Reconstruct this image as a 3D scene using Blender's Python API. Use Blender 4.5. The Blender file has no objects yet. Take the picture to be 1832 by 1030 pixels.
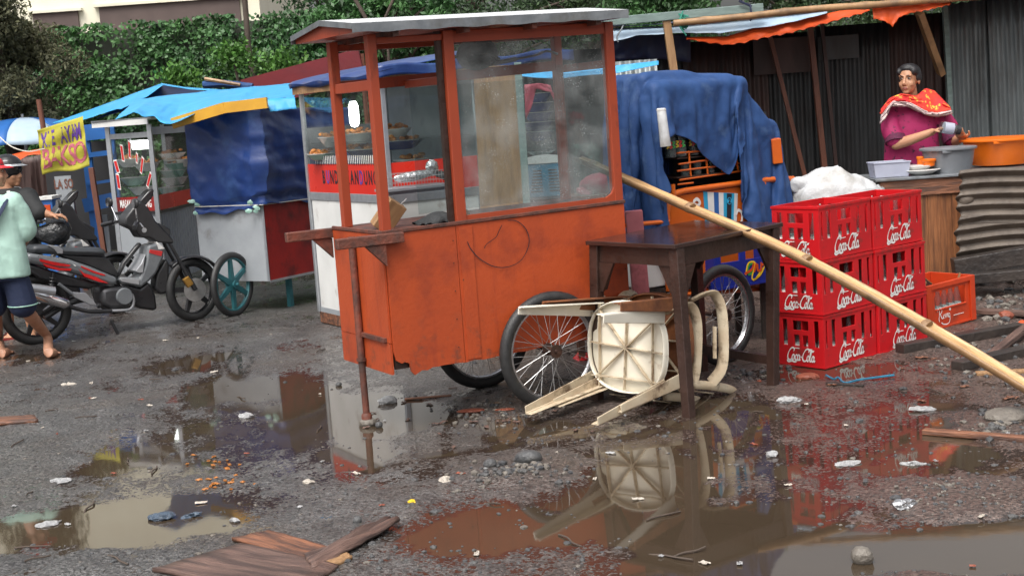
import bpy, bmesh, math, random
import numpy as np
from mathutils import Vector, Matrix
random.seed(7)
rng = np.random.default_rng(7)
R = math.radians
sc = bpy.context.scene
col = sc.collection
# ------------------------------------------------------------------ camera
F, PITCH, ROLL, CH = 2465.0, R(7.45), R(4.02), 1.55
cam = bpy.data.cameras.new('camera'); co = bpy.data.objects.new('camera', cam); col.objects.link(co)
cam.sensor_width = 36; cam.lens = 36 * F / 1832; cam.clip_end = 800; cam.clip_start = 0.05
co.matrix_world = Matrix.Translation((0, 0, CH)) @ Matrix.Rotation(math.pi / 2 - PITCH, 4, 'X') @ Matrix.Rotation(-ROLL, 4, 'Z')
sc.camera = co
# ------------------------------------------------------------------ overcast daylight
SUN_EL, SUN_AZ = 58, 205          # azimuth measured clockwise from +Y: behind the camera, a little left
w = bpy.data.worlds.new("World"); sc.world = w; w.use_nodes = True
nt = w.node_tree; nt.nodes.clear()
wo = nt.nodes.new('ShaderNodeOutputWorld'); bg = nt.nodes.new('ShaderNodeBackground')
sky = nt.nodes.new('ShaderNodeTexSky'); sky.sky_type = 'NISHITA'; sky.sun_disc = False
sky.sun_elevation = R(SUN_EL); sky.sun_rotation = R(SUN_AZ); sky.dust_density = 8; sky.air_density = 1.2
hs = nt.nodes.new('ShaderNodeHueSaturation'); hs.inputs['Saturation'].default_value = 0.22
nt.links.new(sky.outputs[0], hs.inputs['Color']); nt.links.new(hs.outputs[0], bg.inputs[0]); nt.links.new(bg.outputs[0], wo.inputs[0])
bg.inputs[1].default_value = 0.15
sl = bpy.data.lights.new('sun', 'SUN'); sl.energy = 1.0; sl.angle = R(24); sl.color = (1, .96, .9)
so = bpy.data.objects.new('sun', sl); col.objects.link(so); so.location = (0, 0, 20)
sd = Vector((math.sin(R(SUN_AZ)) * math.cos(R(SUN_EL)), math.cos(R(SUN_AZ)) * math.cos(R(SUN_EL)), math.sin(R(SUN_EL))))
so.rotation_euler = (-sd).to_track_quat('-Z', 'Y').to_euler()
sc.view_settings.view_transform = 'Standard'; sc.view_settings.look = 'None'
sc.view_settings.exposure = 0.52; sc.view_settings.gamma = 1
# ------------------------------------------------------------------ survey helpers: a sight line through a photo point met with a plane
def ray(px, py):
    u, v = px - 916, py - 515
    a = u * math.cos(ROLL) - v * math.sin(ROLL); b = u * math.sin(ROLL) + v * math.cos(ROLL)
    return Vector((a, F * math.cos(PITCH) - b * math.sin(PITCH), -F * math.sin(PITCH) - b * math.cos(PITCH))) / F
def G(px, py, z=0.0):
    r = ray(px, py); return Vector((0, 0, CH)) + r * ((z - CH) / r.z)
def D(px, py, Y):
    r = ray(px, py); return Vector((0, 0, CH)) + r * (Y / r.y)
def onplane(px, py, P, N):
    r = ray(px, py); o = Vector((0, 0, CH)); return o + r * ((Vector(P) - o).dot(N) / r.dot(N))
# ------------------------------------------------------------------ materials
def pm(name, c1, c2=None, scale=6, rough=.6, bump=0., metal=0., detail=6, stretch=(1, 1, 1), dirt=None, dscale=3, dpos=.55, dw=.12, bscale=None, rvar=.1, spec=.5, island=0., trans=0.):
    m = bpy.data.materials.new(name); m.use_nodes = True; n = m.node_tree; N = n.nodes; L = n.links
    p = N['Principled BSDF']; p.inputs['Metallic'].default_value = metal; p.inputs['Specular IOR Level'].default_value = spec
    p.inputs['Roughness'].default_value = rough
    tc = N.new('ShaderNodeTexCoord'); mp = N.new('ShaderNodeMapping'); L.new(tc.outputs['Object'], mp.inputs[0]); mp.inputs['Scale'].default_value = stretch
    c2 = c2 or tuple(x * .75 for x in c1)
    nz = N.new('ShaderNodeTexNoise'); nz.inputs['Scale'].default_value = scale; nz.inputs['Detail'].default_value = detail; L.new(mp.outputs[0], nz.inputs[0])
    cr = N.new('ShaderNodeValToRGB'); cr.color_ramp.elements[0].position = .32; cr.color_ramp.elements[1].position = .68
    cr.color_ramp.elements[0].color = (*c1, 1); cr.color_ramp.elements[1].color = (*c2, 1)
    L.new(nz.outputs[0], cr.inputs[0]); out = cr.outputs[0]
    if island:
        ge = N.new('ShaderNodeNewGeometry'); hv = N.new('ShaderNodeHueSaturation'); mr = N.new('ShaderNodeMapRange')
        mr.inputs[3].default_value = 1 - island; mr.inputs[4].default_value = 1 + island
        L.new(ge.outputs['Random Per Island'], mr.inputs[0]); L.new(mr.outputs[0], hv.inputs['Value']); L.new(out, hv.inputs['Color']); out = hv.outputs[0]
    if dirt:
        n2 = N.new('ShaderNodeTexNoise'); n2.inputs['Scale'].default_value = dscale; n2.inputs['Detail'].default_value = 9; n2.inputs['Roughness'].default_value = .65; L.new(mp.outputs[0], n2.inputs[0])
        r2 = N.new('ShaderNodeValToRGB'); r2.color_ramp.elements[0].position = dpos - dw; r2.color_ramp.elements[1].position = dpos + dw
        L.new(n2.outputs[0], r2.inputs[0]); mx = N.new('ShaderNodeMix'); mx.data_type = 'RGBA'
        L.new(r2.outputs[0], mx.inputs[0]); L.new(out, mx.inputs[6]); mx.inputs[7].default_value = (*dirt, 1); out = mx.outputs[2]
    L.new(out, p.inputs['Base Color'])
    if rvar:
        mr = N.new('ShaderNodeMapRange'); mr.inputs[3].default_value = max(.02, rough - rvar); mr.inputs[4].default_value = min(1, rough + rvar)
        L.new(nz.outputs[0], mr.inputs[0]); L.new(mr.outputs[0], p.inputs['Roughness'])
    if bump:
        nb = N.new('ShaderNodeTexNoise'); nb.inputs['Scale'].default_value = bscale or scale * 4; nb.inputs['Detail'].default_value = 8; L.new(mp.outputs[0], nb.inputs[0])
        b = N.new('ShaderNodeBump'); b.inputs['Strength'].default_value = bump; b.inputs['Distance'].default_value = .02
        L.new(nb.outputs[0], b.inputs['Height']); L.new(b.outputs[0], p.inputs['Normal'])
    if trans:
        tr = N.new('ShaderNodeBsdfTranslucent'); L.new(out, tr.inputs[0]); ms = N.new('ShaderNodeMixShader'); ms.inputs[0].default_value = trans
        L.new(p.outputs[0], ms.inputs[1]); L.new(tr.outputs[0], ms.inputs[2]); L.new(ms.outputs[0], N['Material Output'].inputs[0])
    return m
def glassmat(name, tint=(.86, .9, .9), film=.1, drops=0., filmc=(.5, .52, .52)):
    m = bpy.data.materials.new(name); m.use_nodes = True; n = m.node_tree; N = n.nodes; L = n.links
    N.remove(N['Principled BSDF']); o = N['Material Output']
    t = N.new('ShaderNodeBsdfTransparent'); t.inputs[0].default_value = (*tint, 1)
    g = N.new('ShaderNodeBsdfGlossy'); g.inputs['Roughness'].default_value = .03
    fr = N.new('ShaderNodeLayerWeight'); fr.inputs[0].default_value = .5; pw = N.new('ShaderNodeMath'); pw.operation = 'POWER'; pw.inputs[1].default_value = 4; L.new(fr.outputs['Facing'], pw.inputs[0])
    ma = N.new('ShaderNodeMath'); ma.operation = 'MULTIPLY_ADD'; ma.inputs[1].default_value = .8; ma.inputs[2].default_value = .03; L.new(pw.outputs[0], ma.inputs[0])
    m1 = N.new('ShaderNodeMixShader'); L.new(ma.outputs[0], m1.inputs[0]); L.new(t.outputs[0], m1.inputs[1]); L.new(g.outputs[0], m1.inputs[2])
    d = N.new('ShaderNodeBsdfDiffuse'); d.inputs[0].default_value = (*filmc, 1)
    tc = N.new('ShaderNodeTexCoord'); nz = N.new('ShaderNodeTexNoise'); nz.inputs['Scale'].default_value = 5; nz.inputs['Detail'].default_value = 7
    L.new(tc.outputs['Object'], nz.inputs[0])
    mr = N.new('ShaderNodeMapRange'); mr.inputs[1].default_value = .42; mr.inputs[2].default_value = .75; mr.inputs[3].default_value = film * .35; mr.inputs[4].default_value = film * 2.4
    L.new(nz.outputs[0], mr.inputs[0]); fac = mr.outputs[0]
    if drops:
        vo = N.new('ShaderNodeTexVoronoi'); vo.inputs['Scale'].default_value = 85; L.new(tc.outputs['Object'], vo.inputs[0])
        r1 = N.new('ShaderNodeValToRGB'); r1.color_ramp.elements[0].position = .12; r1.color_ramp.elements[1].position = .24
        r1.color_ramp.elements[0].color = (1, 1, 1, 1); r1.color_ramp.elements[1].color = (0, 0, 0, 1); L.new(vo.outputs['Distance'], r1.inputs[0])
        n3 = N.new('ShaderNodeTexNoise'); n3.inputs['Scale'].default_value = 9; L.new(tc.outputs['Object'], n3.inputs[0])
        r3 = N.new('ShaderNodeMapRange'); r3.inputs[1].default_value = .45; r3.inputs[2].default_value = .6; r3.inputs[4].default_value = drops; L.new(n3.outputs[0], r3.inputs[0])
        mu = N.new('ShaderNodeMath'); mu.operation = 'MULTIPLY'; L.new(r1.outputs[0], mu.inputs[0]); L.new(r3.outputs[0], mu.inputs[1])
        ad = N.new('ShaderNodeMath'); ad.operation = 'ADD'; ad.use_clamp = True; L.new(mu.outputs[0], ad.inputs[0]); L.new(fac, ad.inputs[1]); fac = ad.outputs[0]
    m2 = N.new('ShaderNodeMixShader'); L.new(fac, m2.inputs[0]); L.new(m1.outputs[0], m2.inputs[1]); L.new(d.outputs[0], m2.inputs[2]); L.new(m2.outputs[0], o.inputs[0])
    return m
def emit(name, c, s):
    m = bpy.data.materials.new(name); m.use_nodes = True; p = m.node_tree.nodes['Principled BSDF']
    p.inputs['Base Color'].default_value = (*c, 1); p.inputs['Emission Color'].default_value = (*c, 1); p.inputs['Emission Strength'].default_value = s; return m
M = {}
def cartpaint():
    m = pm('orange_paint', (.44, .070, .018), (.38, .058, .016), 2.2, .45, .1, dirt=(.22, .036, .018), dscale=3.2, dpos=.63, dw=.12, bscale=50)
    n = m.node_tree; N = n.nodes; L = n.links; p = N['Principled BSDF']; src = p.inputs['Base Color'].links[0].from_socket; tc = N.new('ShaderNodeTexCoord')
    def layer(src, sc3, scale, lo, hi, colr, mul=None, dist=0.):
        mp = N.new('ShaderNodeMapping'); mp.inputs['Scale'].default_value = sc3; L.new(tc.outputs['Object'], mp.inputs[0])
        nz = N.new('ShaderNodeTexNoise'); nz.inputs['Scale'].default_value = scale; nz.inputs['Detail'].default_value = 8; nz.inputs['Roughness'].default_value = .7; nz.inputs['Distortion'].default_value = dist; L.new(mp.outputs[0], nz.inputs[0])
        mr = N.new('ShaderNodeMapRange'); mr.inputs[1].default_value = lo; mr.inputs[2].default_value = hi; L.new(nz.outputs[0], mr.inputs[0]); f = mr.outputs[0]
        if mul is not None:
            mu = N.new('ShaderNodeMath'); mu.operation = 'MULTIPLY'; L.new(f, mu.inputs[0]); L.new(mul, mu.inputs[1]); f = mu.outputs[0]
        mx = N.new('ShaderNodeMix'); mx.data_type = 'RGBA'; L.new(f, mx.inputs[0]); L.new(src, mx.inputs[6]); mx.inputs[7].default_value = (*colr, 1); return mx.outputs[2]
    sp = N.new('ShaderNodeSeparateXYZ'); L.new(tc.outputs['Object'], sp.inputs[0])
    low = N.new('ShaderNodeMapRange'); low.inputs[1].default_value = .62; low.inputs[2].default_value = .30; L.new(sp.outputs['Z'], low.inputs[0])
    src = layer(src, (9, 9, .9), 1.6, .57, .78, (.28, .042, .018))          # streaks down the boards
    src = layer(src, (1, 1, 1), 16, .52, .68, (.15, .05, .03), low.outputs[0])   # mud thrown up along the bottom
    src = layer(src, (1, 1, 1), 26, .70, .735, (.10, .045, .03), None, 1.2)       # chips
    src = layer(src, (1.2, 1.2, 22), 2.2, .70, .76, (.52, .12, .06), None, .6)      # pale scrapes
    L.new(src, p.inputs['Base Color']); return m
M['orange'] = cartpaint()
M['orange_post'] = pm('orange_post_paint', (.36, .06, .022), (.30, .048, .02), 5, .42, .1, dirt=(.13, .03, .02), dscale=12, dpos=.66, dw=.08, stretch=(1, 1, .4))
M['orange_worn'] = pm('worn_orange_edge', (.22, .06, .035), (.09, .04, .03), 14, .6, .3, dirt=(.05, .03, .025), dscale=9)
M['orange_metal'] = pm('orange_enamel', (.62, .13, .012), (.55, .1, .012), 5, .35, .05, dirt=(.25, .06, .02), dscale=8, dpos=.7, dw=.06)
M['darkwood'] = pm('wet_dark_wood', (.030, .016, .012), (.05, .026, .02), 9, .32, .25, stretch=(1, 1, 1), rvar=.12)
M['black_wood'] = pm('black_wet_timber', (.022, .018, .017), (.045, .035, .03), 8, .42, .4)
M['wood'] = pm('raw_wood', (.36, .21, .10), (.24, .13, .06), 8, .6, .2, stretch=(6, 6, .7))
M['plank'] = pm('wet_red_plank', (.30, .125, .065), (.14, .06, .035), 6, .45, .4, stretch=(.8, 9, 9), dirt=(.05, .03, .025), dscale=3)
M['ply'] = pm('brown_plywood', (.31, .175, .08), (.24, .13, .06), 6, .6, .1, stretch=(6, 6, .7), dirt=(.16, .09, .045), dscale=3, dpos=.62)
M['board'] = pm('orange_brown_board', (.33, .135, .055), (.2, .075, .03), 7, .45, .25, stretch=(9, 9, .8), dirt=(.08, .035, .02), dscale=3)
M['plankgrey'] = pm('wet_grey_plank', (.19, .115, .09), (.075, .045, .038), 5, .4, .5, stretch=(.7, 9, 9), dirt=(.04, .026, .022), dscale=2.2, dpos=.58)
M['galv'] = pm('galvanised_sheet', (.32, .34, .36), (.2, .22, .24), 14, .38, .06, .55, dirt=(.16, .15, .13), dscale=5, dpos=.6)
M['rooftop'] = pm('sky_whitened_roof_sheet', (.78, .79, .8), (.68, .69, .7), 8, .3, .03, .1)  # bright sky reflection put into a near-white diffuse base
M['alu'] = pm('aluminium', (.55, .57, .6), (.45, .47, .5), 20, .35, .02, .7)
M['whitepanel'] = pm('stained_white_panel', (.72, .72, .70), (.62, .62, .6), 4, .4, .05, dirt=(.22, .16, .12), dscale=3.2, dpos=.66, dw=.1)
M['greypaint'] = pm('light_grey_sheet', (.34, .36, .38), (.28, .3, .32), 5, .45, .08, dirt=(.12, .1, .09), dscale=4, dpos=.68)
M['maroon'] = pm('maroon_board', (.15, .010, .014), (.11, .008, .012), 5, .5, .1)
M['redpaint'] = pm('dark_red_paint', (.32, .018, .014), (.22, .012, .012), 6, .4, .1, dirt=(.05, .012, .012), dscale=5, dpos=.62)
M['red'] = pm('red_acrylic', (.62, .03, .015), (.55, .025, .015), 5, .3, 0)
M['crate'] = pm('red_crate_plastic', (.58, .010, .014), (.47, .009, .014), 5, .4, .06, dirt=(.20, .03, .025), dscale=9, dpos=.62, dw=.08)
M['crate_o'] = pm('orange_crate_plastic', (.58, .055, .012), (.48, .045, .012), 7, .4, .04, dirt=(.2, .04, .02), dscale=6, dpos=.66)
M['crate_b'] = pm('blue_crate_plastic', (.010, .026, .24), (.008, .02, .18), 7, .35, .04)
M['white'] = pm('white_print', (.8, .78, .75), (.7, .69, .67), 20, .5)
M['tarp'] = pm('blue_tarp', (.028, .076, .215), (.016, .046, .145), 6, .64, .3, spec=.3, dirt=(.075, .135, .26), dscale=6, dpos=.68, bscale=14)
M['tarp_dark'] = pm('dark_blue_tarp', (.018, .050, .20), (.012, .034, .14), 4, .36, .3, dirt=(.04, .09, .24), dscale=5, dpos=.62, bscale=9)
M['tarp_light'] = pm('light_blue_tarp', (.075, .46, .82), (.05, .36, .70), 5, .5, .15, dirt=(.2, .55, .8), dscale=5, dpos=.66, trans=.25)
M['tarp_pale'] = pm('pale_blue_tarp', (.55, .66, .76), (.42, .56, .7), 5, .5, .15, trans=.2)
M['tarp_orange'] = pm('orange_awning', (.8, .12, .02), (.7, .09, .015), 5, .5, .1, trans=.35)
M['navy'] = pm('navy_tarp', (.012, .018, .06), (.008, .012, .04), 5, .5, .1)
M['yellow_fascia'] = pm('yellow_fascia', (.62, .33, .03), (.52, .26, .025), 6, .5, .08, dirt=(.25, .15, .06), dscale=5, dpos=.68)
M['banner'] = pm('yellow_cloth', (.52, .47, .05), (.42, .38, .04), 5, .6, .1, trans=.15)
M['bluepaint'] = pm('blue_paint', (.025, .13, .40), (.02, .1, .32), 6, .45, .05)
M['brownpost'] = pm('brown_post', (.19, .07, .04), (.12, .045, .03), 8, .5, .15, stretch=(3, 3, .6))
M['corr'] = pm('dark_corrugated_sheet', (.06, .064, .066), (.034, .036, .038), 3, .4, .08, .35, stretch=(2, 2, .5), dirt=(.035, .03, .028), dscale=2, dpos=.56)  # base darkened to carry part of the awning's shade on the wall
M['corr_l'] = pm('grey_corrugated_sheet', (.21, .235, .24), (.13, .15, .155), 3, .4, .08, .3, stretch=(3, 3, .5), dirt=(.07, .065, .06), dscale=2.5, dpos=.6)
M['corr_rust'] = pm('rusty_dark_sheet', (.075, .04, .034), (.04, .026, .024), 3, .5, .1, .2, stretch=(2, 2, .5))
M['corr_brown'] = pm('weathered_corrugated_sheet', (.15, .12, .095), (.09, .07, .055), 6, .55, .25, dirt=(.04, .03, .025), dscale=4, dpos=.6)
M['bamboo'] = pm('split_bamboo', (.62, .40, .19), (.44, .26, .115), 7, .34, .15, stretch=(.35, 9, 9), dirt=(.26, .14, .07), dscale=4, dpos=.64)
M['node'] = pm('bamboo_node', (.2, .11, .055), (.3, .18, .09), 30, .5, .2, stretch=(1, 6, 6))
M['bamboo_g'] = pm('old_bamboo', (.42, .25, .12), (.3, .17, .08), 6, .45, .15, dirt=(.15, .09, .05), dscale=5)
M['beam_g'] = pm('grey_green_timber', (.2, .27, .25), (.14, .19, .18), 8, .6, .2, stretch=(1, 5, 5))
M['tyre'] = pm('tyre_rubber', (.018, .018, .019), (.03, .03, .03), 30, .5, .15)
M['rim'] = pm('steel_rim', (.55, .55, .57), (.4, .4, .42), 20, .28, .02, .9)
M['rust'] = pm('rusted_steel', (.10, .05, .035), (.05, .03, .025), 20, .6, .3, .4)
M['spoke'] = pm('spoke_steel', (.5, .5, .5), (.35, .34, .33), 20, .35, 0, .8)
M['teal'] = pm('teal_paint', (.03, .16, .18), (.022, .11, .13), 12, .5, .1)
M['plastic_w'] = pm('dirty_cream_plastic', (.80, .76, .66), (.74, .69, .57), 5, .42, .08, dirt=(.26, .16, .09), dscale=7, dpos=.67, dw=.08)
M['plastic_d'] = pm('filthy_cream_plastic', (.62, .54, .40), (.46, .35, .23), 7, .5, .15, dirt=(.12, .07, .04), dscale=9, dpos=.6, dw=.07)
M['plastic_r'] = pm('brown_stained_plastic', (.27, .10, .035), (.16, .06, .03), 7, .5, .15, dirt=(.07, .03, .02), dscale=6, dpos=.55)
M['glass'] = glassmat('window_glass', film=.02)
M['glass_wet'] = glassmat('rain_spotted_glass', film=.10, drops=.35, filmc=(.6, .62, .62))
M['bottle'] = glassmat('bottle_glass', (.74, .8, .8), .1, filmc=(.5, .55, .55))
M['black'] = pm('black_plastic', (.018, .018, .02), (.03, .03, .032), 10, .32, .03)
M['blackgloss'] = pm('black_gloss_paint', (.012, .012, .014), (.018, .018, .02), 10, .15, 0)
M['bikegrey'] = pm('grey_bike_plastic', (.16, .17, .18), (.13, .14, .15), 10, .3, 0)
M['silver'] = pm('silver_paint', (.5, .51, .53), (.44, .45, .47), 10, .3, 0, .6)
M['chrome'] = pm('chrome', (.75, .75, .77), (.68, .68, .7), 10, .1, 0, 1)
M['engine'] = pm('engine_alloy', (.09, .09, .095), (.05, .05, .055), 12, .45, .1, .6)
M['gold'] = pm('gold_alloy', (.5, .28, .07), (.4, .22, .05), 12, .35, 0, .8)
M['bikered'] = pm('bike_red', (.6, .02, .02), (.5, .02, .02), 10, .25, 0)
M['seat'] = pm('seat_vinyl', (.05, .055, .062), (.04, .045, .05), 14, .4, .1)
M['skin'] = pm('brown_skin', (.46, .235, .135), (.40, .195, .11), 16, .5, .05)
M['skin2'] = pm('tan_skin', (.44, .23, .145), (.36, .18, .11), 16, .5, .05)
M['lips'] = pm('lip_skin', (.28, .085, .07), (.25, .08, .065), 16, .45)
M['hair'] = pm('black_hair', (.012, .011, .013), (.022, .02, .022), 30, .35, .3, stretch=(1, 1, 4))
M['eyew'] = pm('eye_white', (.42, .40, .37), (.38, .36, .33), 10, .3)
M['mint'] = pm('mint_cotton', (.42, .62, .54), (.38, .57, .49), 5, .8, .2, bscale=18)
M['navycloth'] = pm('navy_cotton', (.012, .022, .06), (.01, .016, .045), 8, .8, .2)
M['blackcloth'] = pm('black_cotton', (.014, .015, .016), (.02, .021, .022), 8, .8, .2)
M['capred'] = pm('red_cap_cloth', (.62, .025, .035), (.55, .02, .03), 8, .7, .1)
M['magenta'] = pm('magenta_batik', (.33, .010, .09), (.27, .009, .075), 5, .75, .2, dirt=(.05, .01, .03), dscale=26, dpos=.6, dw=.03)
M['magenta_d'] = pm('dark_batik_trim', (.12, .008, .05), (.05, .006, .025), 40, .8, .2)
M['shawl'] = pm('red_yellow_shawl', (.56, .015, .02), (.60, .045, .02), 9, .8, .15, dirt=(.72, .46, .05), dscale=22, dpos=.60, dw=.03, detail=3)
M['fringe'] = pm('shawl_border', (.58, .46, .42), (.42, .32, .33), 40, .8, .2)
M['lblue'] = pm('sticker_blue', (.03, .38, .62), (.025, .33, .56), 12, .35)
M['ink'] = pm('black_ink', (.015, .014, .02), (.02, .018, .025), 12, .5)
M['purple'] = pm('purple_ink', (.12, .05, .3), (.09, .035, .22), 12, .5)
M['mauve'] = pm('mauve_ink', (.36, .07, .12), (.44, .12, .14), 22, .6)
M['yellow'] = pm('yellow_ink', (.75, .5, .02), (.7, .45, .02), 12, .4)
M['green'] = pm('green_ink', (.04, .3, .06), (.03, .25, .05), 12, .4)
M['clearplastic'] = pm('milky_plastic', (.62, .64, .74), (.55, .57, .68), 8, .3, 0, trans=.35)
M['basin_g'] = pm('grey_basin_plastic', (.19, .20, .215), (.16, .17, .185), 8, .4, .03)
M['basin_o'] = pm('orange_basin_plastic', (.88, .19, .008), (.8, .16, .008), 6, .35, .02, trans=.15)
M['dish'] = pm('white_enamel', (.66, .65, .62), (.6, .58, .56), 10, .25, dirt=(.5, .3, .35), dscale=14, dpos=.66, dw=.03)
M['dish_b'] = pm('blue_enamel', (.03, .05, .2), (.025, .04, .15), 10, .25)
M['dish_g'] = pm('green_enamel', (.3, .5, .42), (.25, .42, .36), 10, .25)
M['food'] = pm('fried_food', (.5, .2, .04), (.28, .09, .02), 40, .5, .6, bscale=60)
M['sack'] = pm('white_woven_sack', (.60, .61, .62), (.50, .51, .52), 7, .5, .6, dirt=(.30, .28, .25), dscale=5, dpos=.58, bscale=14)
M['pinkpost'] = pm('pink_paint', (.50, .15, .17), (.40, .11, .13), 7, .5, .1, dirt=(.1, .03, .03), dscale=8, dpos=.62)
M['pinkbag'] = pm('pink_film', (.66, .12, .17), (.55, .08, .13), 9, .35, .3, trans=.3)
M['greybundle'] = pm('dark_grey_cloth', (.028, .03, .032), (.045, .048, .05), 14, .8, .5)
M['foil'] = pm('crumpled_foil', (.62, .62, .63), (.4, .4, .4), 12, .25, .8, .85, bscale=30)
M['machine'] = pm('teal_machine', (.03, .2, .32), (.025, .17, .28), 8, .4)
M['stone'] = pm('dark_stone', (.055, .057, .062), (.09, .088, .085), 12, .5, .5)
M['stone_l'] = pm('pale_stone', (.19, .17, .145), (.12, .105, .09), 14, .6, .5)
M['brick'] = pm('wet_brick', (.28, .075, .04), (.2, .055, .032), 12, .55, .5)
M['bag'] = pm('white_bag_film', (.56, .56, .56), (.42, .42, .43), 14, .3, .7, trans=.3)
M['bagblack'] = pm('black_bag_film', (.012, .013, .014), (.02, .021, .023), 10, .2, .6)
M['baggrey'] = pm('bluegrey_bag_film', (.07, .10, .14), (.05, .07, .1), 12, .25, .7)
M['paper'] = pm('wet_paper', (.48, .43, .37), (.36, .32, .27), 14, .6, .5)
M['wall_c'] = pm('cream_wall', (.80, .77, .62), (.74, .7, .55), 2, .7, .02)
M['wall_d'] = pm('brown_band', (.12, .085, .075), (.09, .065, .06), 2, .7)
M['ivywall'] = pm('old_wall', (.05, .06, .04), (.03, .035, .025), 4, .8)
M['leaf'] = pm('ivy_leaf', (.034, .10, .034), (.065, .155, .045), 1.2, .5, island=.6, trans=.15)
M['leaf_b'] = pm('bright_leaf', (.10, .22, .035), (.06, .16, .03), 2, .5, island=.5, trans=.25)
M['leaf_d'] = pm('dark_leaf', (.03, .062, .026), (.05, .09, .03), .8, .55, island=.55, trans=.2)
M['leaf_br'] = pm('brownish_needles', (.115, .112, .055), (.07, .078, .04), 1.4, .7, island=.5, trans=.2)
M['bark'] = pm('bark', (.09, .065, .05), (.05, .038, .03), 8, .8, .5, stretch=(1, 1, .3))
M['string'] = pm('pale_cord', (.6, .58, .5), (.5, .47, .4), 20, .6)
M['greenrope'] = pm('green_cord', (.03, .25, .18), (.02, .2, .14), 20, .6)
M['lamp'] = emit('lit_tube', (1, .98, .92), 9)
M['siding'] = pm('grey_siding', (.3, .32, .34), (.25, .265, .28), 3, .5, .05, stretch=(1, 1, .3))
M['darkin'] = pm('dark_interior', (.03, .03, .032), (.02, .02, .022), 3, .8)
# ------------------------------------------------------------------ mesh builder
def rz(a): return Matrix.Rotation(a, 3, 'Z')
def frame(o, ex, ey):
    ex = Vector(ex).normalized(); ey = Vector(ey); ey = (ey - ex * ey.dot(ex)).normalized(); ez = ex.cross(ey)
    m = Matrix((ex, ey, ez)).transposed().to_4x4(); m.translation = o; return m
def spline(pts, n=8, closed=False):
    P = [Vector(p) for p in pts]; out = []; k = len(P)
    for i in range(k if closed else k - 1):
        if closed: a, b, c, d = P[i - 1], P[i], P[(i + 1) % k], P[(i + 2) % k]
        else: a, b, c, d = P[max(i - 1, 0)], P[i], P[i + 1], P[min(i + 2, k - 1)]
        for j in range(n):
            t = j / n; out.append(.5 * ((2 * b) + (c - a) * t + (2 * a - 5 * b + 4 * c - d) * t * t + (3 * b - a - 3 * c + d) * t ** 3))
    if not closed: out.append(P[-1])
    return out
from mathutils import noise as mn
def fn(x, y, z=0., oc=3):
    """smooth crumple noise about -1..1"""
    return mn.fractal(Vector((x, y, z)), .9, 2.1, oc)
def crease(x, y, z=0.): return 1 - 2 * abs(mn.noise(Vector((x, y, z))))
def lin(tab, x):
    if x <= tab[0][0]: return tab[0][1]
    for (a, va), (c_, vc) in zip(tab, tab[1:]):
        if x <= c_: return va + (vc - va) * (x - a) / (c_ - a)
    return tab[-1][1]
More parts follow.
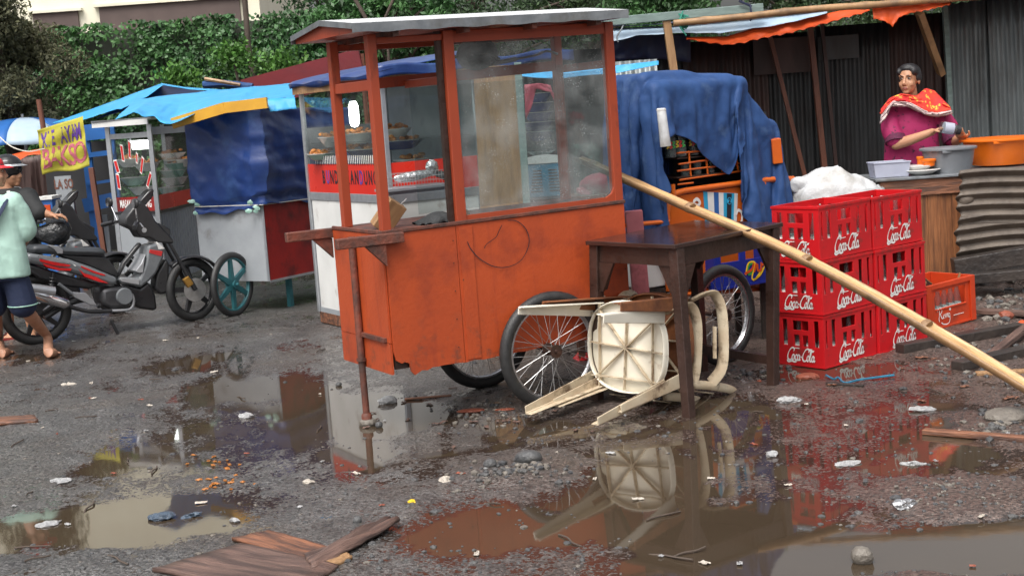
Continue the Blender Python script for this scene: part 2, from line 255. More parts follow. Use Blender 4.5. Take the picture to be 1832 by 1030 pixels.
class MB:
    def __init__(s): s.v = []; s.f = []; s.mi = []; s.cur = 0
    def add(s, vs, fs):
        o = len(s.v); s.v += [tuple(x) for x in vs]; s.f += [tuple(o + i for i in f) for f in fs]; s.mi += [s.cur] * len(fs)
    def box(s, c, d, rot=None):
        c = Vector(c); q = [Vector(((i & 1) - .5, ((i >> 1) & 1) - .5, (i >> 2) - .5)) for i in range(8)]
        q = [Vector((a.x * d[0], a.y * d[1], a.z * d[2])) for a in q]
        if rot is not None:
            if not isinstance(rot, Matrix): rot = rz(rot)
            q = [rot @ a for a in q]
        s.add([c + a for a in q], [(0, 2, 3, 1), (4, 5, 7, 6), (0, 1, 5, 4), (2, 6, 7, 3), (0, 4, 6, 2), (1, 3, 7, 5)]); return s
    def bb(s, x0, x1, y0, y1, z0, z1): return s.box(((x0 + x1) / 2, (y0 + y1) / 2, (z0 + z1) / 2), (x1 - x0, y1 - y0, z1 - z0))
    def bar(s, p0, p1, wd, h, up=(0, 0, 1), w2=None, h2=None):
        p0, p1 = Vector(p0), Vector(p1); x = (p1 - p0).normalized(); up = Vector(up)
        if abs(x.dot(up)) > .98: up = Vector((0, 1, 0)) if abs(x.y) < .9 else Vector((1, 0, 0))
        y = up.cross(x).normalized(); z = x.cross(y); w2 = w2 or wd; h2 = h2 or h; vs = []
        for p, a, b in ((p0, wd, h), (p1, w2, h2)): vs += [p + y * (sy * a / 2) + z * (sz * b / 2) for sy, sz in ((-1, -1), (1, -1), (1, 1), (-1, 1))]
        s.add(vs, [(3, 2, 1, 0), (4, 5, 6, 7), (0, 1, 5, 4), (1, 2, 6, 5), (2, 3, 7, 6), (3, 0, 4, 7)]); return s
    def tube(s, pts, r, n=8, closed=False, cap=True, flat=1.):
        P = [Vector(p) for p in pts]; k = len(P); vs = []; prev = None
        for i, p in enumerate(P):
            t = (P[(i + 1) % k] - P[i - 1]) if closed else (P[min(i + 1, k - 1)] - P[max(i - 1, 0)])
            t = t.normalized() if t.length > 1e-9 else Vector((0, 0, 1))
            if prev is None:
                u = Vector((0, 0, 1)) if abs(t.z) < .9 else Vector((1, 0, 0)); a = u.cross(t).normalized()
            else:
                a = prev - t * prev.dot(t); a = a.normalized() if a.length > 1e-6 else Vector((0, 0, 1)).cross(t).normalized()
            prev = a; b = t.cross(a); rr = r[i] if isinstance(r, (list, tuple)) else r
            for j in range(n):
                th = 2 * math.pi * j / n; vs.append(p + a * (rr * math.cos(th)) + b * (rr * flat * math.sin(th)))
        fs = []
        for i in range(k if closed else k - 1):
            for j in range(n): fs.append((i * n + j, i * n + (j + 1) % n, ((i + 1) % k) * n + (j + 1) % n, ((i + 1) % k) * n + j))
        if cap and not closed: fs += [tuple(range(n))[::-1], tuple((k - 1) * n + j for j in range(n))]
        s.add(vs, fs); return s
    def lathe(s, prof, c=(0, 0, 0), axis=(0, 0, 1), n=24, sx=1., sy=1.):
        ax = Vector(axis).normalized(); u = Vector((1, 0, 0)) if abs(ax.x) < .9 else Vector((0, 1, 0)); a = (u - ax * u.dot(ax)).normalized(); b = ax.cross(a); c = Vector(c); vs = []
        for r, z in prof:
            for j in range(n):
                th = 2 * math.pi * j / n; vs.append(c + ax * z + a * (r * sx * math.cos(th)) + b * (r * sy * math.sin(th)))
        fs = [(i * n + j, i * n + (j + 1) % n, (i + 1) * n + (j + 1) % n, (i + 1) * n + j) for i in range(len(prof) - 1) for j in range(n)]
        if prof[0][0] > 1e-4: fs.append(tuple(range(n))[::-1])
        if prof[-1][0] > 1e-4: fs.append(tuple((len(prof) - 1) * n + j for j in range(n)))
        s.add(vs, fs); return s
    def prism(s, poly, m, h):
        k = len(poly); vs = [m @ Vector((p[0], p[1], 0)) for p in poly] + [m @ Vector((p[0], p[1], h)) for p in poly]
        s.add(vs, [tuple(range(k))[::-1], tuple(range(k, 2 * k))] + [(i, (i + 1) % k, k + (i + 1) % k, k + i) for i in range(k)]); return s
    def grid(s, nu, nv, f, cu=False):
        vs = [f(i / (nu if cu else nu - 1), j / (nv - 1)) for i in range(nu) for j in range(nv)]
        fs = [(i * nv + j, ((i + 1) % nu) * nv + j, ((i + 1) % nu) * nv + j + 1, i * nv + j + 1) for i in range(nu if cu else nu - 1) for j in range(nv - 1)]
        s.add(vs, fs); return s
    def rock(s, c, d, seed=0, sub=2, rough=.25):
        bm = bmesh.new(); bmesh.ops.create_icosphere(bm, subdivisions=sub, radius=1); r = random.Random(seed)
        dirs = [Vector((r.gauss(0, 1), r.gauss(0, 1), r.gauss(0, 1))).normalized() for _ in range(7)]; am = [r.uniform(-rough, rough * .4) for _ in dirs]
        bm.verts.index_update(); vs = []
        for v in bm.verts:
            q = v.co.copy(); k = 1 + sum(a * max(0, q.dot(e)) ** 2 for a, e in zip(am, dirs)) + r.uniform(-.04, .04) * rough * 2
            vs.append(Vector(c) + Vector((q.x * d[0], q.y * d[1], q.z * d[2])) * k)
        s.add(vs, [tuple(v.index for v in f.verts) for f in bm.faces]); bm.free(); return s
    def build(s, name, m, parent=None, world=False, smooth=False, bevel=0, solid=0, sub=0, label=None):
        me = bpy.data.meshes.new(name); me.from_pydata(s.v, [], s.f)
        ms = m if isinstance(m, (list, tuple)) else [m]
        for x in ms: me.materials.append(M[x] if isinstance(x, str) else x)
        if len(ms) > 1: me.polygons.foreach_set('material_index', s.mi)
        if smooth: me.polygons.foreach_set('use_smooth', [True] * len(me.polygons))
        bm = bmesh.new(); bm.from_mesh(me); bmesh.ops.recalc_face_normals(bm, faces=bm.faces); bm.to_mesh(me); bm.free()
        if smooth:
            try: me.set_sharp_from_angle(angle=R(50))
            except Exception: pass
        if world and parent: me.transform(wmat(parent).inverted())
        o = bpy.data.objects.new(name, me); col.objects.link(o)
        if parent: o.parent = parent
        if solid: x = o.modifiers.new('solid', 'SOLIDIFY'); x.thickness = solid; x.offset = 0
        if bevel: x = o.modifiers.new('bevel', 'BEVEL'); x.width = bevel; x.segments = 2; x.limit_method = 'ANGLE'; x.angle_limit = R(40)
        if sub: x = o.modifiers.new('sub', 'SUBSURF'); x.levels = sub; x.render_levels = sub
        if label: o['label'] = label
        return o
def wmat(o):
    m = o.matrix_basis.copy()
    while o.parent: o = o.parent; m = o.matrix_basis @ m
    return m
def tag(o, label=None, cat=None, group=None, kind=None):
    if label: o['label'] = label
    if cat: o['category'] = cat
    if group: o['group'] = group
    if kind: o['kind'] = kind
    return o
def thing(name, label, cat, loc=(0, 0, 0), rot=0, group=None):
    o = bpy.data.objects.new(name, None); col.objects.link(o); o.location = loc; o.empty_display_size = .1
    o.rotation_euler = (0, 0, rot) if not isinstance(rot, tuple) else rot
    return tag(o, label, cat, group)
def recenter(o):
    """move a single-mesh thing's origin to the middle of its underside"""
    me = o.data; n = len(me.vertices); a = np.empty(n * 3); me.vertices.foreach_get('co', a); a = a.reshape(-1, 3)
    c = Vector(((a[:, 0].min() + a[:, 0].max()) / 2, (a[:, 1].min() + a[:, 1].max()) / 2, a[:, 2].min()))
    me.transform(Matrix.Translation(-c)); o.location = o.location + c; return o
def copy_tree(o, parent=None):
    c = o.copy(); col.objects.link(c); c.parent = parent
    for ch in list(o.children): copy_tree(ch, c)
    return c
def text(s, size, m, parent, mat4, name='lettering', sx=1., bold=.0, shear=0., world=True, wave=None):
    cu = bpy.data.curves.new('t', 'FONT'); cu.body = s; cu.size = size; cu.align_x = 'CENTER'; cu.align_y = 'CENTER'; cu.offset = bold; cu.shear = shear; cu.resolution_u = 3
    cu.extrude = .0008
    o = bpy.data.objects.new('t', cu); col.objects.link(o); dg = bpy.context.evaluated_depsgraph_get(); dg.update()
    me = bpy.data.meshes.new_from_object(o.evaluated_get(dg)); bpy.data.objects.remove(o); bpy.data.curves.remove(cu)
    me.transform(Matrix.Diagonal((sx, 1, 1, 1)))
    if wave:
        for v in me.vertices: v.co = wave(v.co)
    me.transform(mat4); me.materials.clear(); me.materials.append(M[m]); me.name = name
    if world and parent: me.transform(wmat(parent).inverted())
    o = bpy.data.objects.new(name, me); col.objects.link(o); o.parent = parent; return o
def pen(mb, strokes, mat4, w0, w1=None, ang=.7, n=6, th=.0012):
    """calligraphic strokes laid on a surface: ribbons with a pen-angle width"""
    for st in strokes:
        P = spline([(p[0], p[1], 0) for p in st], n); k = len(P); L = []; Rr = []
        for i, p in enumerate(P):
            t = (P[min(i + 1, k - 1)] - P[max(i - 1, 0)]); t = t.normalized() if t.length > 1e-9 else Vector((1, 0, 0)); nn = Vector((-t.y, t.x, 0))
            wd = w0 if w1 is None else w1 + (w0 - w1) * abs(math.sin(math.atan2(t.y, t.x) - ang))
            e = min(1, .55 + min(i, k - 1 - i) * .25); L.append(p + nn * wd / 2 * e); Rr.append(p - nn * wd / 2 * e)
        vs = [mat4 @ (q + Vector((0, 0, th))) for q in L + Rr]; mb.add(vs, [(i, i + 1, k + i + 1, k + i) for i in range(k - 1)])
def hash2(ix, iy, seed):
    h = (ix.astype(np.int64) * 374761393 + iy.astype(np.int64) * 668265263 + seed * 2147483647) & 0xffffffff
    h = ((h ^ (h >> 13)) * 1274126177) & 0xffffffff; return ((h ^ (h >> 16)) & 0xffffff) / float(0xffffff)
def vn(x, y, s, seed=0):
    x = x / s; y = y / s; ix = np.floor(x); iy = np.floor(y); fx = x - ix; fy = y - iy
    fx = fx * fx * (3 - 2 * fx); fy = fy * fy * (3 - 2 * fy)
    a = hash2(ix, iy, seed); b = hash2(ix + 1, iy, seed); c = hash2(ix, iy + 1, seed); d = hash2(ix + 1, iy + 1, seed)
    return (a * (1 - fx) + b * fx) * (1 - fy) + (c * (1 - fx) + d * fx) * fy - .5
def leaves(name, m, C, size, parent=None, up=.3, aspect=.6, nrm=None):
    """one mesh of many bent leaf faces at centres C"""
    n = len(C); C = np.asarray(C, float)
    d = rng.normal(size=(n, 3)); d[:, 2] -= up
    if nrm is not None: d = d * .6 + 0
    d /= np.linalg.norm(d, axis=1)[:, None]; q = rng.normal(size=(n, 3))
    if nrm is not None: q = np.cross(d, np.asarray(nrm) + rng.normal(size=(n, 3)) * .45)
    else: q = np.cross(d, q)
    q /= np.linalg.norm(q, axis=1)[:, None] + 1e-9; sz = size * rng.uniform(.55, 1.3, n)[:, None]
    V = np.stack([C - d * sz * .5, C + q * sz * aspect * .5, C + d * sz * .55, C - q * sz * aspect * .5], 1).reshape(-1, 3)
    me = bpy.data.meshes.new(name); me.vertices.add(4 * n); me.vertices.foreach_set('co', V.ravel())
    me.loops.add(4 * n); me.loops.foreach_set('vertex_index', np.arange(4 * n)); me.polygons.add(n); me.polygons.foreach_set('loop_start', np.arange(0, 4 * n, 4)); me.polygons.foreach_set('loop_total', np.full(n, 4))
    me.materials.append(M[m]); me.update(); me.validate()
    if parent: me.transform(wmat(parent).inverted())
    o = bpy.data.objects.new(name, me); col.objects.link(o); o.parent = parent; return o
def wheel(parent, c, axis, Rr, tr, spokes=36, rimm='rim', hubm='rust', mag=None, spoke_m='spoke', hubw=.09):
    """wheel > tyre, rim; the wheel mesh itself is hub and spokes"""
    ax = Vector(axis).normalized(); c = Vector(c); up = Vector((0, 0, 1)); e = ax.cross(up).normalized(); f = e.cross(ax)
    P = lambda a, r, z=0: c + e * (r * math.cos(a)) + f * (r * math.sin(a)) + ax * z
    ri = Rr - 2 * tr; h = MB()
    h.lathe([(.012, -hubw / 2 - .02), (.012, -hubw / 2), (.035, -hubw / 2), (.035, -hubw / 2 + .01), (.02, -hubw / 2 + .012), (.02, hubw / 2 - .012), (.035, hubw / 2 - .01), (.035, hubw / 2), (.012, hubw / 2), (.012, hubw / 2 + .02)], c, ax, 14)
    h.cur = 1
    if mag:
        for k in range(mag):
            a = 2 * math.pi * k / mag + .4; h.bar(P(a, .02), P(a + .12, ri + .005), .05, .028, ax, .032, .022)
    else:
        for k in range(spokes):
            a = 2 * math.pi * k / spokes; sg = 1 if k % 2 else -1; da = (.42 if (k // 2) % 2 else -.42)
            h.tube([P(a + da * 1.6, .03, sg * hubw * .45), P(a, ri + .004, 0)], .0016 if Rr > .2 else .002, 4, cap=False)
    o = h.build('wheel', [hubm, spoke_m], parent, smooth=True)
    t = MB(); N = 48
    t.grid(N, 13, lambda u, v: P(2 * math.pi * u, (Rr - tr) + tr * math.cos(2 * math.pi * v) * (1 if math.cos(2 * math.pi * v) < 0 else 1.0), tr * .95 * math.sin(2 * math.pi * v)), True)
    t.build('tyre', 'tyre', o, smooth=True)
    r_ = MB(); pf = [(ri + .012, -.016), (ri - .004, -.016), (ri - .008, -.008), (ri - .002, 0), (ri - .008, .008), (ri - .004, .016), (ri + .012, .016)]
    r_.grid(N, 7, lambda u, v: P(2 * math.pi * u, pf[int(round(v * 6))][0], pf[int(round(v * 6))][1]), True)
    r_.build('rim', rimm, o, smooth=True)
    return o
# ================================================================== GROUND
def axis_pts(lo, hi, step, far, grow=1.35):
    a = list(np.arange(lo, hi, step)); s = step; x = a[-1]
    while x < far: s *= grow; x += s; a.append(x)
    s = step; x = a[0]; b = []
    while x > -far: s *= grow; x -= s; b.append(x)
    return np.array(b[::-1] + a)
PUD = [(150, 945, 250, 42, .036), (310, 920, 90, 30, .026), (340, 652, 100, 18, .015), (440, 688, 120, 26, .016), (545, 735, 55, 50, .016), (690, 742, 90, 36, .024), (640, 815, 70, 34, .018),
       (1560, 992, 360, 44, .040), (1790, 975, 180, 40, .034), (1150, 880, 100, 75, .026), (1330, 940, 160, 34, .024), (1290, 1005, 200, 40, .026), (1480, 790, 340, 120, .0088), (1040, 930, 330, 80, .0095), (1240, 770, 220, 70, .0085), (1500, 665, 130, 14, .018),
       (1720, 780, 180, 80, .0085), (900, 770, 170, 50, .009), (60, 640, 90, 12, .014), (860, 960, 260, 60, .010), (430, 770, 240, 90, .0115), (230, 820, 70, 25, .011)]
DRY = [(930, 840, 100, 30, .022), (1700, 890, 130, 45, .020), (60, 990, 120, 20, .014), (1790, 770, 60, 40, .014), (600, 960, 190, 60, .006), (150, 770, 200, 60, .007)]
def relief(X, Y):
    wx = X + .10 * vn(X, Y, .22, 11) + .05 * vn(X, Y, .07, 12); wy = Y + .16 * vn(X, Y, .2, 13) + .07 * vn(X, Y, .06, 14)
    h = .0091 + .008 * vn(X, Y, .5, 1) + .0065 * vn(X, Y, .15, 2) + .0065 * vn(X, Y * .6, .055, 3) + .0045 * vn(X, Y, .026, 4)
    for L, sg in ((PUD, -1), (DRY, 1)):
        for cx, cy, rx, ry, d in L:
            g = G(cx, cy); rxm = rx * g.y / F; rym = ry * g.y ** 2 / (F * CH)
            q = ((wx - g.x) / rxm) ** 2 + ((wy - g.y) / rym) ** 2
            h = h + sg * (d * .72) * np.exp(-q ** 2 * .8)
    m = np.clip((X - 2.35) / .8, 0, 1) * np.clip((Y - 8.4) / 1.3, 0, 1)
    h = h + m * (.05 + .10 * vn(X, Y, .3, 21) + .05 * vn(X, Y, .09, 22))
    far = np.clip((np.hypot(X, Y) - 14) / 10, 0, 1)
    return h * (1 - far) + .01 * far
xs = axis_pts(-3.9, 4.3, .0145, 300); ys = axis_pts(3.7, 12.6, .0155, 320)
XX, YY = np.meshgrid(xs, ys); ZZ = relief(XX, YY)
me = bpy.data.meshes.new('ground'); nx, ny = len(xs), len(ys)
me.vertices.add(nx * ny); me.vertices.foreach_set('co', np.stack([XX, YY, ZZ], -1).ravel())
I = np.arange(nx * ny).reshape(ny, nx); Q = np.stack([I[:-1, :-1], I[:-1, 1:], I[1:, 1:], I[1:, :-1]], -1).reshape(-1, 4)
me.loops.add(Q.size); me.loops.foreach_set('vertex_index', Q.ravel()); me.polygons.add(len(Q)); me.polygons.foreach_set('loop_start', np.arange(0, Q.size, 4)); me.polygons.foreach_set('loop_total', np.full(len(Q), 4))
me.update(); me.polygons.foreach_set('use_smooth', np.ones(len(Q), bool))
gm = pm('wet_dirty_tarmac', (.100, .096, .094), (.054, .051, .050), 3.5, .30, .95, dirt=(.07, .056, .046), dscale=1.1, dpos=.6, dw=.14, bscale=55, rvar=.14, spec=.55)
def extend_ground(m):
    n = m.node_tree; N = n.nodes; L = n.links; p = N['Principled BSDF']
    src = p.inputs['Base Color'].links[0].from_socket
    tc = N.new('ShaderNodeTexCoord'); sp = N.new('ShaderNodeSeparateXYZ'); L.new(tc.outputs['Object'], sp.inputs[0])
    nz = N.new('ShaderNodeTexNoise'); nz.inputs['Scale'].default_value = .9; nz.inputs['Detail'].default_value = 6; L.new(tc.outputs['Object'], nz.inputs[0])
    ad = N.new('ShaderNodeMath'); ad.operation = 'MULTIPLY_ADD'; L.new(nz.outputs[0], ad.inputs[0]); ad.inputs[1].default_value = 2.2; L.new(sp.outputs['X'], ad.inputs[2])
    mr = N.new('ShaderNodeMapRange'); mr.inputs[1].default_value = .6; mr.inputs[2].default_value = 2.2; mr.inputs[4].default_value = .8; L.new(ad.outputs[0], mr.inputs[0])
    mx = N.new('ShaderNodeMix'); mx.data_type = 'RGBA'; L.new(mr.outputs[0], mx.inputs[0]); L.new(src, mx.inputs[6]); mx.inputs[7].default_value = (.088, .058, .047, 1)
    vo = N.new('ShaderNodeTexVoronoi'); vo.inputs['Scale'].default_value = 110; L.new(tc.outputs['Object'], vo.inputs[0])
    hv = N.new('ShaderNodeHueSaturation'); L.new(mx.outputs[2], hv.inputs['Color']); m2 = N.new('ShaderNodeMapRange'); m2.inputs[3].default_value = .35; m2.inputs[4].default_value = 1.9
    sv = N.new('ShaderNodeSeparateColor'); L.new(vo.outputs['Color'], sv.inputs[0]); L.new(sv.outputs[0], m2.inputs[0]); L.new(m2.outputs[0], hv.inputs['Value']); L.new(hv.outputs[0], p.inputs['Base Color'])
extend_ground(gm)
def wetness(m):
    """a thin level film of water stands between the grains wherever the yard dips close to the water line"""
    n = m.node_tree; N = n.nodes; L = n.links; p = N['Principled BSDF']; tc = N.new('ShaderNodeTexCoord'); sp = N.new('ShaderNodeSeparateXYZ'); L.new(tc.outputs['Object'], sp.inputs[0])
    def noise(scale, det):
        z = N.new('ShaderNodeTexNoise'); z.inputs['Scale'].default_value = scale; z.inputs['Detail'].default_value = det; z.inputs['Roughness'].default_value = .6; L.new(tc.outputs['Object'], z.inputs[0]); return z.outputs[0]
    def math_(op, a, c):
        q = N.new('ShaderNodeMath'); q.operation = op
        for k, v in enumerate((a, c)):
            if isinstance(v, (int, float)): q.inputs[k].default_value = v
            else: L.new(v, q.inputs[k])
        return q.outputs[0]
    g = math_('ADD', sp.outputs['Z'], math_('MULTIPLY', math_('SUBTRACT', noise(62, 7), .5), .036)); g = math_('ADD', g, math_('MULTIPLY', math_('SUBTRACT', noise(9, 3), .5), .010))
    mr = N.new('ShaderNodeMapRange'); mr.interpolation_type = 'SMOOTHSTEP'; mr.inputs[1].default_value = .0052; mr.inputs[2].default_value = .0034; L.new(g, mr.inputs[0]); film = mr.outputs[0]
    r0 = p.inputs['Roughness'].links[0].from_socket; m2 = N.new('ShaderNodeMix'); L.new(film, m2.inputs[0]); L.new(r0, m2.inputs[2]); m2.inputs[3].default_value = .05; L.new(m2.outputs[0], p.inputs['Roughness'])
    c0 = p.inputs['Base Color'].links[0].from_socket; m3 = N.new('ShaderNodeMix'); m3.data_type = 'RGBA'; L.new(film, m3.inputs[0]); L.new(c0, m3.inputs[6]); m3.inputs[7].default_value = (.036, .024, .019, 1); L.new(m3.outputs[2], p.inputs['Base Color'])
    n0 = p.inputs['Normal'].links[0].from_socket; up = N.new('ShaderNodeCombineXYZ'); up.inputs[2].default_value = 1
    m4 = N.new('ShaderNodeMix'); m4.data_type = 'VECTOR'; L.new(film, m4.inputs[0]); L.new(n0, m4.inputs[4]); L.new(up.outputs[0], m4.inputs[5]); L.new(m4.outputs[1], p.inputs['Normal'])
wetness(gm)
me.materials.append(gm)
o = bpy.data.objects.new('ground', me); col.objects.link(o); tag(o, 'wet dirty tarmac yard with grit and mud', 'ground', kind='structure')
wm = pm('puddle_water', (.046, .032, .021), (.062, .046, .030), .8, .03, .012, rvar=.02, spec=.55, bscale=5)
b = MB(); b.add([(-9, 3, 0), (9, 3, 0), (9, 14.5, 0), (-9, 14.5, 0)], [(0, 1, 2, 3)])
o = b.build('puddle_water', wm); tag(o, 'shallow brown rainwater standing in the hollows of the yard', 'puddle', kind='structure')
def gz(x, y): return max(0.0, float(relief(np.array([x]), np.array([y]))[0]))
# loose grit: nobody could count it
b = MB(); r = random.Random(3); icv = None
bm_ = bmesh.new(); bmesh.ops.create_icosphere(bm_, subdivisions=1, radius=1); IV = [v.co.copy() for v in bm_.verts]; bm_.verts.index_update(); IF = [tuple(v.index for v in f.verts) for f in bm_.faces]; bm_.free()
pts = []
for i in range(2300):
    py = 590 + 440 * r.random() ** .8; px = r.uniform(-20, 1850); g = G(px, py); pts.append((g.x, g.y))
pa = np.array(pts); hz = relief(pa[:, 0], pa[:, 1])
for (x, y), z in zip(pts, hz):
    if z < -.004: continue
    s = min(.02, .003 + r.expovariate(1) * .0028); sc3 = (s * r.uniform(.8, 1.6), s * r.uniform(.8, 1.4), s * r.uniform(.5, .9)); a = r.uniform(0, 6); mm = rz(a)
    b.cur = 0 if r.random() < .9 else 1
    b.add([Vector((x, y, max(z, 0))) + mm @ Vector((v.x * sc3[0] * r.uniform(.8, 1.2), v.y * sc3[1], v.z * sc3[2])) for v in IV], IF)
o = b.build('gravel', ['stone', 'stone_l']); tag(o, 'small dark stones and grit strewn over the wet yard', 'gravel', kind='stuff')
# ================================================================== FAR BACKDROP: building, ivy wall, trees
A = D(100, 40, 30); Bp = D(466, 28, 30)
t = thing('cream_building', 'cream rendered building with dark window bands above the ivy wall', 'building', (-8.2, 30, 0))
b = MB(); b.bb(-14, Bp.x, 30, 38, 0, 8); b.build('wall', 'wall_c', t, True)
for (x0, y0, x1, y1) in ((60, 26, 144, 62), (178, 14, 432, 55)):
    p, q = D(x0, y0, 30), D(x1, y1 - (x1 - x0) * .07, 30); b = MB(); zt = D((x0 + x1) / 2, (y0 + y0 - (x1 - x0) * .07) / 2, 30).z
    b.bb(p.x, q.x, 29.93, 30.1, zt - .75, zt); f = b.build('window_band', 'wall_d', t, True)
    b = MB(); b.bb(p.x - .1, q.x + .1, 29.86, 30.05, zt + .003, zt + .06); b.build('ledge', 'wall_c', f, True)
b = MB(); b.bb(-14.1, Bp.x + .1, 29.9, 38.1, 8.003, 8.2); b.build('roof', 'wall_d', t, True)
# ivy covered wall
HY = 18.5; zt = D(300, 38, HY).z
t = thing('ivy_wall', 'high wall covered in dark green creeper behind the left stalls', 'wall', (-4, HY + .3, 0))
b = MB(); b.bb(-9.5, -1.2, HY + .18, HY + .5, 0, zt - .06); b.build('wall', 'ivywall', t, True)
n = 58000; xx = rng.uniform(-9.5, -1.1, n); zz = rng.uniform(.3, zt + .03, n)
bul = .17 + .24 * vn(xx, zz * 1.0, .5, 5) + .16 * vn(xx, zz, .17, 6); yy = HY + .16 - bul + rng.uniform(0, .06, n)
keep = vn(xx, zz, .3, 8) + rng.uniform(0, .5, n) > .02
zz = zz + .06 * vn(xx, xx * 0, .25, 9) * (zz > zt - .25)
leaves('ivy', 'leaf', np.stack([xx, yy, zz], 1)[keep], .066, t, .5, .85, nrm=(0, -1, .35))
def tree(name, label, x, y, h, r0, zc, n, leaf, m, spread=(1, 1, 1), group=None, cl=26, trunk_r=.1):
    t = thing(name, label, 'tree', (x, y, 0), 0, group)
    b = MB(); b.tube(spline([(x, y, -.02), (x + .05, y, h * .3), (x - .04, y + .05, h * .6), (x, y, h * .9)], 5), [trunk_r * (1 - i / 18) for i in range(16)], 8)
    C = []; rr = random.Random(int(x * 31 + y * 7))
    for k in range(cl):
        d = Vector((rr.gauss(0, 1), rr.gauss(0, 1), rr.gauss(0, 1))).normalized() * (rr.random() ** .4)
        c = Vector((x + d.x * r0 * spread[0], y + d.y * r0 * spread[1], zc + d.z * r0 * spread[2])); rad = r0 * rr.uniform(.2, .42)
        base = Vector((x, y, min(h * .85, max(h * .25, c.z - .6)))); b.tube(spline([base, (base + c) / 2 + Vector((0, 0, .1)), c], 4), [trunk_r * .4, trunk_r * .36, trunk_r * .33, trunk_r * .3, trunk_r * .25, trunk_r * .2, trunk_r * .15, trunk_r * .12, trunk_r * .1], 5)
        m_ = int(n / cl); v = rng.normal(size=(m_, 3)); v /= np.linalg.norm(v, axis=1)[:, None]; v *= (rng.random(m_) ** .45 * rad)[:, None]; C.append(v * np.array([1, 1, .8]) + np.array(c))
    b.build('trunk', 'bark', t, True, smooth=True); leaves('crown', m, np.concatenate(C), leaf, t, .6, .45); return t
p = D(18, 110, 16.5)
tree('feathery_tree', 'brownish feathery tree at the left edge in front of the ivy wall', p.x - .1, 16.5, 3.6, 1.0, p.z + .05, 26000, .06, 'leaf_br', (.85, .8, 1.15), cl=34)
for i, (px, py, Y, r0, n, m, lab) in enumerate([
        (600, 15, 21, 1.3, 6500, 'leaf', 'mid green tree rising behind the left end of the orange cart roof'),
        (590, 75, 17.2, .5, 3600, 'leaf', 'bright leafy bush just left of the orange cart roof'),
        (700, 70, 17.6, .8, 5000, 'leaf', 'dark shrub seen between the posts of the orange cart under its roof'),
        (860, 5, 22, 1.5, 7000, 'leaf_d', 'dark broad tree above the middle of the orange cart roof'),
        (1060, -2, 23, 1.3, 6500, 'leaf_d', 'dark tree above the right end of the orange cart roof'),
        (1215, 5, 20, 1.15, 6000, 'leaf', 'green tree above the start of the bamboo pole'),
        (1420, 14, 24, 1.0, 4200, 'leaf_d', 'sparse tree with sky gaps above the bamboo pole'),
        (1640, 0, 21, 1.2, 5200, 'leaf_d', 'tree behind the top of the right grey corrugated sheet'),
        (1800, 2, 22, 1.1, 4200, 'leaf', 'tree at the top right corner behind the corrugated sheet')]):
    p = D(px, py, Y); tree('broadleaf_tree', lab, p.x, Y, p.z + r0 * .4, r0, p.z, int(n * 2.2), .085, m, (1.15, .8, .85), 'trees behind the stalls', 24, .09)
for px, py, s, lab in ((418, 100, .15, 'bright leaf clump growing in front of the ivy wall beside the wooden pole'), (318, 140, .16, 'small fern like plant above the blue tarp ridge'), (500, 118, .18, 'leafy branch hanging over the dark red board')):
    p = D(px, py, 16 if py < 100 else 15.2); t = thing('bush', lab, 'plant', (p.x, p.y, 0), 0); b = MB()
    b.tube(spline([(p.x, p.y, 0), (p.x + .05, p.y, p.z * .6), tuple(p)], 5), .018, 6); b.build('stem', 'bark', t, True)
    n = int(5200 * s); v = rng.normal(size=(n, 3)) * np.array([.6, .35, .42]) * s * 1.2; leaves('foliage', 'leaf_b', v + np.array(p), .055, t, .5, .6)
# poles
def pole(lab, pxs, Y, r, m='brownpost', name='wooden_pole', group=None, ground=True):
    P = [D(x, y, Y) for x, y in pxs]
    if ground: P.append(Vector((P[-1].x + (P[-1].x - P[0].x) * .1, Y, 0)))
    b = MB(); b.tube(P, r, 9); o = recenter(b.build(name, m, smooth=True)); return tag(o, lab, 'pole', group)
pole('tall thin wooden pole in front of the ivy wall', [(436, -20), (444, 80), (456, 160)], 15.6, .033, 'bark')
pole('leaning dark stick above the left end of the orange cart roof', [(630, -10), (655, 34)], 14.5, .022, 'bark', ground=True)
pole('thin branch like stick leaning right above the orange cart roof', [(706, -6), (690, 30)], 14.8, .016, 'bark')
pole('reddish brown post standing above the blue and white umbrella', [(69, 178), (77, 225)], 15.6, .03)
# dark red board behind the blue tarps
t = thing('red_board', 'long dark red sign board behind the blue tarp roofs', 'board', tuple(D(540, 140, 13.6).xy) + (0,))
b = MB(); P = [D(436, 152, 13.6), D(646, 96, 13.2)]; b.bar(P[0] - Vector((0, 0, .1)), P[1] - Vector((0, 0, .1)), .03, .30); b.build('panel', 'maroon', t, True)
for p in P: b = MB(); b.tube([(p.x, p.y + .04, 0), (p.x, p.y + .04, p.z)], .025, 6); b.build('post', 'brownpost', t, True)
# ================================================================== CORRUGATED SHED (right)
SY = 12.1
t = thing('corrugated_shed', 'dark market shed of upright corrugated sheets behind the counter', 'shed', (2.5, SY, 0))
shed = t
def sheet(x0, x1, z0, z1, y, m, tilt=0., pitch=.076, amp=.011, par=None, name='wall_sheet', seed=0, ragged=0., y1=None):
    b = MB(); nu = max(8, int((x1 - x0) / pitch * 8)); y1 = y if y1 is None else y1
    def f(u, v):
        x = x0 + (x1 - x0) * u; z = z0 + (z1 - z0) * v
        if v == 1 and ragged: z += ragged * (math.sin(x * 23 + seed) * .5 + math.sin(x * 61 + seed) * .5)
        return (x + tilt * (z - z0), y + (y1 - y) * u + amp * math.sin(2 * math.pi * x / pitch) + .012 * math.sin(z * 2.1 + x * 3 + seed), z)
    b.grid(nu, 9, f); return b.build(name, m, par or shed, True, smooth=True, solid=.0015)
X = lambda px, py, Y: D(px, py, Y).x
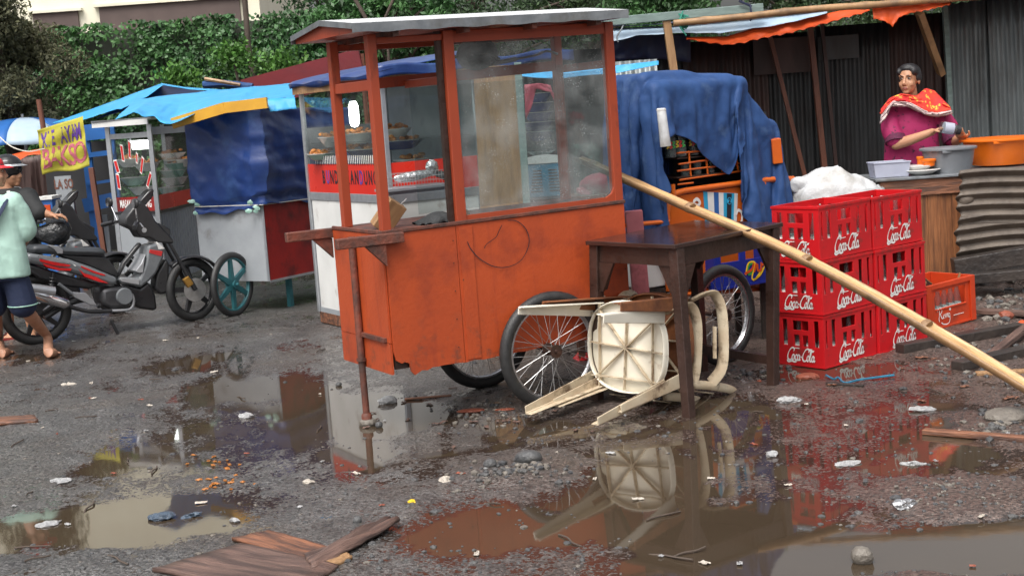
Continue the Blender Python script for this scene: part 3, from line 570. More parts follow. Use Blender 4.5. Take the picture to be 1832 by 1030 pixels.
sheet(.15, X(1232, 200, SY), .02, 2.0, SY, 'corr', .01, seed=1)
sheet(X(1225, 200, SY), X(1375, 200, SY), .02, 2.0, SY - .035, 'corr_rust', .0, seed=2)
sheet(X(1368, 200, SY), X(1472, 200, SY), .02, 2.02, SY + .02, 'corr', 0, seed=3)
sheet(X(1462, 200, SY), X(1592, 200, SY), .02, 2.05, SY - .03, 'corr', .0, seed=4)
sheet(X(1585, 200, SY), X(1705, 200, SY), .02, 2.1, SY + .01, 'corr_rust', .0, seed=5)
sheet(X(1690, 100, SY), X(1775, 100, SY), .02, D(1740, 2, SY - .1).z, SY - .09, 'corr_l', -.015, seed=6, ragged=.02)
sheet(X(1768, 100, SY), X(1905, 100, SY), .02, D(1800, -6, SY - .1).z, SY - .12, 'corr_l', -.02, seed=7, ragged=.02)
sheet(X(1896, 100, SY), X(1896, 100, SY) + 1.3, .02, 2.2, SY - .07, 'corr_l', -.01, seed=9)
sheet(X(1896, 100, SY) + 1.28, X(1896, 100, SY) + 3.4, .02, 2.15, SY - .1, 'corr', .01, seed=10)
sheet(X(1100, 160, 10.9), X(1178, 160, 10.9), .02, D(1140, 108, 10.9).z, 10.9, 'corr_l', 0, seed=8)
for pxs, Y, wd, m in (([(1448, 40), (1474, 292)], 11.85, .045, 'brownpost'), ([(1470, 40), (1488, 220)], 11.92, .03, 'corr_rust'), ([(1192, 36), (1206, 132)], 11.02, .06, 'wood'), ([(1690, 10), (1703, 250)], 11.8, .04, 'beam_g'), ([(1376, 60), (1386, 100)], 11.9, .035, 'brownpost')):
    p, q = D(*pxs[0], Y), D(*pxs[1], Y); q = p + (q - p) * (p.z / (p.z - q.z)); b = MB(); b.bar((q.x, Y, 0), p, wd, wd, (0, 1, 0)); b.build('post', m, t, True)
b = MB(); b.bar(D(1080, 40, 11.00), D(1365, 14, 11.00), .05, .065); b.build('beam', 'beam_g', t, True, bevel=.004)
b = MB(); b.bar(D(1644, 22, 11.3), D(1684, 132, 11.7), .05, .075, (0, 1, 0)); b.build('brace', 'bamboo_g', t, True)
b = MB(); b.grid(20, 8, lambda u, v: (.2 + 4.6 * u, 11.1 + 1.15 * v, 2.12 + .06 * v + .02 * math.sin(u * 19) + (.07 * u))); b.build('roof', 'navy', t, True, solid=.004)
for k, (px, py, wd, h, m) in enumerate(((1400, 100, .5, .3, 'corr_rust'), (1500, 85, .35, .2, 'corr'))):
    p = D(px, py, 12.0); b = MB(); b.box(p, (wd, .01, h)); b.build('patch_panel', m, t, True)
# bamboo front pole and tarps
b = MB(); P = [D(1205, 42, 10.90), D(1330, 30, 10.90), D(1450, 17, 10.90), D(1580, 8, 10.90), D(1706, -3, 10.90), D(1850, -12, 10.90)]
Q = spline(P, 8); b.tube(Q, [.026 + .006 * (i % 9 == 4) + .004 * i / len(Q) for i in range(len(Q))], 10); o = recenter(b.build('bamboo_pole', 'bamboo_g', smooth=True)); tag(o, 'brown bamboo pole carrying the front edge of the orange awning', 'pole')
def interp(pts, u):
    L = [0]
    for a, c in zip(pts, pts[1:]): L.append(L[-1] + math.hypot(c[0] - a[0], c[1] - a[1]))
    s = u * L[-1]
    for i in range(len(pts) - 1):
        if s <= L[i + 1] or i == len(pts) - 2:
            k = (s - L[i]) / (L[i + 1] - L[i] + 1e-9); return (pts[i][0] + (pts[i + 1][0] - pts[i][0]) * k, pts[i][1] + (pts[i + 1][1] - pts[i][1]) * k)
def cloth(name, lab, cat, top, bot, Y0, Y1, m, nu=60, nv=10, amp=.02, fr=9, scal=0, par=None, seed=0, sag=0., Yr=0.):
    """a hanging or stretched sheet whose edges run through surveyed points at the given distances"""
    b = MB(); r = random.Random(seed); ph = [r.uniform(0, 6) for _ in range(5)]
    def f(u, v):
        p, q = interp(top, u), interp(bot, u); x = p[0] + (q[0] - p[0]) * v; y = p[1] + (q[1] - p[1]) * v
        P = D(x, y, Y0 + (Y1 - Y0) * v + Yr * u)
        k = amp * (.35 + .65 * v) * (1.5 * fn(fr * u * 1.6, v * 1.3 + u * 1.1, seed * 3.7 + ph[0]) + .75 * crease(fr * u * 1.3 + v * 1.7, v * 1.6 - u * 2, seed + 9.1) + .35 * math.sin(fr * 6.28 * u + ph[0] + 1.5 * v))
        return P + Vector((k * .25, k, k * .3 + (scal * abs(math.sin(u * nu * .55)) if v == 1 else 0) - sag * math.sin(math.pi * v)))
    b.grid(nu, nv, f); o = b.build(name, m, par, par is not None, smooth=True, solid=.003)
    if par is None: recenter(o); tag(o, lab, cat)
    return o
cloth('pale_tarp', 'pale blue white tarp sagging under the beam right of the orange cart', 'tarp', [(1085, 52), (1200, 47), (1330, 38), (1480, 20)], [(1085, 78), (1140, 64), (1200, 60), (1290, 60), (1400, 44), (1480, 24)], 11.15, 11.02, 'tarp_pale', amp=.012)
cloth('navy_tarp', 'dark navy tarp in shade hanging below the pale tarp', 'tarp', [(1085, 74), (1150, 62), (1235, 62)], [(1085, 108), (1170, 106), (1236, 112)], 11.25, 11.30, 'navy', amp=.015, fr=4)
cloth('orange_awning', 'bright orange scalloped awning hanging from the bamboo pole', 'awning', [(1228, 67), (1300, 66), (1345, 52), (1420, 38), (1545, 10), (1556, 6)], [(1228, 72), (1300, 83), (1330, 78), (1420, 60), (1470, 46), (1556, 22)], 11.10, 11.00, 'tarp_orange', 90, 8, .012, 7, .014)
cloth('orange_flap', 'torn orange awning flap with a drooping point above the woman', 'awning', [(1560, 8), (1630, 2), (1700, -6)], [(1563, 36), (1585, 40), (1597, 50), (1612, 30), (1650, 22), (1700, 10)], 10.95, 10.90, 'tarp_orange', 70, 8, .012, 5, .01)
cloth('blue_white_tarp', 'thin light blue tarp edge seen through the wet glass of the orange cart', 'tarp', [(905, 122), (1000, 122), (1100, 118), (1178, 109)], [(905, 136), (1000, 141), (1100, 131), (1178, 117)], 10.3, 10.2, 'tarp_light', amp=.01, fr=3)
b = MB()
for k in range(9): b.tube([D(1214 + 3 * math.sin(k), 26 + 3 * k, 10.95), D(1228 + 4 * math.cos(k * 2), 30 + 3 * k, 10.93)], .008, 5)
b.tube(spline([D(1222, 20, 10.93), D(1216, 45, 10.90), D(1228, 64, 10.90)], 5), .006, 5); o = recenter(b.build('rope_knot', 'greenrope')); tag(o, 'green cord knot lashing the beam to the wooden post', 'rope')
b = MB(); b.tube(spline([D(1342, 8, 10.92), D(1345, 30, 10.90), D(1342, 38, 10.90)], 5), .008, 5); b.tube([D(1322, 2, 10.95), D(1345, 12, 10.95)], .01, 5); o = recenter(b.build('rope_tie', 'navy')); tag(o, 'dark cord tie round the bamboo pole', 'rope')
b = MB(); b.tube(spline([D(1118, 38, 11.00), D(1112, 52, 10.98), D(1104, 66, 10.98), D(1106, 76, 10.98)], 5), .006, 6); o = recenter(b.build('wire_hook', 'galv')); tag(o, 'bent wire hook hanging from the grey green beam', 'hook')
# ================================================================== ORANGE PUSHCART (main)
YAW = R(29.04); CL, CW, ZB, ZT, ZR = 1.396, .611, .303, .987, 1.935
cart = thing('food_cart', 'large orange wooden food cart with glass case and grey metal roof in the foreground', 'food cart', (-.6, 6.6, 0), YAW)
CM = wmat(cart); CMi = CM.inverted()
def cl(px, py, yl=0.): # photo point on the cart's long plane, local x and z
    P = CM @ Vector((0, yl, 0)); N = CM.to_3x3() @ Vector((0, 1, 0)); q = CMi @ onplane(px, py, P, N); return q.x, q.z
def sl(b, k=.014):
    b.v = [(v[0], v[1], v[2] + k * v[0] if v[2] > .2 else v[2]) for v in b.v]; return b
XZ = lambda y: Matrix(((1, 0, 0, 0), (0, 0, -1, y), (0, 1, 0, 0), (0, 0, 0, 1)))   # poly (x,z) extruded towards -y
XM = .43
b = MB()   # near side panel, two sheets with a ragged lower edge and a broken corner
r = random.Random(5)
low = [(.385, ZB - .002)] + [(.385 - .03 * i, ZB + r.uniform(-.006, .006)) for i in range(1, 9)] + [(.105, ZB - .018), (.088, ZB + .002), (.08, ZB + .045), (.055, ZB + .055), (.04, ZB + .05), (.012, ZB + .068), (.002, ZB + .11)]
b.prism([(.002, ZT), (.385, ZT)] + low, XZ(0), .011)
low = [(1.39 - .05 * i, ZB + r.uniform(-.004, .004)) for i in range(0, 21)]
b.prism([(.388, ZB), (.388, ZT), (1.39, ZT)] + low, XZ(0), .011)
side = sl(b).build('side_panel', 'orange', cart)
b = MB(); b.bb(.40, .475, -.0165, -.0112, ZB + .01, ZT - .01); sl(b).build('batten', 'orange', side)
b = MB()
for px, py in ((808, 430), (809, 470), (812, 520), (815, 570), (818, 620), (826, 500), (1118, 540), (1116, 480)):
    x, z = cl(px, py); b.lathe([(.0035, 0), (.003, .002), (0, .0025)], (x, -.0168, z), (0, -1, 0), 6)
b.build('nail', 'rust', side)
x0, z0 = cl(888, 436); b = MB(); pts = []
for px, py in ((833, 432), (840, 446), (856, 463), (880, 476), (905, 477), (928, 466), (941, 444), (943, 424), (935, 406), (920, 395), (905, 394)):
    x, z = cl(px, py); pts.append((x, z))
chk = [cl(*p) for p in ((863, 444), (868, 436), (884, 424), (889, 414), (895, 402))]
pen(b, [pts, chk], Matrix(((1, 0, 0, 0), (0, 0, -1, -.0172), (0, 1, 0, 0), (0, 0, 0, 1))), .0048, .003, .4)
b.build('pen_circle', 'ink', side)
b = MB(); b.bb(.012, CL, 0.012, .024, ZB + .02, ZT - .005); b.bb(0.012, CL, CW - .012, CW, ZB, ZT); b.bb(CL - .012, CL, .024, CW - .012, ZB, ZT); sl(b).build('body_frame', 'darkwood', cart)
b = MB(); b.bb(-.011, 0, 0, CW, .458, ZT); b.bb(-.011, 0, .0, CW, ZB - .0, .455); sl(b).build('end_panel', 'orange', cart)
b = MB(); b.bb(-.028, -.0115, .03, .345, .462, .482); sl(b).build('strap', 'orange_worn', cart)
b = MB(); b.bb(0, CL, -.0, CW, ZT + .001, ZT + .012); sl(b).build('counter', 'orange_worn', cart)
b = MB(); b.bb(.0, CL, -.018, -.0015, ZT + .002, ZT + .02); b.bb(-.016, -.0015, -.018, CW, ZT + .002, ZT + .02); sl(b).build('edge_trim', 'orange_worn', cart, bevel=.003)
b = MB(); b.bb(.02, CL - .02, .03, CW - .02, ZB + .03, ZB + .045); sl(b).build('floor', 'darkwood', cart)
for y0, y1, xa, xb in ((-.06, -.019, -.26, .085), (CW + .002, CW + .045, -.26, .085)):
    b = MB(); b.bb(xa, xb, y0, y1, .945, .995); h = b.build('handle', 'orange_worn', cart, bevel=.005)
    ym = (y0 + y1) / 2 + .012; b = MB(); b.prism([(-.012, .943), (-.115, .943), (-.012, .84)], XZ(ym), .024); b.build('bracket', 'orange_worn', h)
ps = .046
def post(x, y, z0=ZT + .013, z1=ZR, w_=ps, nm='post', m='orange_post'):
    b = MB(); b.bb(x - w_ / 2, x + w_ / 2, y - w_ / 2, y + w_ / 2, z0, z1); return sl(b).build(nm, m, cart, bevel=.003)
post(.025, .025); post(.03, CW - .102); post(XM, .025, w_=.055); post(CL - .025, .025, w_=.05); post(CL - .03, CW - .08)
yf = CW - .08
for a, c_, h in (((.05, yf, 1.71), (CL - .05, yf, 1.74), .055), ((.03, .05, 1.70), (.03, CW - .125, 1.70), .05), ((XM, .05, 1.70), (XM, yf - .02, 1.70), .04), ((CL - .03, .05, 1.72), (CL - .03, yf - .02, 1.72), .04),
                 ((.05, .025, ZR - .03), (XM - .03, .025, ZR - .03), .03), ((XM + .03, .025, ZR - .02), (CL - .05, .025, ZR - .02), .035), ((.05, yf, ZR - .03), (CL - .05, yf, ZR - .03), .035)):
    b = MB(); b.bar(a, c_, .03, h); sl(b).build('rail', 'orange_post', cart, bevel=.003)
b = MB(); b.bb(XM - .055, XM - .03, .02, .05, ZT + .013, ZR); sl(b).build('inner_frame', 'darkwood', cart)
# glass case: frame strips and panes
zg0, zg1 = ZT + .03, ZR - .04
b = MB(); b.bb(XM + .03, CL - .052, .02, .024, zg0, zg1); sl(b).build('glass_pane', 'glass_wet', cart)
b = MB(); b.bb(CL - .02, CL - .016, .05, yf - .025, zg0, zg1 - .2); sl(b).build('glass_pane', 'glass_wet', cart)
b = MB(); b.bb(XM + .02, CL - .05, yf - .002, yf + .002, zg0, 1.68); sl(b).build('glass_pane', 'glass', cart)
b = MB(); b.bb(XM + .028, CL - .05, .005, .019, ZT + .013, zg0 + .012); b.prism([(CL - .05, zg0 + .012), (CL - .05, zg0 + .06), (CL - .065, zg0 + .03), (CL - .1, zg0 + .012)], XZ(.019), .014)
sl(b).build('glass_sill', 'orange_post', cart); b = MB()
b.prism([(XM + .028, zg1 + .012), (XM + .028, zg1 - .02), (CL - .05, zg1 - .02), (CL - .05, zg1 + .012)], XZ(.017), .01); sl(b).build('glass_head', 'orange_post', cart)
# roof
xa, xb, ya, yb = -.115, CL + .03, -.1, CW + .085; ym = (ya + yb) / 2; ze = ZR + .012; rise = .046
b = MB(); YZ = Matrix(((0, 0, 1, xa + .02), (1, 0, 0, 0), (0, 1, 0, 0), (0, 0, 0, 1)))
b.prism([(ya + .012, ze - .002), (ya + .012, ze + .03), (ym, ze + .03 + rise), (yb - .012, ze + .03), (yb - .012, ze - .002)], YZ, xb - xa - .04)
rf = sl(b).build('roof', 'orange_post', cart)
b = MB()
for y0, y1 in ((ya, ym), (ym, yb)):
    z0_, z1_ = (ze + .034, ze + .034 + rise) if y0 == ya else (ze + .034 + rise, ze + .034)
    b.prism([(y0, z0_), (y1, z1_), (y1, z1_ + .004), (y0, z0_ + .004)], Matrix(((0, 0, 1, xa), (1, 0, 0, 0), (0, 1, 0, 0), (0, 0, 0, 1))), xb - xa)
sl(b).build('roof_sheet', 'rooftop', rf)
b = MB(); b.grid(60, 2, lambda u, v: (xa + (xb - xa) * u, ya - .002 + .002 * math.sin(u * 60), ze - .006 + .003 * math.sin(u * 41) + v * (.044 - .003 * math.sin(u * 41)))); b.grid(60, 2, lambda u, v: (xa + (xb - xa) * u, yb + .002, ze - .002 + v * .04))
for y0, y1 in ((ya, ym), (ym, yb)):
    zz0, zz1 = (ze + .012, ze + .012 + rise) if y0 == ya else (ze + .012 + rise, ze + .012)
    b.add([(xa - .001, y0, zz0), (xa - .001, y1, zz1), (xa - .001, y1, zz1 + .027), (xa - .001, y0, zz0 + .027)], [(0, 1, 2, 3)])
sl(b).build('metal_edge', 'galv', rf, solid=.003)
b = MB()
for i in range(4): b.bb(.1 + .38 * i, .13 + .38 * i, ya + .02, yb - .02, ze - .03, ze - .004)
sl(b).build('rafter', 'orange_worn', rf)
# support leg and wheels
b = MB(); ly = .534 * CW
b.tube([(-.03, ly, .965), (-.03, ly, .34)], .0185, 12); b.tube([(-.03, ly, .34), (-.028, ly, .04)], .0175, 12); b.lathe([(.026, 0), (.026, .014)], (-.03, ly, .335), n=12); b.lathe([(.027, 0), (.027, .02), (.02, .03)], (-.028, ly, .035), n=12)
b.build('support_leg', 'orange_worn', cart, smooth=True)
fx = .613 * CL
wheel(cart, (fx, -.07, .305), (0, 1, 0), .305, .031); wheel(cart, (fx, CW + .08, .305), (0, 1, 0), .305, .031)
b = MB(); b.tube([(fx, -.1, .305), (fx, CW + .1, .305)], .012, 8); b.build('axle', 'rust', cart)
# stone under the leg
P = CM @ Vector((-.028, ly, 0)); b = MB(); b.rock((P.x, P.y, .012), (.05, .045, .03), 4); o = recenter(b.build('stone', 'stone_l', smooth=False)); tag(o, 'grey brown stone under the support leg of the orange cart', 'stone')
b = MB(); b.rock(tuple(G(678, 764) + Vector((0, 0, .012))), (.022, .02, .022), 9); o = recenter(b.build('stone', 'stone')); tag(o, 'small dark stone just right of the orange cart leg', 'stone')
# things left in the cart
t = thing('cloth_bundle', 'dark grey rounded bundle on the top rail inside the glass case', 'bundle', tuple(CM @ Vector((.84, yf - .06, 1.775))), YAW)
b = MB(); b.rock((0, 0, .075), (.14, .085, .10), 21, 4, .3); b.build('bundle', 'greybundle', t, smooth=True)
b = MB(); b.tube(spline([(-.09, -.06, .02), (0, -.1, .06), (.09, -.06, .03)], 6), .012, 6); b.build('fold', 'greybundle', t, smooth=True)
b = MB(); a, c_ = CM @ Vector((.92, yf - .04, 1.785)), CM @ Vector((1.28, yf - .04, 1.83)); b.tube([a, a.lerp(c_, .45)], .012, 8); b.tube(spline([a.lerp(c_, .45), a.lerp(c_, .8), c_ + Vector((0, 0, .01)), c_ + Vector((.06, .02, -.01))], 6), .007, 6)
o = recenter(b.build('kitchen_tool', 'galv', smooth=True)); tag(o, 'long handled metal tool lying on the top rail of the glass case', 'tool')
t = thing('wood_block', 'brown wooden block leaning at the open end of the orange cart', 'block', tuple(CM @ Vector((.08, .22, ZT + .012))), (R(18), R(35), YAW))
b = MB(); b.bb(-.05, .05, -.035, .035, 0, .16); b.build('block', 'wood', t, bevel=.004); b = MB(); b.tube([(.02, 0, .16), (.03, 0, .2)], .003, 5); b.build('nail', 'spoke', t)
t = thing('grey_rag', 'folded dark grey rag on the orange cart counter beside the middle post', 'rag', tuple(CM @ Vector((.36, .12, ZT + .02))), YAW)
b = MB(); b.grid(24, 14, lambda u, v: (.22 * (u - .5), .16 * (v - .5), .045 * math.sin(math.pi * u) * math.sin(math.pi * v) ** .4 + .008 * math.sin(u * 17 + v * 9))); b.build('cloth', 'greybundle', t, smooth=True, solid=.004)
b = MB(); b.rock((.12, -.02, .02), (.05, .04, .04), 5, 3); b.build('knot', 'wood', t, smooth=True)
# ================================================================== PLASTIC CHAIRS
def chair(label, m, mu):
    t = thing('plastic_chair', label, 'chair', group='plastic chairs fallen together by the cart wheel')
    SW, SD, SH = .22, .215, .43
    def out(a, k=1., e=2.6):
        c_, s_ = math.cos(a), math.sin(a); q = (abs(c_) ** e + abs(s_) ** e) ** (-1 / e); return c_ * q * SW * k, s_ * q * SD * k
    b = MB(); N = 40
    b.grid(N, 8, lambda u, v: (*out(2 * math.pi * u, [1, 1, 1.02, 1, .97, .6, .3, .001][round(v * 7)]), SH + [-.035, -.012, 0, .004, 0, -.008, -.011, -.012][round(v * 7)]), True)
    s = b.build('seat', m, t, smooth=True, solid=.005)
    b = MB()
    for k in range(4):
        a = k * math.pi / 4 + .05; x, y = out(a, .95); b.bar((-x, -y, SH - .026), (x, y, SH - .026), .005, .018)
    for yy in (-.15, .15): b.bar((-SW * .92, yy, SH - .026), (SW * .92, yy, SH - .026), .005, .018)
    for xx in (-.155, .155): b.bar((xx, -SD * .92, SH - .026), (xx, SD * .92, SH - .026), .005, .018)
    b.build('rib', mu, s)
    for sx in (-1, 1):
        for sy in (-1, 1):
            b = MB(); top = Vector((sx * .175, sy * .17, SH - .005)); bot = Vector((sx * (.225 if sy > 0 else .19), sy * (.215 if sy > 0 else .25), -.09)); d = (bot - top)
            mid = top + d * .35; e = Vector((sx, 0, 0)); g = Vector((0, sy, 0))
            b.bar(top + g * .03, bot + g * .012, .075, .006, (0, 1, 0), .04); b.bar(top + e * .034 + g * -.005, bot + e * .018 - g * .005, .006, .07, (0, 1, 0), .006, .036)
            b.bar(top + g * .027 + e * .02, bot + g * .010 + e * .01, .012, .012, (0, 1, 0))
            b.build('leg', m if sy > 0 else mu, t, bevel=.003)
    b = MB(); bk = lambda x, z: (x, -.205 - .10 * (z - SH) / .4 - .05 * (1 - (x / .22) ** 2), z)
    fr = [(-.2, SH), (-.215, .56), (-.21, .7), (-.17, .8), (-.08, .835), (.08, .835), (.17, .8), (.21, .7), (.215, .56), (.2, SH)]
    b.tube(spline([bk(*p) for p in fr], 6), .021, 8, flat=.45)
    b.grid(14, 12, lambda u, v: bk((-.06 + .12 * u) * (1.35 - .5 * v), SH + .0 + .39 * v))
    for sx in (-1, 1): b.bar(bk(sx * .12, SH + .02), bk(sx * .13, .8), .03, .006, (0, 1, 0))
    b.build('backrest', mu, t, smooth=True)
    for sx in (-1, 1):
        b = MB(); P = spline([(sx * .205, -.225, .57), (sx * .25, -.15, .60), (sx * .265, 0, .605), (sx * .265, .13, .60), (sx * .255, .2, .57), (sx * .24, .205, .51), (sx * .215, .18, .43)], 6)
        b.tube(P, .030, 8, flat=.4); b.tube([P[8] + Vector((-sx * .012, 0, -.05)), P[14] + Vector((-sx * .012, 0, -.05))], .012, 6, flat=.5); b.build('armrest', mu, t, smooth=True)
    return t
def lay(t, seat_c, up, right):
    up = Vector(up).normalized(); rt = Vector(right); rt = (rt - up * rt.dot(up)).normalized(); f = up.cross(rt)
    m = Matrix((rt, f, up)).transposed(); p = Vector(seat_c) - m @ Vector((0, 0, .42)); t.location = p; t.rotation_euler = m.to_euler()
c1 = chair('cream plastic armchair lying on its back with its ribbed seat underside facing the camera', 'plastic_w', 'plastic_d')
lay(c1, D(1117, 622, 6.86), (.66, .75, -.05), (-.75, .66, .03))
c2 = chair('filthy brown stained plastic armchair nested behind the cream one under the table', 'plastic_r', 'plastic_d')
lay(c2, D(1117, 620, 6.86) + Vector((.15, .10, .012)), (.72, .69, -.04), (-.69, .72, -.04))
for c_ in (c1, c2): c_.scale = (1.07, 1.07, 1.07)
# ================================================================== DARK TABLE
tN, tR, tL = D(1207, 438, 6.63), D(1401, 398, 7.2), D(1047, 431, 7.05); tB = tL + tR - tN; tc = (tN + tB) / 2
tb = thing('wooden_table', 'dark brown wet wooden table with splayed legs in front of the orange cart', 'table', (tc.x, tc.y, 0))
b = MB(); dn = Vector((0, 0, -.022)); b.add([tN, tR, tB, tL, tN + dn, tR + dn, tB + dn, tL + dn], [(0, 1, 2, 3), (7, 6, 5, 4), (0, 4, 5, 1), (1, 5, 6, 2), (2, 6, 7, 3), (3, 7, 4, 0)])
top_m = pm('wet_tabletop', (.045, .022, .018), (.03, .016, .013), 6, .12, .05, rvar=.08, spec=.6)
b.build('tabletop', top_m, tb, True, bevel=.003)
ins = lambda p, k=.1: p + (tc - p) * k
feet = {0: Vector((.815, 6.555, -.005)), 1: Vector((1.335, 7.12, -.005)), 2: ins(tB, -.02), 3: ins(tL, .02)}
for k in (2, 3): feet[k] = Vector((feet[k].x, feet[k].y, -.005))
cs = [tN, tR, tB, tL]; tops = []
for i, p in enumerate(cs):
    q = ins(p, .11); q.z = p.z - .023; tops.append(q); f = feet[i].copy(); f.z = -.005; b = MB(); dirn = (cs[(i + 1) % 4] - p); dirn.z = 0
    b.bar(f, q, .048, .048, dirn.normalized().cross(Vector((0, 0, 1))), .056, .056); b.build('leg', 'darkwood', tb, True, bevel=.003)
for i in range(4):
    p, q = tops[i], tops[(i + 1) % 4]; b = MB(); z = Vector((0, 0, -.045)); b.bar(p.lerp(q, .03) + z, p.lerp(q, .97) + z, .02, .088); b.build('apron', 'darkwood', tb, True)
    for s_, e_ in ((p, q), (q, p)):
        d = (e_ - s_).normalized(); b = MB(); m4 = frame(s_ + d * .02 + Vector((0, 0, -.09)), d, (0, 0, 1)); b.prism([(0, 0), (.1, 0), (.02, -.15), (0, -.15)], m4, .016); b.build('bracket', 'darkwood', tb, True)
b = MB(); b.bar(feet[1].lerp(tops[1], .17), feet[2].lerp(tops[2], .17), .03, .045); b.bar(feet[3].lerp(tops[3], .17), feet[0].lerp(tops[0], .17) + Vector((0, 0, 0)), .0301, .0301) if False else None; b.build('stretcher', 'darkwood', tb, True)
# ================================================================== SPLIT BAMBOO POLE leaning across the table
P1, P2 = D(1360, 428, 6.95), D(1040, 287, 7.8); d = (P1 - P2); tz = (P1.z) / -d.z; P3 = P1 + d * tz * 1.0; P3.z = .012
N = 110; nodes = [.03, .225, .43, .62, .8, .955]; A0 = P2 - d * .02; LB = (P3 - A0).length
U1 = (P1 - A0).length / LB; U2 = min((abs(A0.lerp(P3, k / 400).x / A0.lerp(P3, k / 400).y - ray(1832, 640).x / ray(1832, 640).y), k / 400) for k in range(401))[1]
bend = lambda u: -.135 * (max(0, u - U1) / (U2 - U1)) ** 1.6 if u < U2 + .12 else -.135 * ((U2 + .12 - U1) / (U2 - U1)) ** 1.6
BX = (P3 - A0).normalized(); BY = Vector((0, 0, 1)).cross(BX).normalized(); BZ = BX.cross(BY); BM = Matrix((BX, BY, BZ)).transposed().to_4x4(); BM.translation = A0
UE = next((k / 400 for k in range(400) if A0.lerp(P3, k / 400).z + bend(k / 400) < .01), 1.0)
bt_ = thing('bamboo_pole', 'long split bamboo pole leaning over the table corner down to the ground', 'pole'); bt_.matrix_basis = BM
rad_ = lambda u: (.032 + .016 * u) * (1 + sum(.13 * math.exp(-((u - k) / .005) ** 2) for k in nodes))
b = MB(); b.grid(N, 12, lambda u, v: (LB * UE * u, -rad_(u * UE) * math.cos(math.pi * (1.08 * v - .04)), bend(u * UE) - rad_(u * UE) * (math.sin(math.pi * (1.08 * v - .04)) * .9 - .35) + .004 * fn(u * 6, v)), False); b.build('outer_culm', 'bamboo_g', bt_, smooth=True, solid=.007)
b = MB(); b.grid(N, 12, lambda u, v: (LB * UE * u, -rad_(u * UE) * .93 * math.cos(math.pi * v), bend(u * UE) + rad_(u * UE) * (.42 - .42 * math.sin(math.pi * v) ** 2 + .13 * math.cos(math.pi * (v - .5)) ** 6) + .004 * fn(u * 8, v * 2)), False); b.build('split_face', 'bamboo', bt_, smooth=True, solid=.003)
for k in nodes:
    if k > UE: continue
    b = MB(); r_ = rad_(k); z_ = bend(k); b.tube([(LB * k - .012, 0, z_ + r_ * .05), (LB * k, 0, z_ + r_ * .08), (LB * k + .014, 0, z_ + r_ * .05)], [r_ * .84, r_ * .98, r_ * .86], 14, flat=.72); b.build('node', 'node', bt_, smooth=True)
# ================================================================== RED CRATES
def holed(b, m4, W, H, holes, th):
    xs_ = sorted({0, W, *[h[0] for h in holes], *[h[1] for h in holes]}); zs_ = sorted({0, H, *[h[2] for h in holes], *[h[3] for h in holes]})
    nx_, nz_ = len(xs_) - 1, len(zs_) - 1
    S = [[not any(h[0] - 1e-6 <= xs_[i] and xs_[i + 1] <= h[1] + 1e-6 and h[2] - 1e-6 <= zs_[j] and zs_[j + 1] <= h[3] + 1e-6 for h in holes) for j in range(nz_)] for i in range(nx_)]
    ok = lambda i, j: 0 <= i < nx_ and 0 <= j < nz_ and S[i][j]
    V = {}; vs = []; fs = []
    def vid(i, j, k):
        if (i, j, k) not in V: V[(i, j, k)] = len(vs); vs.append(m4 @ Vector((xs_[i], zs_[j], k * th)))
        return V[(i, j, k)]
    for i in range(nx_):
        for j in range(nz_):
            if not S[i][j]: continue
            fs.append((vid(i, j, 0), vid(i, j + 1, 0), vid(i + 1, j + 1, 0), vid(i + 1, j, 0))); fs.append((vid(i, j, 1), vid(i + 1, j, 1), vid(i + 1, j + 1, 1), vid(i, j + 1, 1)))
            for di, dj, e in ((-1, 0, ((0, 0), (0, 1))), (1, 0, ((1, 1), (1, 0))), (0, -1, ((1, 0), (0, 0))), (0, 1, ((0, 1), (1, 1)))):
                if not ok(i + di, j + dj): (p, q), (r_, s_) = e; fs.append((vid(i + p, j + q, 0), vid(i + p, j + q, 1), vid(i + r_, j + s_, 1), vid(i + r_, j + s_, 0)))
    b.add(vs, fs)
def script_logo():
    """flowing white script lettering, baseline 0, cap height 1, about 2.9 wide"""
    S = []
    def C(x): return [(x + .78, .72), (x + .86, .9), (x + .70, 1.02), (x + .45, .93), (x + .2, .6), (x + .1, .25), (x + .2, .02), (x + .42, -.02), (x + .62, .12)]
    def o(x, w=.3): return [(x + w * .5, .45), (x + w * .1, .33), (x + w * .05, .1), (x + w * .45, 0), (x + w * .9, .16), (x + w * .92, .36), (x + w * .5, .45), (x + w * .1, .3)]
    def c(x): return [(x + .28, .36), (x + .2, .45), (x + .05, .33), (x + .03, .1), (x + .18, 0), (x + .32, .12)]
    S += [C(0), [(.18, .03), (.08, -.1), (.3, -.2), (.62, -.1), (.95, -.16), (1.2, -.1)]]
    S += [o(.62, .28), c(.96), o(1.26, .26), [(1.55, .46), (1.51, .2), (1.55, .02), (1.66, .1)], [(1.62, .27), (1.78, .31)]]
    S += [C(1.78), [(2.56, .76), (2.68, .98), (2.9, .9), (3.08, .84), (3.2, .96)], o(2.4, .27), [(2.70, .1), (2.82, .5), (2.92, .9), (2.84, .95), (2.77, .6), (2.75, .12), (2.82, 0), (2.92, .08)], o(2.96, .26), [(3.25, .46), (3.21, .2), (3.25, .02), (3.38, .12)]]
    sh = .12
    return [[((x + y * sh), y) for x, y in s] for s in S]
LOGO = script_logo()
def logo(parent, m4, size, name='logo', m='white', strokes=None, w0=.13, w1=.055):
    b = MB(); pen(b, strokes or LOGO, m4 @ Matrix.Diagonal((size * .86, size, 1, 1)), w0, w1, .9, 5); return b.build(name, m, parent)
KL, KS, KH = .478, .318, .298
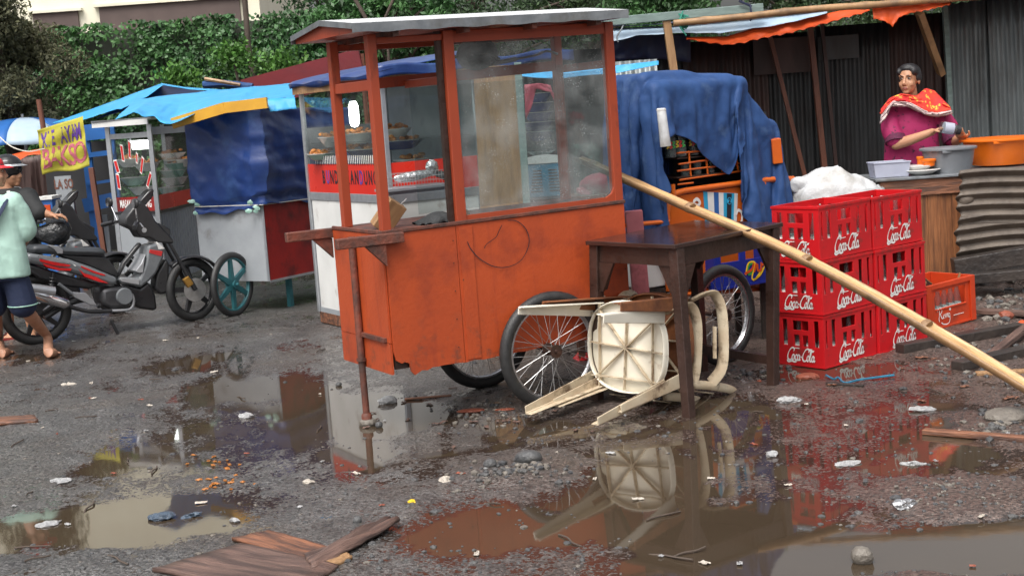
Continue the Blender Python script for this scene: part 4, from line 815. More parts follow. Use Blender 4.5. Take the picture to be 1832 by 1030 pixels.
def make_crate(label, group):
    t = thing('bottle_crate', label, 'crate', (0, 0, 0), 0, group)
    hl = [(.022, .036, .11, .265), (.075, .108, .115, .265), (.165, .29, .205, .262), (.175, .213, .115, .178), (.25, .288, .115, .178), (.345, .378, .115, .265), (.425, .448, .11, .265)]
    hs = [(.035, .066, .115, .262), (.105, .212, .205, .258), (.11, .146, .115, .178), (.17, .206, .115, .178), (.252, .283, .115, .262)]
    b = MB()
    holed(b, Matrix(((1, 0, 0, 0), (0, 0, 1, 0), (0, 1, 0, 0), (0, 0, 0, 1))), KL, KH, hl, .009)
    holed(b, Matrix(((1, 0, 0, 0), (0, 0, 1, KS - .009), (0, 1, 0, 0), (0, 0, 0, 1))), KL, KH, hl, .009)
    s_ = lambda x: Matrix(((0, 0, 1, x), (1, 0, 0, .009), (0, 1, 0, 0), (0, 0, 0, 1)))
    hs2 = [(a - .009, c_ - .009, z0, z1) for a, c_, z0, z1 in hs]
    holed(b, s_(0), KS - .018, KH, hs2, .009); holed(b, s_(KL - .009), KS - .018, KH, hs2, .009)
    b.bb(.009, KL - .009, .009, KS - .009, .01, .016)
    b.build('body', 'crate', t, bevel=.0015)
    for nm, z0, z1, k in (('rim', .283, .297, .004), ('foot_rim', .001, .010, .003)):
        b = MB()
        for x0, x1, y0, y1 in ((-k, KL + k, -k, -.0002), (-k, KL + k, KS + .0002, KS + k), (-k, -.0002, -.0002, KS + .0002), (KL + .0002, KL + k, -.0002, KS + .0002)): b.bb(x0, x1, y0, y1, z0, z1)
        b.build(nm, 'crate', t)
    b = MB()
    for i in range(1, 6): b.bb(i * KL / 6 - .002, i * KL / 6 + .002, .009, KS - .009, .016, .1)
    for j in range(1, 4): b.bb(.009, KL - .009, j * KS / 4 - .0018, j * KS / 4 + .0018, .016, .0995)
    for i in (2, 4): b.bb(i * KL / 6 - .0025, i * KL / 6 + .0025, .009, KS - .009, .12, .27)
    b.bb(.009, KL - .009, KS / 2 - .0022, KS / 2 + .0022, .12, .2695)
    b.build('divider', 'crate', t)
    logo(t, Matrix(((1, 0, 0, .125), (0, 0, -1, -.0012), (0, 1, 0, .034), (0, 0, 0, 1))), .080, w0=.17, w1=.07)
    logo(t, Matrix(((0, 0, -1, -.0012), (-1, 0, 0, .262), (0, 1, 0, .034), (0, 0, 0, 1))), .068, w0=.17, w1=.07)
    b = MB(); b.bb(.17, .235, -.0016, -.0002, .101, .105); b.bb(-.0016, -.0002, .17, .225, .1, .104); b.build('small_print', 'white', t)
    return t
def make_bottle(label, group):
    t = thing('glass_bottle', label, 'bottle', (0, 0, 0), 0, group)
    b = MB(); b.lathe([(.001, .002), (.026, 0), (.029, .008), (.029, .06), (.026, .085), (.029, .115), (.022, .155), (.014, .19), (.0125, .225), (.0145, .228), (.0145, .238), (.0125, .24)], n=12)
    b.build('body', 'bottle', t, smooth=True)
    b = MB(); b.grid(12, 2, lambda u, v: (.0295 * math.cos(6.283 * u), .0295 * math.sin(6.283 * u), .117 + .018 * v) if False else ((.0272 + .0016 * math.sin(9 * v)) * math.cos(6.283 * u), .0282 * math.sin(6.283 * u), .088 + .022 * v), True); b.build('label', 'white', t)
    return t
C0 = Vector((1.689, 7.443, .004)); ly_, sy_ = Vector((.7626, .6468, 0)), Vector((-.6468, .7626, 0)); KY = math.atan2(ly_.y, ly_.x)
cr = make_crate('bottom red bottle crate of the left stack, standing nearest the dark table', 'red bottle crates in two stacks'); bt = make_bottle('empty clear glass bottle standing in a red crate', 'empty glass bottles in the red crates'); firstc = True; firstb = True
lv = ['bottom', 'middle', 'top']; ex = {(0, 0): ', standing nearest the dark table', (0, 1): ', partly crossed by the bamboo pole', (0, 2): ', its corner nearest the tarp covered cart', (1, 0): ', half hidden behind the bamboo pole', (1, 1): ', beside the wooden counter', (1, 2): ', nearest the woman and her counter'}
rr = random.Random(2)
for st in (0, 1):
    for k in range(3):
        o = cr if firstc else copy_tree(cr); firstc = False
        off = ly_ * (st * .492 + rr.uniform(-.004, .004)) + sy_ * (rr.uniform(-.005, .005) - .012 * st + .008 * k * st); yaw = KY + rr.uniform(-.012, .012) - (.02 if st else 0)
        o.location = C0 + off + Vector((0, 0, k * .3)); o.rotation_euler = (0, -.004 * k, yaw); o['label'] = '%s red bottle crate of the %s stack%s' % (lv[k], ('left', 'right')[st], ex[(st, k)])
        mw = wmat(o)
        for i in range(6):
            for j in range(4):
                if (k < 2 and j > 0 and i > 0) or (st == 1 and j > 1): continue
                q = bt if firstb else copy_tree(bt); firstb = False
                q.location = mw @ Vector(((i + .5) * KL / 6, (j + .5) * KS / 4, .018)); q.rotation_euler = (0, 0, rr.uniform(0, 6))
# orange crate
t = thing('bottle_crate', 'orange bottle crate with a wide opening and swirly white logo beside the red stacks', 'crate', (2.525, 8.33, gz(2.7, 8.45) * .4), (R(0), R(-2), R(34.7)))
OL, OS, OH = .47, .33, .285
b = MB(); holed(b, Matrix(((1, 0, 0, 0), (0, 0, 1, 0), (0, 1, 0, 0), (0, 0, 0, 1))), OL, OH, [(.085, .385, .125, .235)], .012)
b.bb(0, OL, OS - .012, OS, 0, OH); b.bb(0, .012, .012, OS - .012, 0, OH); b.bb(OL - .012, OL, .012, OS - .012, 0, OH); b.bb(.012, OL - .012, .012, OS - .012, .008, .014); b.build('body', 'crate_o', t, bevel=.003)
b = MB(); b.bb(.0, .045, -.012, -.0005, 0, OH); b.bb(OL - .045, OL, -.012, -.0005, 0, OH); b.bb(.0455, OL - .0455, -.012, -.0005, OH - .03, OH); b.bb(.0455, OL - .0455, -.008, -.0005, .0, .014); b.bb(.085, .385, -.006, -.0005, .117, .1245); b.build('frame', 'crate_o', t, bevel=.002)
SW_ = [[(0, .75), (.1, .98), (.32, .9), (.3, .5), (.22, .1), (.3, -.1)], [(.3, .9), (.6, 1.0), (.72, .75), (.5, .55), (.34, .52)], [(.45, .52), (.62, .2), (.8, .12), (.9, .45)], [(.92, .42), (.9, .15), (1.0, .1)], [(1.25, .45), (1.08, .36), (1.2, .25), (1.1, .1)], [(1.35, .45), (1.32, .1)], [(1.35, .35), (1.5, .44), (1.52, .12)], [(1.85, .4), (1.66, .38), (1.66, .14), (1.84, .16), (1.86, .4), (1.84, -.2), (1.5, -.42), (.9, -.38), (.55, -.2)]]
logo(t, Matrix(((1, 0, 0, .1), (0, 0, -1, -.0012), (0, 1, 0, .052), (0, 0, 0, 1))), .075, strokes=SW_, w0=.1, w1=.05)
b = MB(); b.lathe([(.009, 0), (.009, .0008)], (.225, -.0014, .12 - .012), (0, -1, 0), 10); b.bb(.26, .36, -.0016, -.0003, .06, .0635); b.build('print', 'white', t)
mw = wmat(t)
for i in range(5):
    q = copy_tree(bt); q.location = mw @ Vector((.11 + i * .062, .05, .016)); q['label'] = 'clear bottle with red and white print inside the orange crate'; q['group'] = 'bottles in the orange crate'
t = thing('card_lid', 'dark curved board stuck inside the orange crate', 'board', tuple(mw @ Vector((.12, .2, .03))), R(34.7))
b = MB(); b.grid(14, 8, lambda u, v: (-.12 + .36 * u, -.02 + .03 * math.sin(v * 2) + .03 * u, .02 + .40 * v * (1 - .55 * u) )); b.build('board', 'black_wood', t, smooth=True, solid=.006)
b = MB(); b.tube([(-.12 + .36 * u / 12, -.02 + .03 * math.sin(2) + .03 * u / 12, .425 - .22 * u / 12) for u in range(13)], .005, 5); b.build('edge', 'wood', t)
for lx in (.0, .33):
    b = MB(); p = mw @ Vector((lx + .01, .015, .27)); b.bar(p, p + Vector((.012, 0, .045)), .012, .01); o = recenter(b.build('wood_peg', 'wood')); tag(o, 'small yellow peg on the %s of the orange crate rim' % ('left corner' if lx == 0 else 'middle'), 'peg')
# ================================================================== COUNTER, BASINS, CORRUGATED STACK
CY = 9.8
a_ = D(1575, 322, CY); ztop = .845; ct = thing('wooden_counter', 'wooden stall counter with a grey sheet top in front of the woman', 'counter', (3.0, CY, 0))
xl, xr = 2.66, 4.4
b = MB(); b.bb(xl - .04, xr, CY - .05, CY + .62, ztop, ztop + .018); b.build('countertop', 'galv', ct, True, bevel=.003)
b = MB(); b.bb(xl, xr, CY - .03, CY - .005, ztop - .115, ztop - .001); b.build('front_rail', 'plank', ct, True)
for i in range(9): b = MB(); b.bb(xl + .085 * i, xl + .085 * i + .083, CY - .012 + .003 * (i % 2), CY + .012, .1, ztop - .116); b.build('board', 'board', ct, True)
for x in (xl + .03, 3.2, xr - .03):
    for y in (CY + .045, CY + .58): b = MB(); b.bar((x, y, 0), (x, y, ztop - .002), .05, .05, (0, 1, 0)); b.build('leg', 'black_wood', ct, True)
ZC = ztop + .018
t = thing('plastic_box', 'milky translucent plastic box at the left end of the counter', 'box', (D(1590, 300, 9.95).x, 9.95, ZC))
b = MB()
for z0, z1, k in ((0, .105, 1),):
    o_ = [(-.13, -.09), (.13, -.09), (.13, .09), (-.13, .09)]; vs = [(x * .9, y * .9, .004) for x, y in o_] + [(x, y, z1) for x, y in o_]; b.add(vs, [(3, 2, 1, 0), (0, 1, 5, 4), (1, 2, 6, 5), (2, 3, 7, 6), (3, 0, 4, 7)])
b.build('body', 'clearplastic', t, solid=.003)
b = MB(); b.tube([(-.132, -.092, .107), (.132, -.092, .107), (.132, .092, .107), (-.132, .092, .107)], .006, 6, closed=True); b.build('rim', 'clearplastic', t)
for k, (px, Yk, z, lab) in enumerate(((1648, 9.92, 0, 'lower white plate of the small stack beside the grey basin'), (1640, 9.95, .03, 'upper white plate holding the orange cup beside the grey basin'))):
    p = D(px, 305, Yk); t = thing('plate', lab, 'plate', (p.x, Yk, ZC + z), 0, 'white plates on the counter')
    b = MB(); b.lathe([(.001, .004), (.07, .002), (.085, .012), (.13 - .02 * k, .034), (.133 - .02 * k, .037), (.085, .02), (.07, .008), (.001, .008)], n=28); b.build('dish', 'dish', t, smooth=True)
    b = MB(); b.lathe([(.131 - .02 * k, .034), (.134 - .02 * k, .037), (.131 - .02 * k, .039)], n=28); b.build('rim', 'dish', t, smooth=True)
def basin(lab, x, y, r, h, m, z=ZC, tap=.75, lip=.015, name='basin'):
    t = thing(name, lab, 'basin' if r > .08 else 'cup', (x, y, z)); b = MB()
    b.lathe([(.001, .004), (r * tap, 0), (r * (tap + 1) / 2 * 1.02, h * .45), (r, h), (r + lip, h + .003), (r + lip, h - .006), (r - .004, h - .008), (r * (tap + 1) / 2 * .98, h * .45), (r * tap - .006, .012), (.001, .012)], n=40); b.build('bowl', m, t, smooth=True)
    b = MB(); b.lathe([(r + lip, h - .012), (r + lip + .003, h - .004), (r + lip, h + .005), (r + lip - .006, h + .006)], n=40); b.build('rim', m, t, smooth=True)
    if r > .15:
        b = MB(); b.box((-.35 * r, -r * .95, h - .02), (r * .35, .02, .018), .0); b.build('handle', m, t, bevel=.004)
    return t
p = D(1697, 300, 10.02); basin('round grey plastic basin on the counter next to the big orange one', p.x, 10.02, .185, .175, 'basin_g', tap=.82)
p = D(1790, 290, 10.3); basin('big bright orange plastic basin at the right end of the counter', p.x, 10.3, .27, .19, 'basin_o', z=ZC + .015, tap=.74, lip=.022)
p = D(1662, 296, 9.9); basin('small orange cup lying on the white plates', p.x, 9.9, .045, .045, 'basin_o', ZC + .062, .85, .004, 'cup')
p = D(1648, 288, 10.05); basin('narrow orange plastic beaker behind the white plates', p.x, 10.05, .03, .12, 'basin_o', ZC, .9, .003, 'cup')
# weathered corrugated sheets, ribs lying level
def hsheet(lab, pxl, pyt, pyb, pxr, Y, seed, m='corr_brown'):
    p, q = D(pxl, pyt, Y), D(pxl, pyb, Y); x1 = D(pxr, pyt, Y).x; r = random.Random(seed); b = MB(); ph = r.uniform(0, 6)
    H_ = p.z - q.z; n = max(2, round(H_ / .076))
    b.grid(26, n * 8 + 1, lambda u, v: (p.x + (x1 - p.x) * u + (.012 * math.sin(v * n * 6.28 + 1) + .015 * math.sin(v * 9 + ph)) * (u < .05), Y + .016 * math.sin(v * n * 6.283) + .01 * math.sin(u * 7 + ph) - .05 * v, q.z + H_ * v + .012 * math.sin(u * 5 + ph) + .01 * (u - .5)))
    o = b.build('corrugated_sheet', m, smooth=True, solid=.004); recenter(o); return tag(o, lab, 'sheet', 'weathered corrugated sheets leaning on the counter')
hsheet('upper weathered corrugated sheet with ribs lying level, leaning on the counter front', 1712, 306, 405, 1930, 9.60, 1)
hsheet('lower weathered corrugated sheet, its ribs lying level above dark timber', 1708, 384, 462, 1930, 9.64, 2)
b = MB(); q = [D(1735, 375, 9.57), D(1745, 400, 9.57)]; b.rock(D(1728, 358, 9.6), (.06, .03, .045), 8, 3); o = recenter(b.build('sheet_scrap', 'corr_brown', smooth=True)); tag(o, 'bent dark scrap sticking out of the weathered corrugated sheets', 'scrap')
for k, (a, c_, h) in enumerate((((1705, 478), (1840, 455), .12), ((1712, 500), (1850, 488), .07))):
    P, Q = D(*a, 9.55 - .1 * k), D(*c_, 9.5 - .1 * k); b = MB(); b.bar(P, Q, .12, h); o = recenter(b.build('timber_baulk', 'black_wood', bevel=.006)); tag(o, ('thick dark baulk under the weathered sheets', 'lower dark baulk on the rubbish under the weathered sheets')[k], 'timber')
# ================================================================== WHITE SACK
p = D(1500, 330, 8.75); t = thing('white_sack', 'full white woven sack bulging up behind the red crates', 'sack', (p.x, 8.75, 0)); b = MB()
zt = D(1490, 299, 8.75).z
def sk(u, v):
    a = 6.283 * u; pr = [(0, .78), (.12, .95), (.35, 1), (.6, 1), (.78, .98), (.88, .92), (.95, .74), (.985, .45), (1, .01)]; k = lin([(i / 8, p[1]) for i, p in enumerate(pr)], v); z = lin([(i / 8, p[0]) for i, p in enumerate(pr)], v) * zt
    c_, s_ = math.cos(a), math.sin(a); n_ = 1 + .10 * fn(c_ * 1.6, s_ * 1.6 + z * 2.2, 3) + .025 * crease(c_ * 2.5 + z, s_ * 2.5 + z * 3, 1)
    return (.31 * k * n_ * c_, .2 * k * n_ * s_, z - .07 * max(0, c_) * (v > .6) + (.02 * fn(c_ * k * 2, s_ * k * 2, 8) + .010 * crease(c_ * k * 3, s_ * k * 3, 2)) * (v > .5))
b.grid(64, 33, sk, True); b.build('body', 'sack', t, smooth=True)
b = MB(); b.rock((-.26, -.05, zt - .10), (.07, .05, .06), 4, 3, .5); b.build('knot', 'sack', t, smooth=True)
# ================================================================== WHITE GLASS FOOD CART (left of the orange cart)
B0, A0_, C0_ = Vector((-.775, 9.3, 0)), Vector((-1.515, 10.48, 0)), Vector((-.165, 9.66, 0))
t = thing('glass_food_cart', 'white food cart with red lettered band and lit glass case behind the orange cart', 'food cart', tuple(B0)); gc = t
U, Vv = A0_ - B0, C0_ - B0; UL, VL = U.length, Vv.length
GF = frame(B0, Vv, U)          # local x to the right, y along the long side going away
def gb(x0, x1, y0, y1, z0, z1, name, m, bevel=0, par=None):
    b = MB(); b.bb(x0, x1, y0, y1, z0, z1); b.v = [tuple(GF @ Vector(v)) for v in b.v]; return b.build(name, m, par or t, True, bevel=bevel)
zr = 1.02
gb(-.0, .012, .03, UL - .03, .14, zr - .06, 'side_panel', 'whitepanel'); gb(.03, VL - .03, 0, .012, .14, zr - .06, 'front_panel', 'whitepanel')
gb(-.004, VL, -.002, UL, .02, .10, 'base', 'plank'); gb(-.002, .014, .02, UL - .02, .101, .14, 'louvre', 'siding')
for x in (0, VL): 
    for y in (0, UL): gb(x - .016, x + .016, y - .016, y + .016, .1, 1.80, 'corner_post', 'alu', .003)
gb(-.008, .006, .02, UL - .02, zr - .059, zr + .0, 'rim_strip', 'alu', .003); gb(.02, VL - .02, -.008, .006, zr - .0585, zr - .0, 'rim_strip', 'alu', .003)
gb(.014, VL - .014, .014, UL - .014, zr - .02, zr - .008, 'deck', 'alu')
band = gb(-.003, .003, .018, UL - .018, zr + .001, 1.23, 'red_band', 'red'); band2 = gb(.018, VL - .018, -.003, .003, zr + .001, 1.235, 'red_band', 'red')
gb(-.002, .002, .018, UL - .018, 1.232, 1.77, 'glass_pane', 'glass'); gb(.018, VL - .018, -.002, .002, 1.237, 1.77, 'glass_pane', 'glass')
gb(VL - .004, VL + .004, .02, UL - .02, zr, 1.78, 'back_panel', 'greypaint'); gb(.02, VL - .02, UL - .004, UL + .004, 1.3, 1.5, 'back_rail', 'alu')
for z in (1.20, 1.38): gb(.03, VL - .03, .03, UL - .03, z, z + .006, 'glass_shelf', 'glass')
gb(-.03, VL + .03, -.05, UL + .05, 1.80, 1.83, 'roof', 'wood'); gb(-.045, -.031, -.06, UL + .06, 1.755, 1.835, 'fascia', 'wood'); gb(-.03, VL + .04, -.065, -.051, 1.755, 1.834, 'fascia', 'wood')
LM = lambda y, z: frame(GF @ Vector((-.0045, y, z)), GF.to_3x3() @ Vector((0, -1, 0)), (0, 0, 1))
Py, Pz = UL * .5, 1.13
for i, (ch, m) in enumerate(zip('BUNDOKANDUNG', ['ink', 'purple', 'ink', 'ink', 'ink', 'ink', 'ink', 'ink', 'purple', 'ink', 'ink', 'ink'])):
    text(ch, .135, m, band, LM(UL - .30 - .076 * i - (.05 if i > 4 else 0), Pz), sx=.62, bold=.003)
b = MB()
for i in range(34): m4 = LM(UL - .18 - .031 * i, 1.262); b.prism([(-.006, -.028), (.003, -.03), (.006, .03), (-.003, .028)], m4, .0012)
b.build('white_print', 'white', t, True)
b = MB()
for i in range(34): m4 = LM(UL - .188 - .031 * i, 1.243); b.prism([(-.005, -.022), (.003, -.022), (.004, .012), (-.003, .012)], m4, .0008)
b.build('black_print', 'ink', t, True)
# roof cover of the white cart: blue tarp with a soft edge
b = MB()
def rc(u, v):
    a = Vector((-.055, UL + .07, 1.80)).lerp(Vector((-.06, -.09, 1.80)), u); bk_ = Vector((VL + .1, UL + .07, 1.93)).lerp(Vector((VL + .1, -.09, 1.93)), u)
    p = a.lerp(bk_, max(0, (v - .25) / .75)); p.z += .045 * math.sin(min(1, v / .4) * 1.57) + .012 * math.sin(u * 21 + v * 3) * math.sin(v * 3.1) + (.012 * math.sin(u * 13) if v == 0 else 0); p.x -= .012 * math.sin(v * 7) + .008 * math.sin(u * 33); return GF @ p
b.grid(50, 12, rc); b.grid(30, 6, lambda u, v: GF @ (Vector((-.06, -.092, 1.80)).lerp(Vector((VL + .75, -.15, 1.86)), u) + Vector((0, .01 * math.sin(u * 20 + v), .075 * v + .012 * math.sin(u * 17)))))
o = b.build('roof_tarp', 'tarp_dark', smooth=True, solid=.004); recenter(o); tag(o, 'dark blue tarp folded over the roof of the white glass food cart', 'tarp')
def bowl(lab, px, py, Y, r, h, m, food=True, grp='bowls of food in the white glass cart', name='food_bowl', sx=1.):
    p = D(px, py, Y); tt = thing(name, lab, 'bowl', (p.x, Y, p.z - h), R(30), grp); b = MB()
    b.lathe([(.001, .003), (r * .5, 0), (r * .62, .008), (r, h), (r * 1.05, h + .004), (r * .97, h - .004), (r * .6, .014), (.001, .012)], n=24, sx=sx); b.build('dish', m, tt, smooth=True)
    b = MB(); b.lathe([(r * 1.05 * 1.0, h + .001), (r * 1.07, h + .006), (r * 1.02, h + .006)], n=24, sx=sx); b.build('rim', 'dish', tt, smooth=True)
    if food:
        b = MB(); q = random.Random(int(px))
        for i in range(16): a = q.uniform(0, 6.3); k = q.random() ** .5 * r * .78; b.rock((k * math.cos(a) * sx, k * math.sin(a), h + q.uniform(0, .035)), (.03, .022, .018), i, 1, .5)
        b.build('food', 'food', tt, smooth=True)
    return tt
for a in (('white bowl heaped with fried food at the upper right of the lit case', 705, 232, 9.75, .12, .06, 'dish'), ('white bowl of fried food under the lit lamp', 640, 240, 10.05, .13, .07, 'dish'), ('pale bowl of orange food at the upper left of the case', 596, 246, 10.25, .11, .07, 'dish'),
          ('wide blue sided tray of pale food at the middle right of the case', 715, 252, 9.72, .17, .06, 'dish_b'), ('blue sided tray in the middle of the case', 650, 268, 10.0, .13, .05, 'dish_b'), ('flat green rimmed dish at the lower left of the case', 575, 276, 10.3, .11, .045, 'dish_g'), ('low white dish at the bottom right of the glass case', 735, 286, 9.7, .12, .035, 'dish')): bowl(*a)
t2 = thing('hanging_lamp', 'lit white lamp glowing inside the white glass food cart', 'lamp', tuple(D(633, 203, 10.0))); b = MB()
b.lathe([(.001, -.1), (.025, -.092), (.036, -.06), (.036, .05), (.022, .085), (.001, .09)], n=16); b.build('bulb', 'lamp', t2, smooth=True)
b = MB(); b.lathe([(.018, .08), (.018, .12)], n=12); b.tube([(0, 0, .12), (0, 0, .22)], .003, 5); b.build('socket', 'black', t2)
# wire basket with foil
p = D(742, 332, 9.18); t2 = thing('wire_basket', 'wire mesh grill basket beside the white cart glass', 'basket', tuple(p), R(32)); b = MB()
for i in range(19): x = -.2 + .4 * i / 18; b.tube([(x, -.06, .09), (x, -.06, 0), (x, .06, 0), (x, .06, .09)], .0012, 4, cap=False)
for z in (.03, .06, .09): b.tube([(-.2, -.06, z), (.2, -.06, z), (.2, .06, z), (-.2, .06, z)], .0014, 4, closed=True)
b.build('mesh', 'spoke', t2); b = MB(); b.tube([(-.2, -.06, 0), (.2, -.06, 0), (.2, .06, 0), (-.2, .06, 0)], .003, 5, closed=True); b.build('frame', 'alu', t2)
t2 = thing('foil_parcel', 'crumpled silver foil parcel lying in the wire basket', 'foil', tuple(p + Vector((.01, 0, .012))), R(32)); b = MB()
b.rock((0, 0, .045), (.17, .045, .042), 31, 3, .6); b.rock((.13, 0, .10), (.05, .03, .06), 12, 2, .7); b.build('foil', 'foil', t2)
b = MB(); b.rock((.2, .01, .03), (.07, .05, .04), 5, 2, .5); b.build('dark_end', 'greybundle', t2)
# tray shelf that carries the basket
b = MB(); b.box(p + Vector((0, 0, -.012)), (.5, .2, .016), R(32)); t3 = thing('alu_shelf', 'narrow aluminium shelf under the wire basket on the white cart', 'shelf', tuple(p + Vector((0, 0, -.03)))); b.build('plate', 'alu', t3, True)
b = MB(); b.box(p + Vector((0, 0, -.035)), (.48, .02, .028), R(32)); b.build('lip', 'alu', t3, True)
# tall board, green post, dispenser stall behind the glass
p, q = D(853, 126, 9.55), D(930, 124, 9.62); q0 = D(945, 420, 9.62)
t2 = thing('tall_board', 'tall pale brown plywood board standing behind the wet glass', 'board', (.0, 9.6, 0)); b = MB(); d_ = .06
b.bar(D(896, 390, 9.58) * 1 + Vector((0, 0, -.95)), D(888, 118, 9.58), .32, .018, (0, 1, 0)); o = b.build('panel', 'ply', t2, True); 
b = MB(); b.bar(D(938, 390, 9.52) + Vector((.02, 0, -.9)), D(926, 112, 9.52), .05, .05, (0, 1, 0)); o = recenter(b.build('green_post', 'beam_g', bevel=.003)); tag(o, 'thin grey green post beside the tall plywood board', 'post')
ST = D(975, 352, 10.35).z
t2 = thing('stall_table', 'dark stall table carrying the blue dispenser behind the glass', 'table', (.35, 10.5, 0)); b = MB(); b.bb(-.1, .95, 10.1, 10.9, ST - .03, ST); b.build('tabletop', 'darkwood', t2, True)
for x, y in ((-.05, 10.15), (.9, 10.15), (-.05, 10.85), (.9, 10.85)): b = MB(); b.bar((x, y, 0), (x, y, ST - .031), .05, .05, (0, 1, 0)); b.build('leg', 'darkwood', t2, True)
p = D(978, 352, 10.3); t2 = thing('dispenser', 'teal blue machine with slotted panel and white top on the stall table', 'dispenser', (p.x, 10.3, ST)); b = MB()
b.bb(-.15, .15, 0, .22, 0, .25); b.build('body', 'machine', t2, bevel=.008)
b = MB(); b.grid(14, 2, lambda u, v: (-.152 + .304 * u, -.006, .252 + (.045 + .02 * math.sin(3.14 * u)) * v)); b.bb(-.152, .152, .0, .22, .252, .29); b.build('top', 'whitepanel', t2)
b = MB()
for s_ in (-1, 1):
    for i in range(8): b.bb(s_ * .07 - .045 + .004 * i * (s_ < 0), s_ * .07 + .045 - .004 * i * (s_ > 0), -.002, -.0003, .04 + .022 * i, .05 + .022 * i)
b.build('slot', 'ink', t2)
p = D(968, 280, 10.42); t2 = thing('water_bottle', 'large clear water bottle above the blue dispenser', 'water bottle', (p.x, 10.42, ST + .295)); b = MB(); b.lathe([(.03, 0), (.06, .02), (.125, .05), (.13, .2), (.12, .23), (.001, .235)], n=24); b.build('body', 'bottle', t2, smooth=True)
b = MB(); b.lathe([(.032, -.005), (.034, .012)], n=16); b.build('cap', 'machine', t2)
for k in range(5): bowl('dark blue bowl in the tall stack behind the wet glass', 962, 236 - 17 * k, 10.6, .13 - .006 * k, .07, 'dish_b', False, 'stacked dark bowls behind the glass')
cloth('pink_cloth', 'reddish pink plastic cloth hanging behind the wet glass', 'cloth', [(938, 152), (965, 149), (985, 153)], [(940, 215), (952, 190), (958, 160), (990, 165), (1003, 215)], 10.15, 10.15, 'pinkbag', 30, 8, .01, 4)
p = D(1075, 345, 8.3); t2 = thing('pink_bag', 'pink plastic bag lying behind the right end of the orange cart glass', 'bag', tuple(p)); b = MB(); b.rock((0, 0, .05), (.13, .1, .07), 3, 3, .5); b.build('film', 'pinkbag', t2, smooth=True); b = MB(); b.rock((-.1, -.02, .02), (.07, .06, .04), 6, 2, .5); b.build('fold', 'pinkbag', t2, smooth=True)
t2 = thing('bag_stool', 'low wooden stool hidden under the pink plastic bag', 'stool', (p.x, p.y, 0)); b = MB(); b.bb(p.x - .22, p.x + .2, p.y - .14, p.y + .14, p.z - .03, p.z - .002); b.build('seat', 'plank', t2, True)
for x in (-.18, .16):
    for y in (-.1, .1): b = MB(); b.bar((p.x + x, p.y + y, 0), (p.x + x, p.y + y, p.z - .031), .04, .04, (0, 1, 0)); b.build('leg', 'plank', t2, True)
# ================================================================== BLUE WRAPPED CART
zb_ = .27; K, L_ = G(483, 503, zb_), G(372, 502, zb_); rd = Vector((L_.y - K.y, -(L_.x - K.x), 0)).normalized(); Rr_ = K + rd * 1.2
wc = thing('wrapped_cart', 'food cart wrapped in dark blue tarp with grey and red lower body and teal wheel', 'food cart', (K.x, K.y, 0))
W4 = frame(Vector((K.x, K.y, 0)), rd, (L_ - K)); WL = (L_ - K).xy.length
def wb(x0, x1, y0, y1, z0, z1, name, m, par=None, bevel=0):
    b = MB(); b.bb(x0, x1, y0, y1, z0, z1); b.v = [tuple(W4 @ Vector(v)) for v in b.v]; return b.build(name, m, par or wc, True, bevel=bevel)
wb(0.0, .012, .005, WL + .06, zb_, .95, 'side_panel', 'greypaint'); wb(.012, 1.2, 0, .012, zb_, .95, 'end_panel', 'redpaint'); wb(1.188, 1.2, .013, WL, zb_, .95, 'back_panel', 'greypaint'); wb(.012, 1.188, WL - .012, WL, zb_, .95, 'back_panel', 'greypaint')
wb(-.004, -.0005, -.004, .02, zb_, .95, 'corner_strip', 'alu'); wb(.0, 1.2, -.006, -.0005, zb_ - .012, zb_ + .008, 'edge_strip', 'alu'); wb(.012, 1.188, .013, WL - .013, zb_ + .01, zb_ + .02, 'floor', 'darkwood')
for x, y in ((.05, .05), (1.15, .05), (.05, WL - .05), (1.15, WL - .05)): wb(x - .02, x + .02, y - .02, y + .02, .951, 1.70, 'post', 'brownpost')
wb(.3, .34, .06, .1, 0.0, zb_ + .01, 'leg', 'teal'); wb(.9, .94, .06, .1, 0.0, zb_ + .01, 'leg', 'teal')
c_ = G(421, 566); ax_ = Vector((math.sin(R(56)), math.cos(R(56)), 0)); wheel(wc, wmat(wc).inverted() @ Vector((c_.x, c_.y, .268)), (math.sin(R(-52)), math.cos(R(-52)), 0) if False else (math.cos(R(40)), math.sin(R(40)), 0) if False else (.89, -.45, 0), .268, .028, mag=6, rimm='teal', hubm='teal', spoke_m='teal')
b = MB()
def wr(u, v):
    s_ = u * 3.3 - .02                          # along: back-left corner .. K corner .. red side
    if u < .42: q = Vector((0, WL * (1 - u / .42) + .04 * (1 - u / .42), 0)); nn = Vector((-1, 0, 0))
    else: q = Vector(((u - .42) / .58 * 1.25, 0, 0)); nn = Vector((0, -1, 0))
    w_ = max(0, 1 - abs(u - .42) / .05); nn = (nn + Vector((-.7, -.7, 0)) * w_ * .5)
    z = 1.66 + .02 * math.sin(u * 4) - v * (.80 + .03 * math.sin(u * 9) + .012 * math.sin(u * 40))
    k = .035 + .03 * math.sin(v * 3.1) + .020 * fn(u * 6 - v * 2.2, v * 3.2 + u * 2, 3) + .014 * crease(u * 5 - v * 3.5, v * 1.5, 7) + .012 * crease(u * 2 + v * 1.5, v * 6, 2) * (u > .42) 
    if abs(v - .94) < .04: k -= .022
    return W4 @ (q + nn * k + Vector((0, 0, z)))
b.grid(120, 34, wr); o = b.build('wrap_tarp', 'tarp_dark', smooth=True, solid=.003); recenter(o); tag(o, 'dark blue tarp tied round the upper half of the wrapped cart', 'tarp')
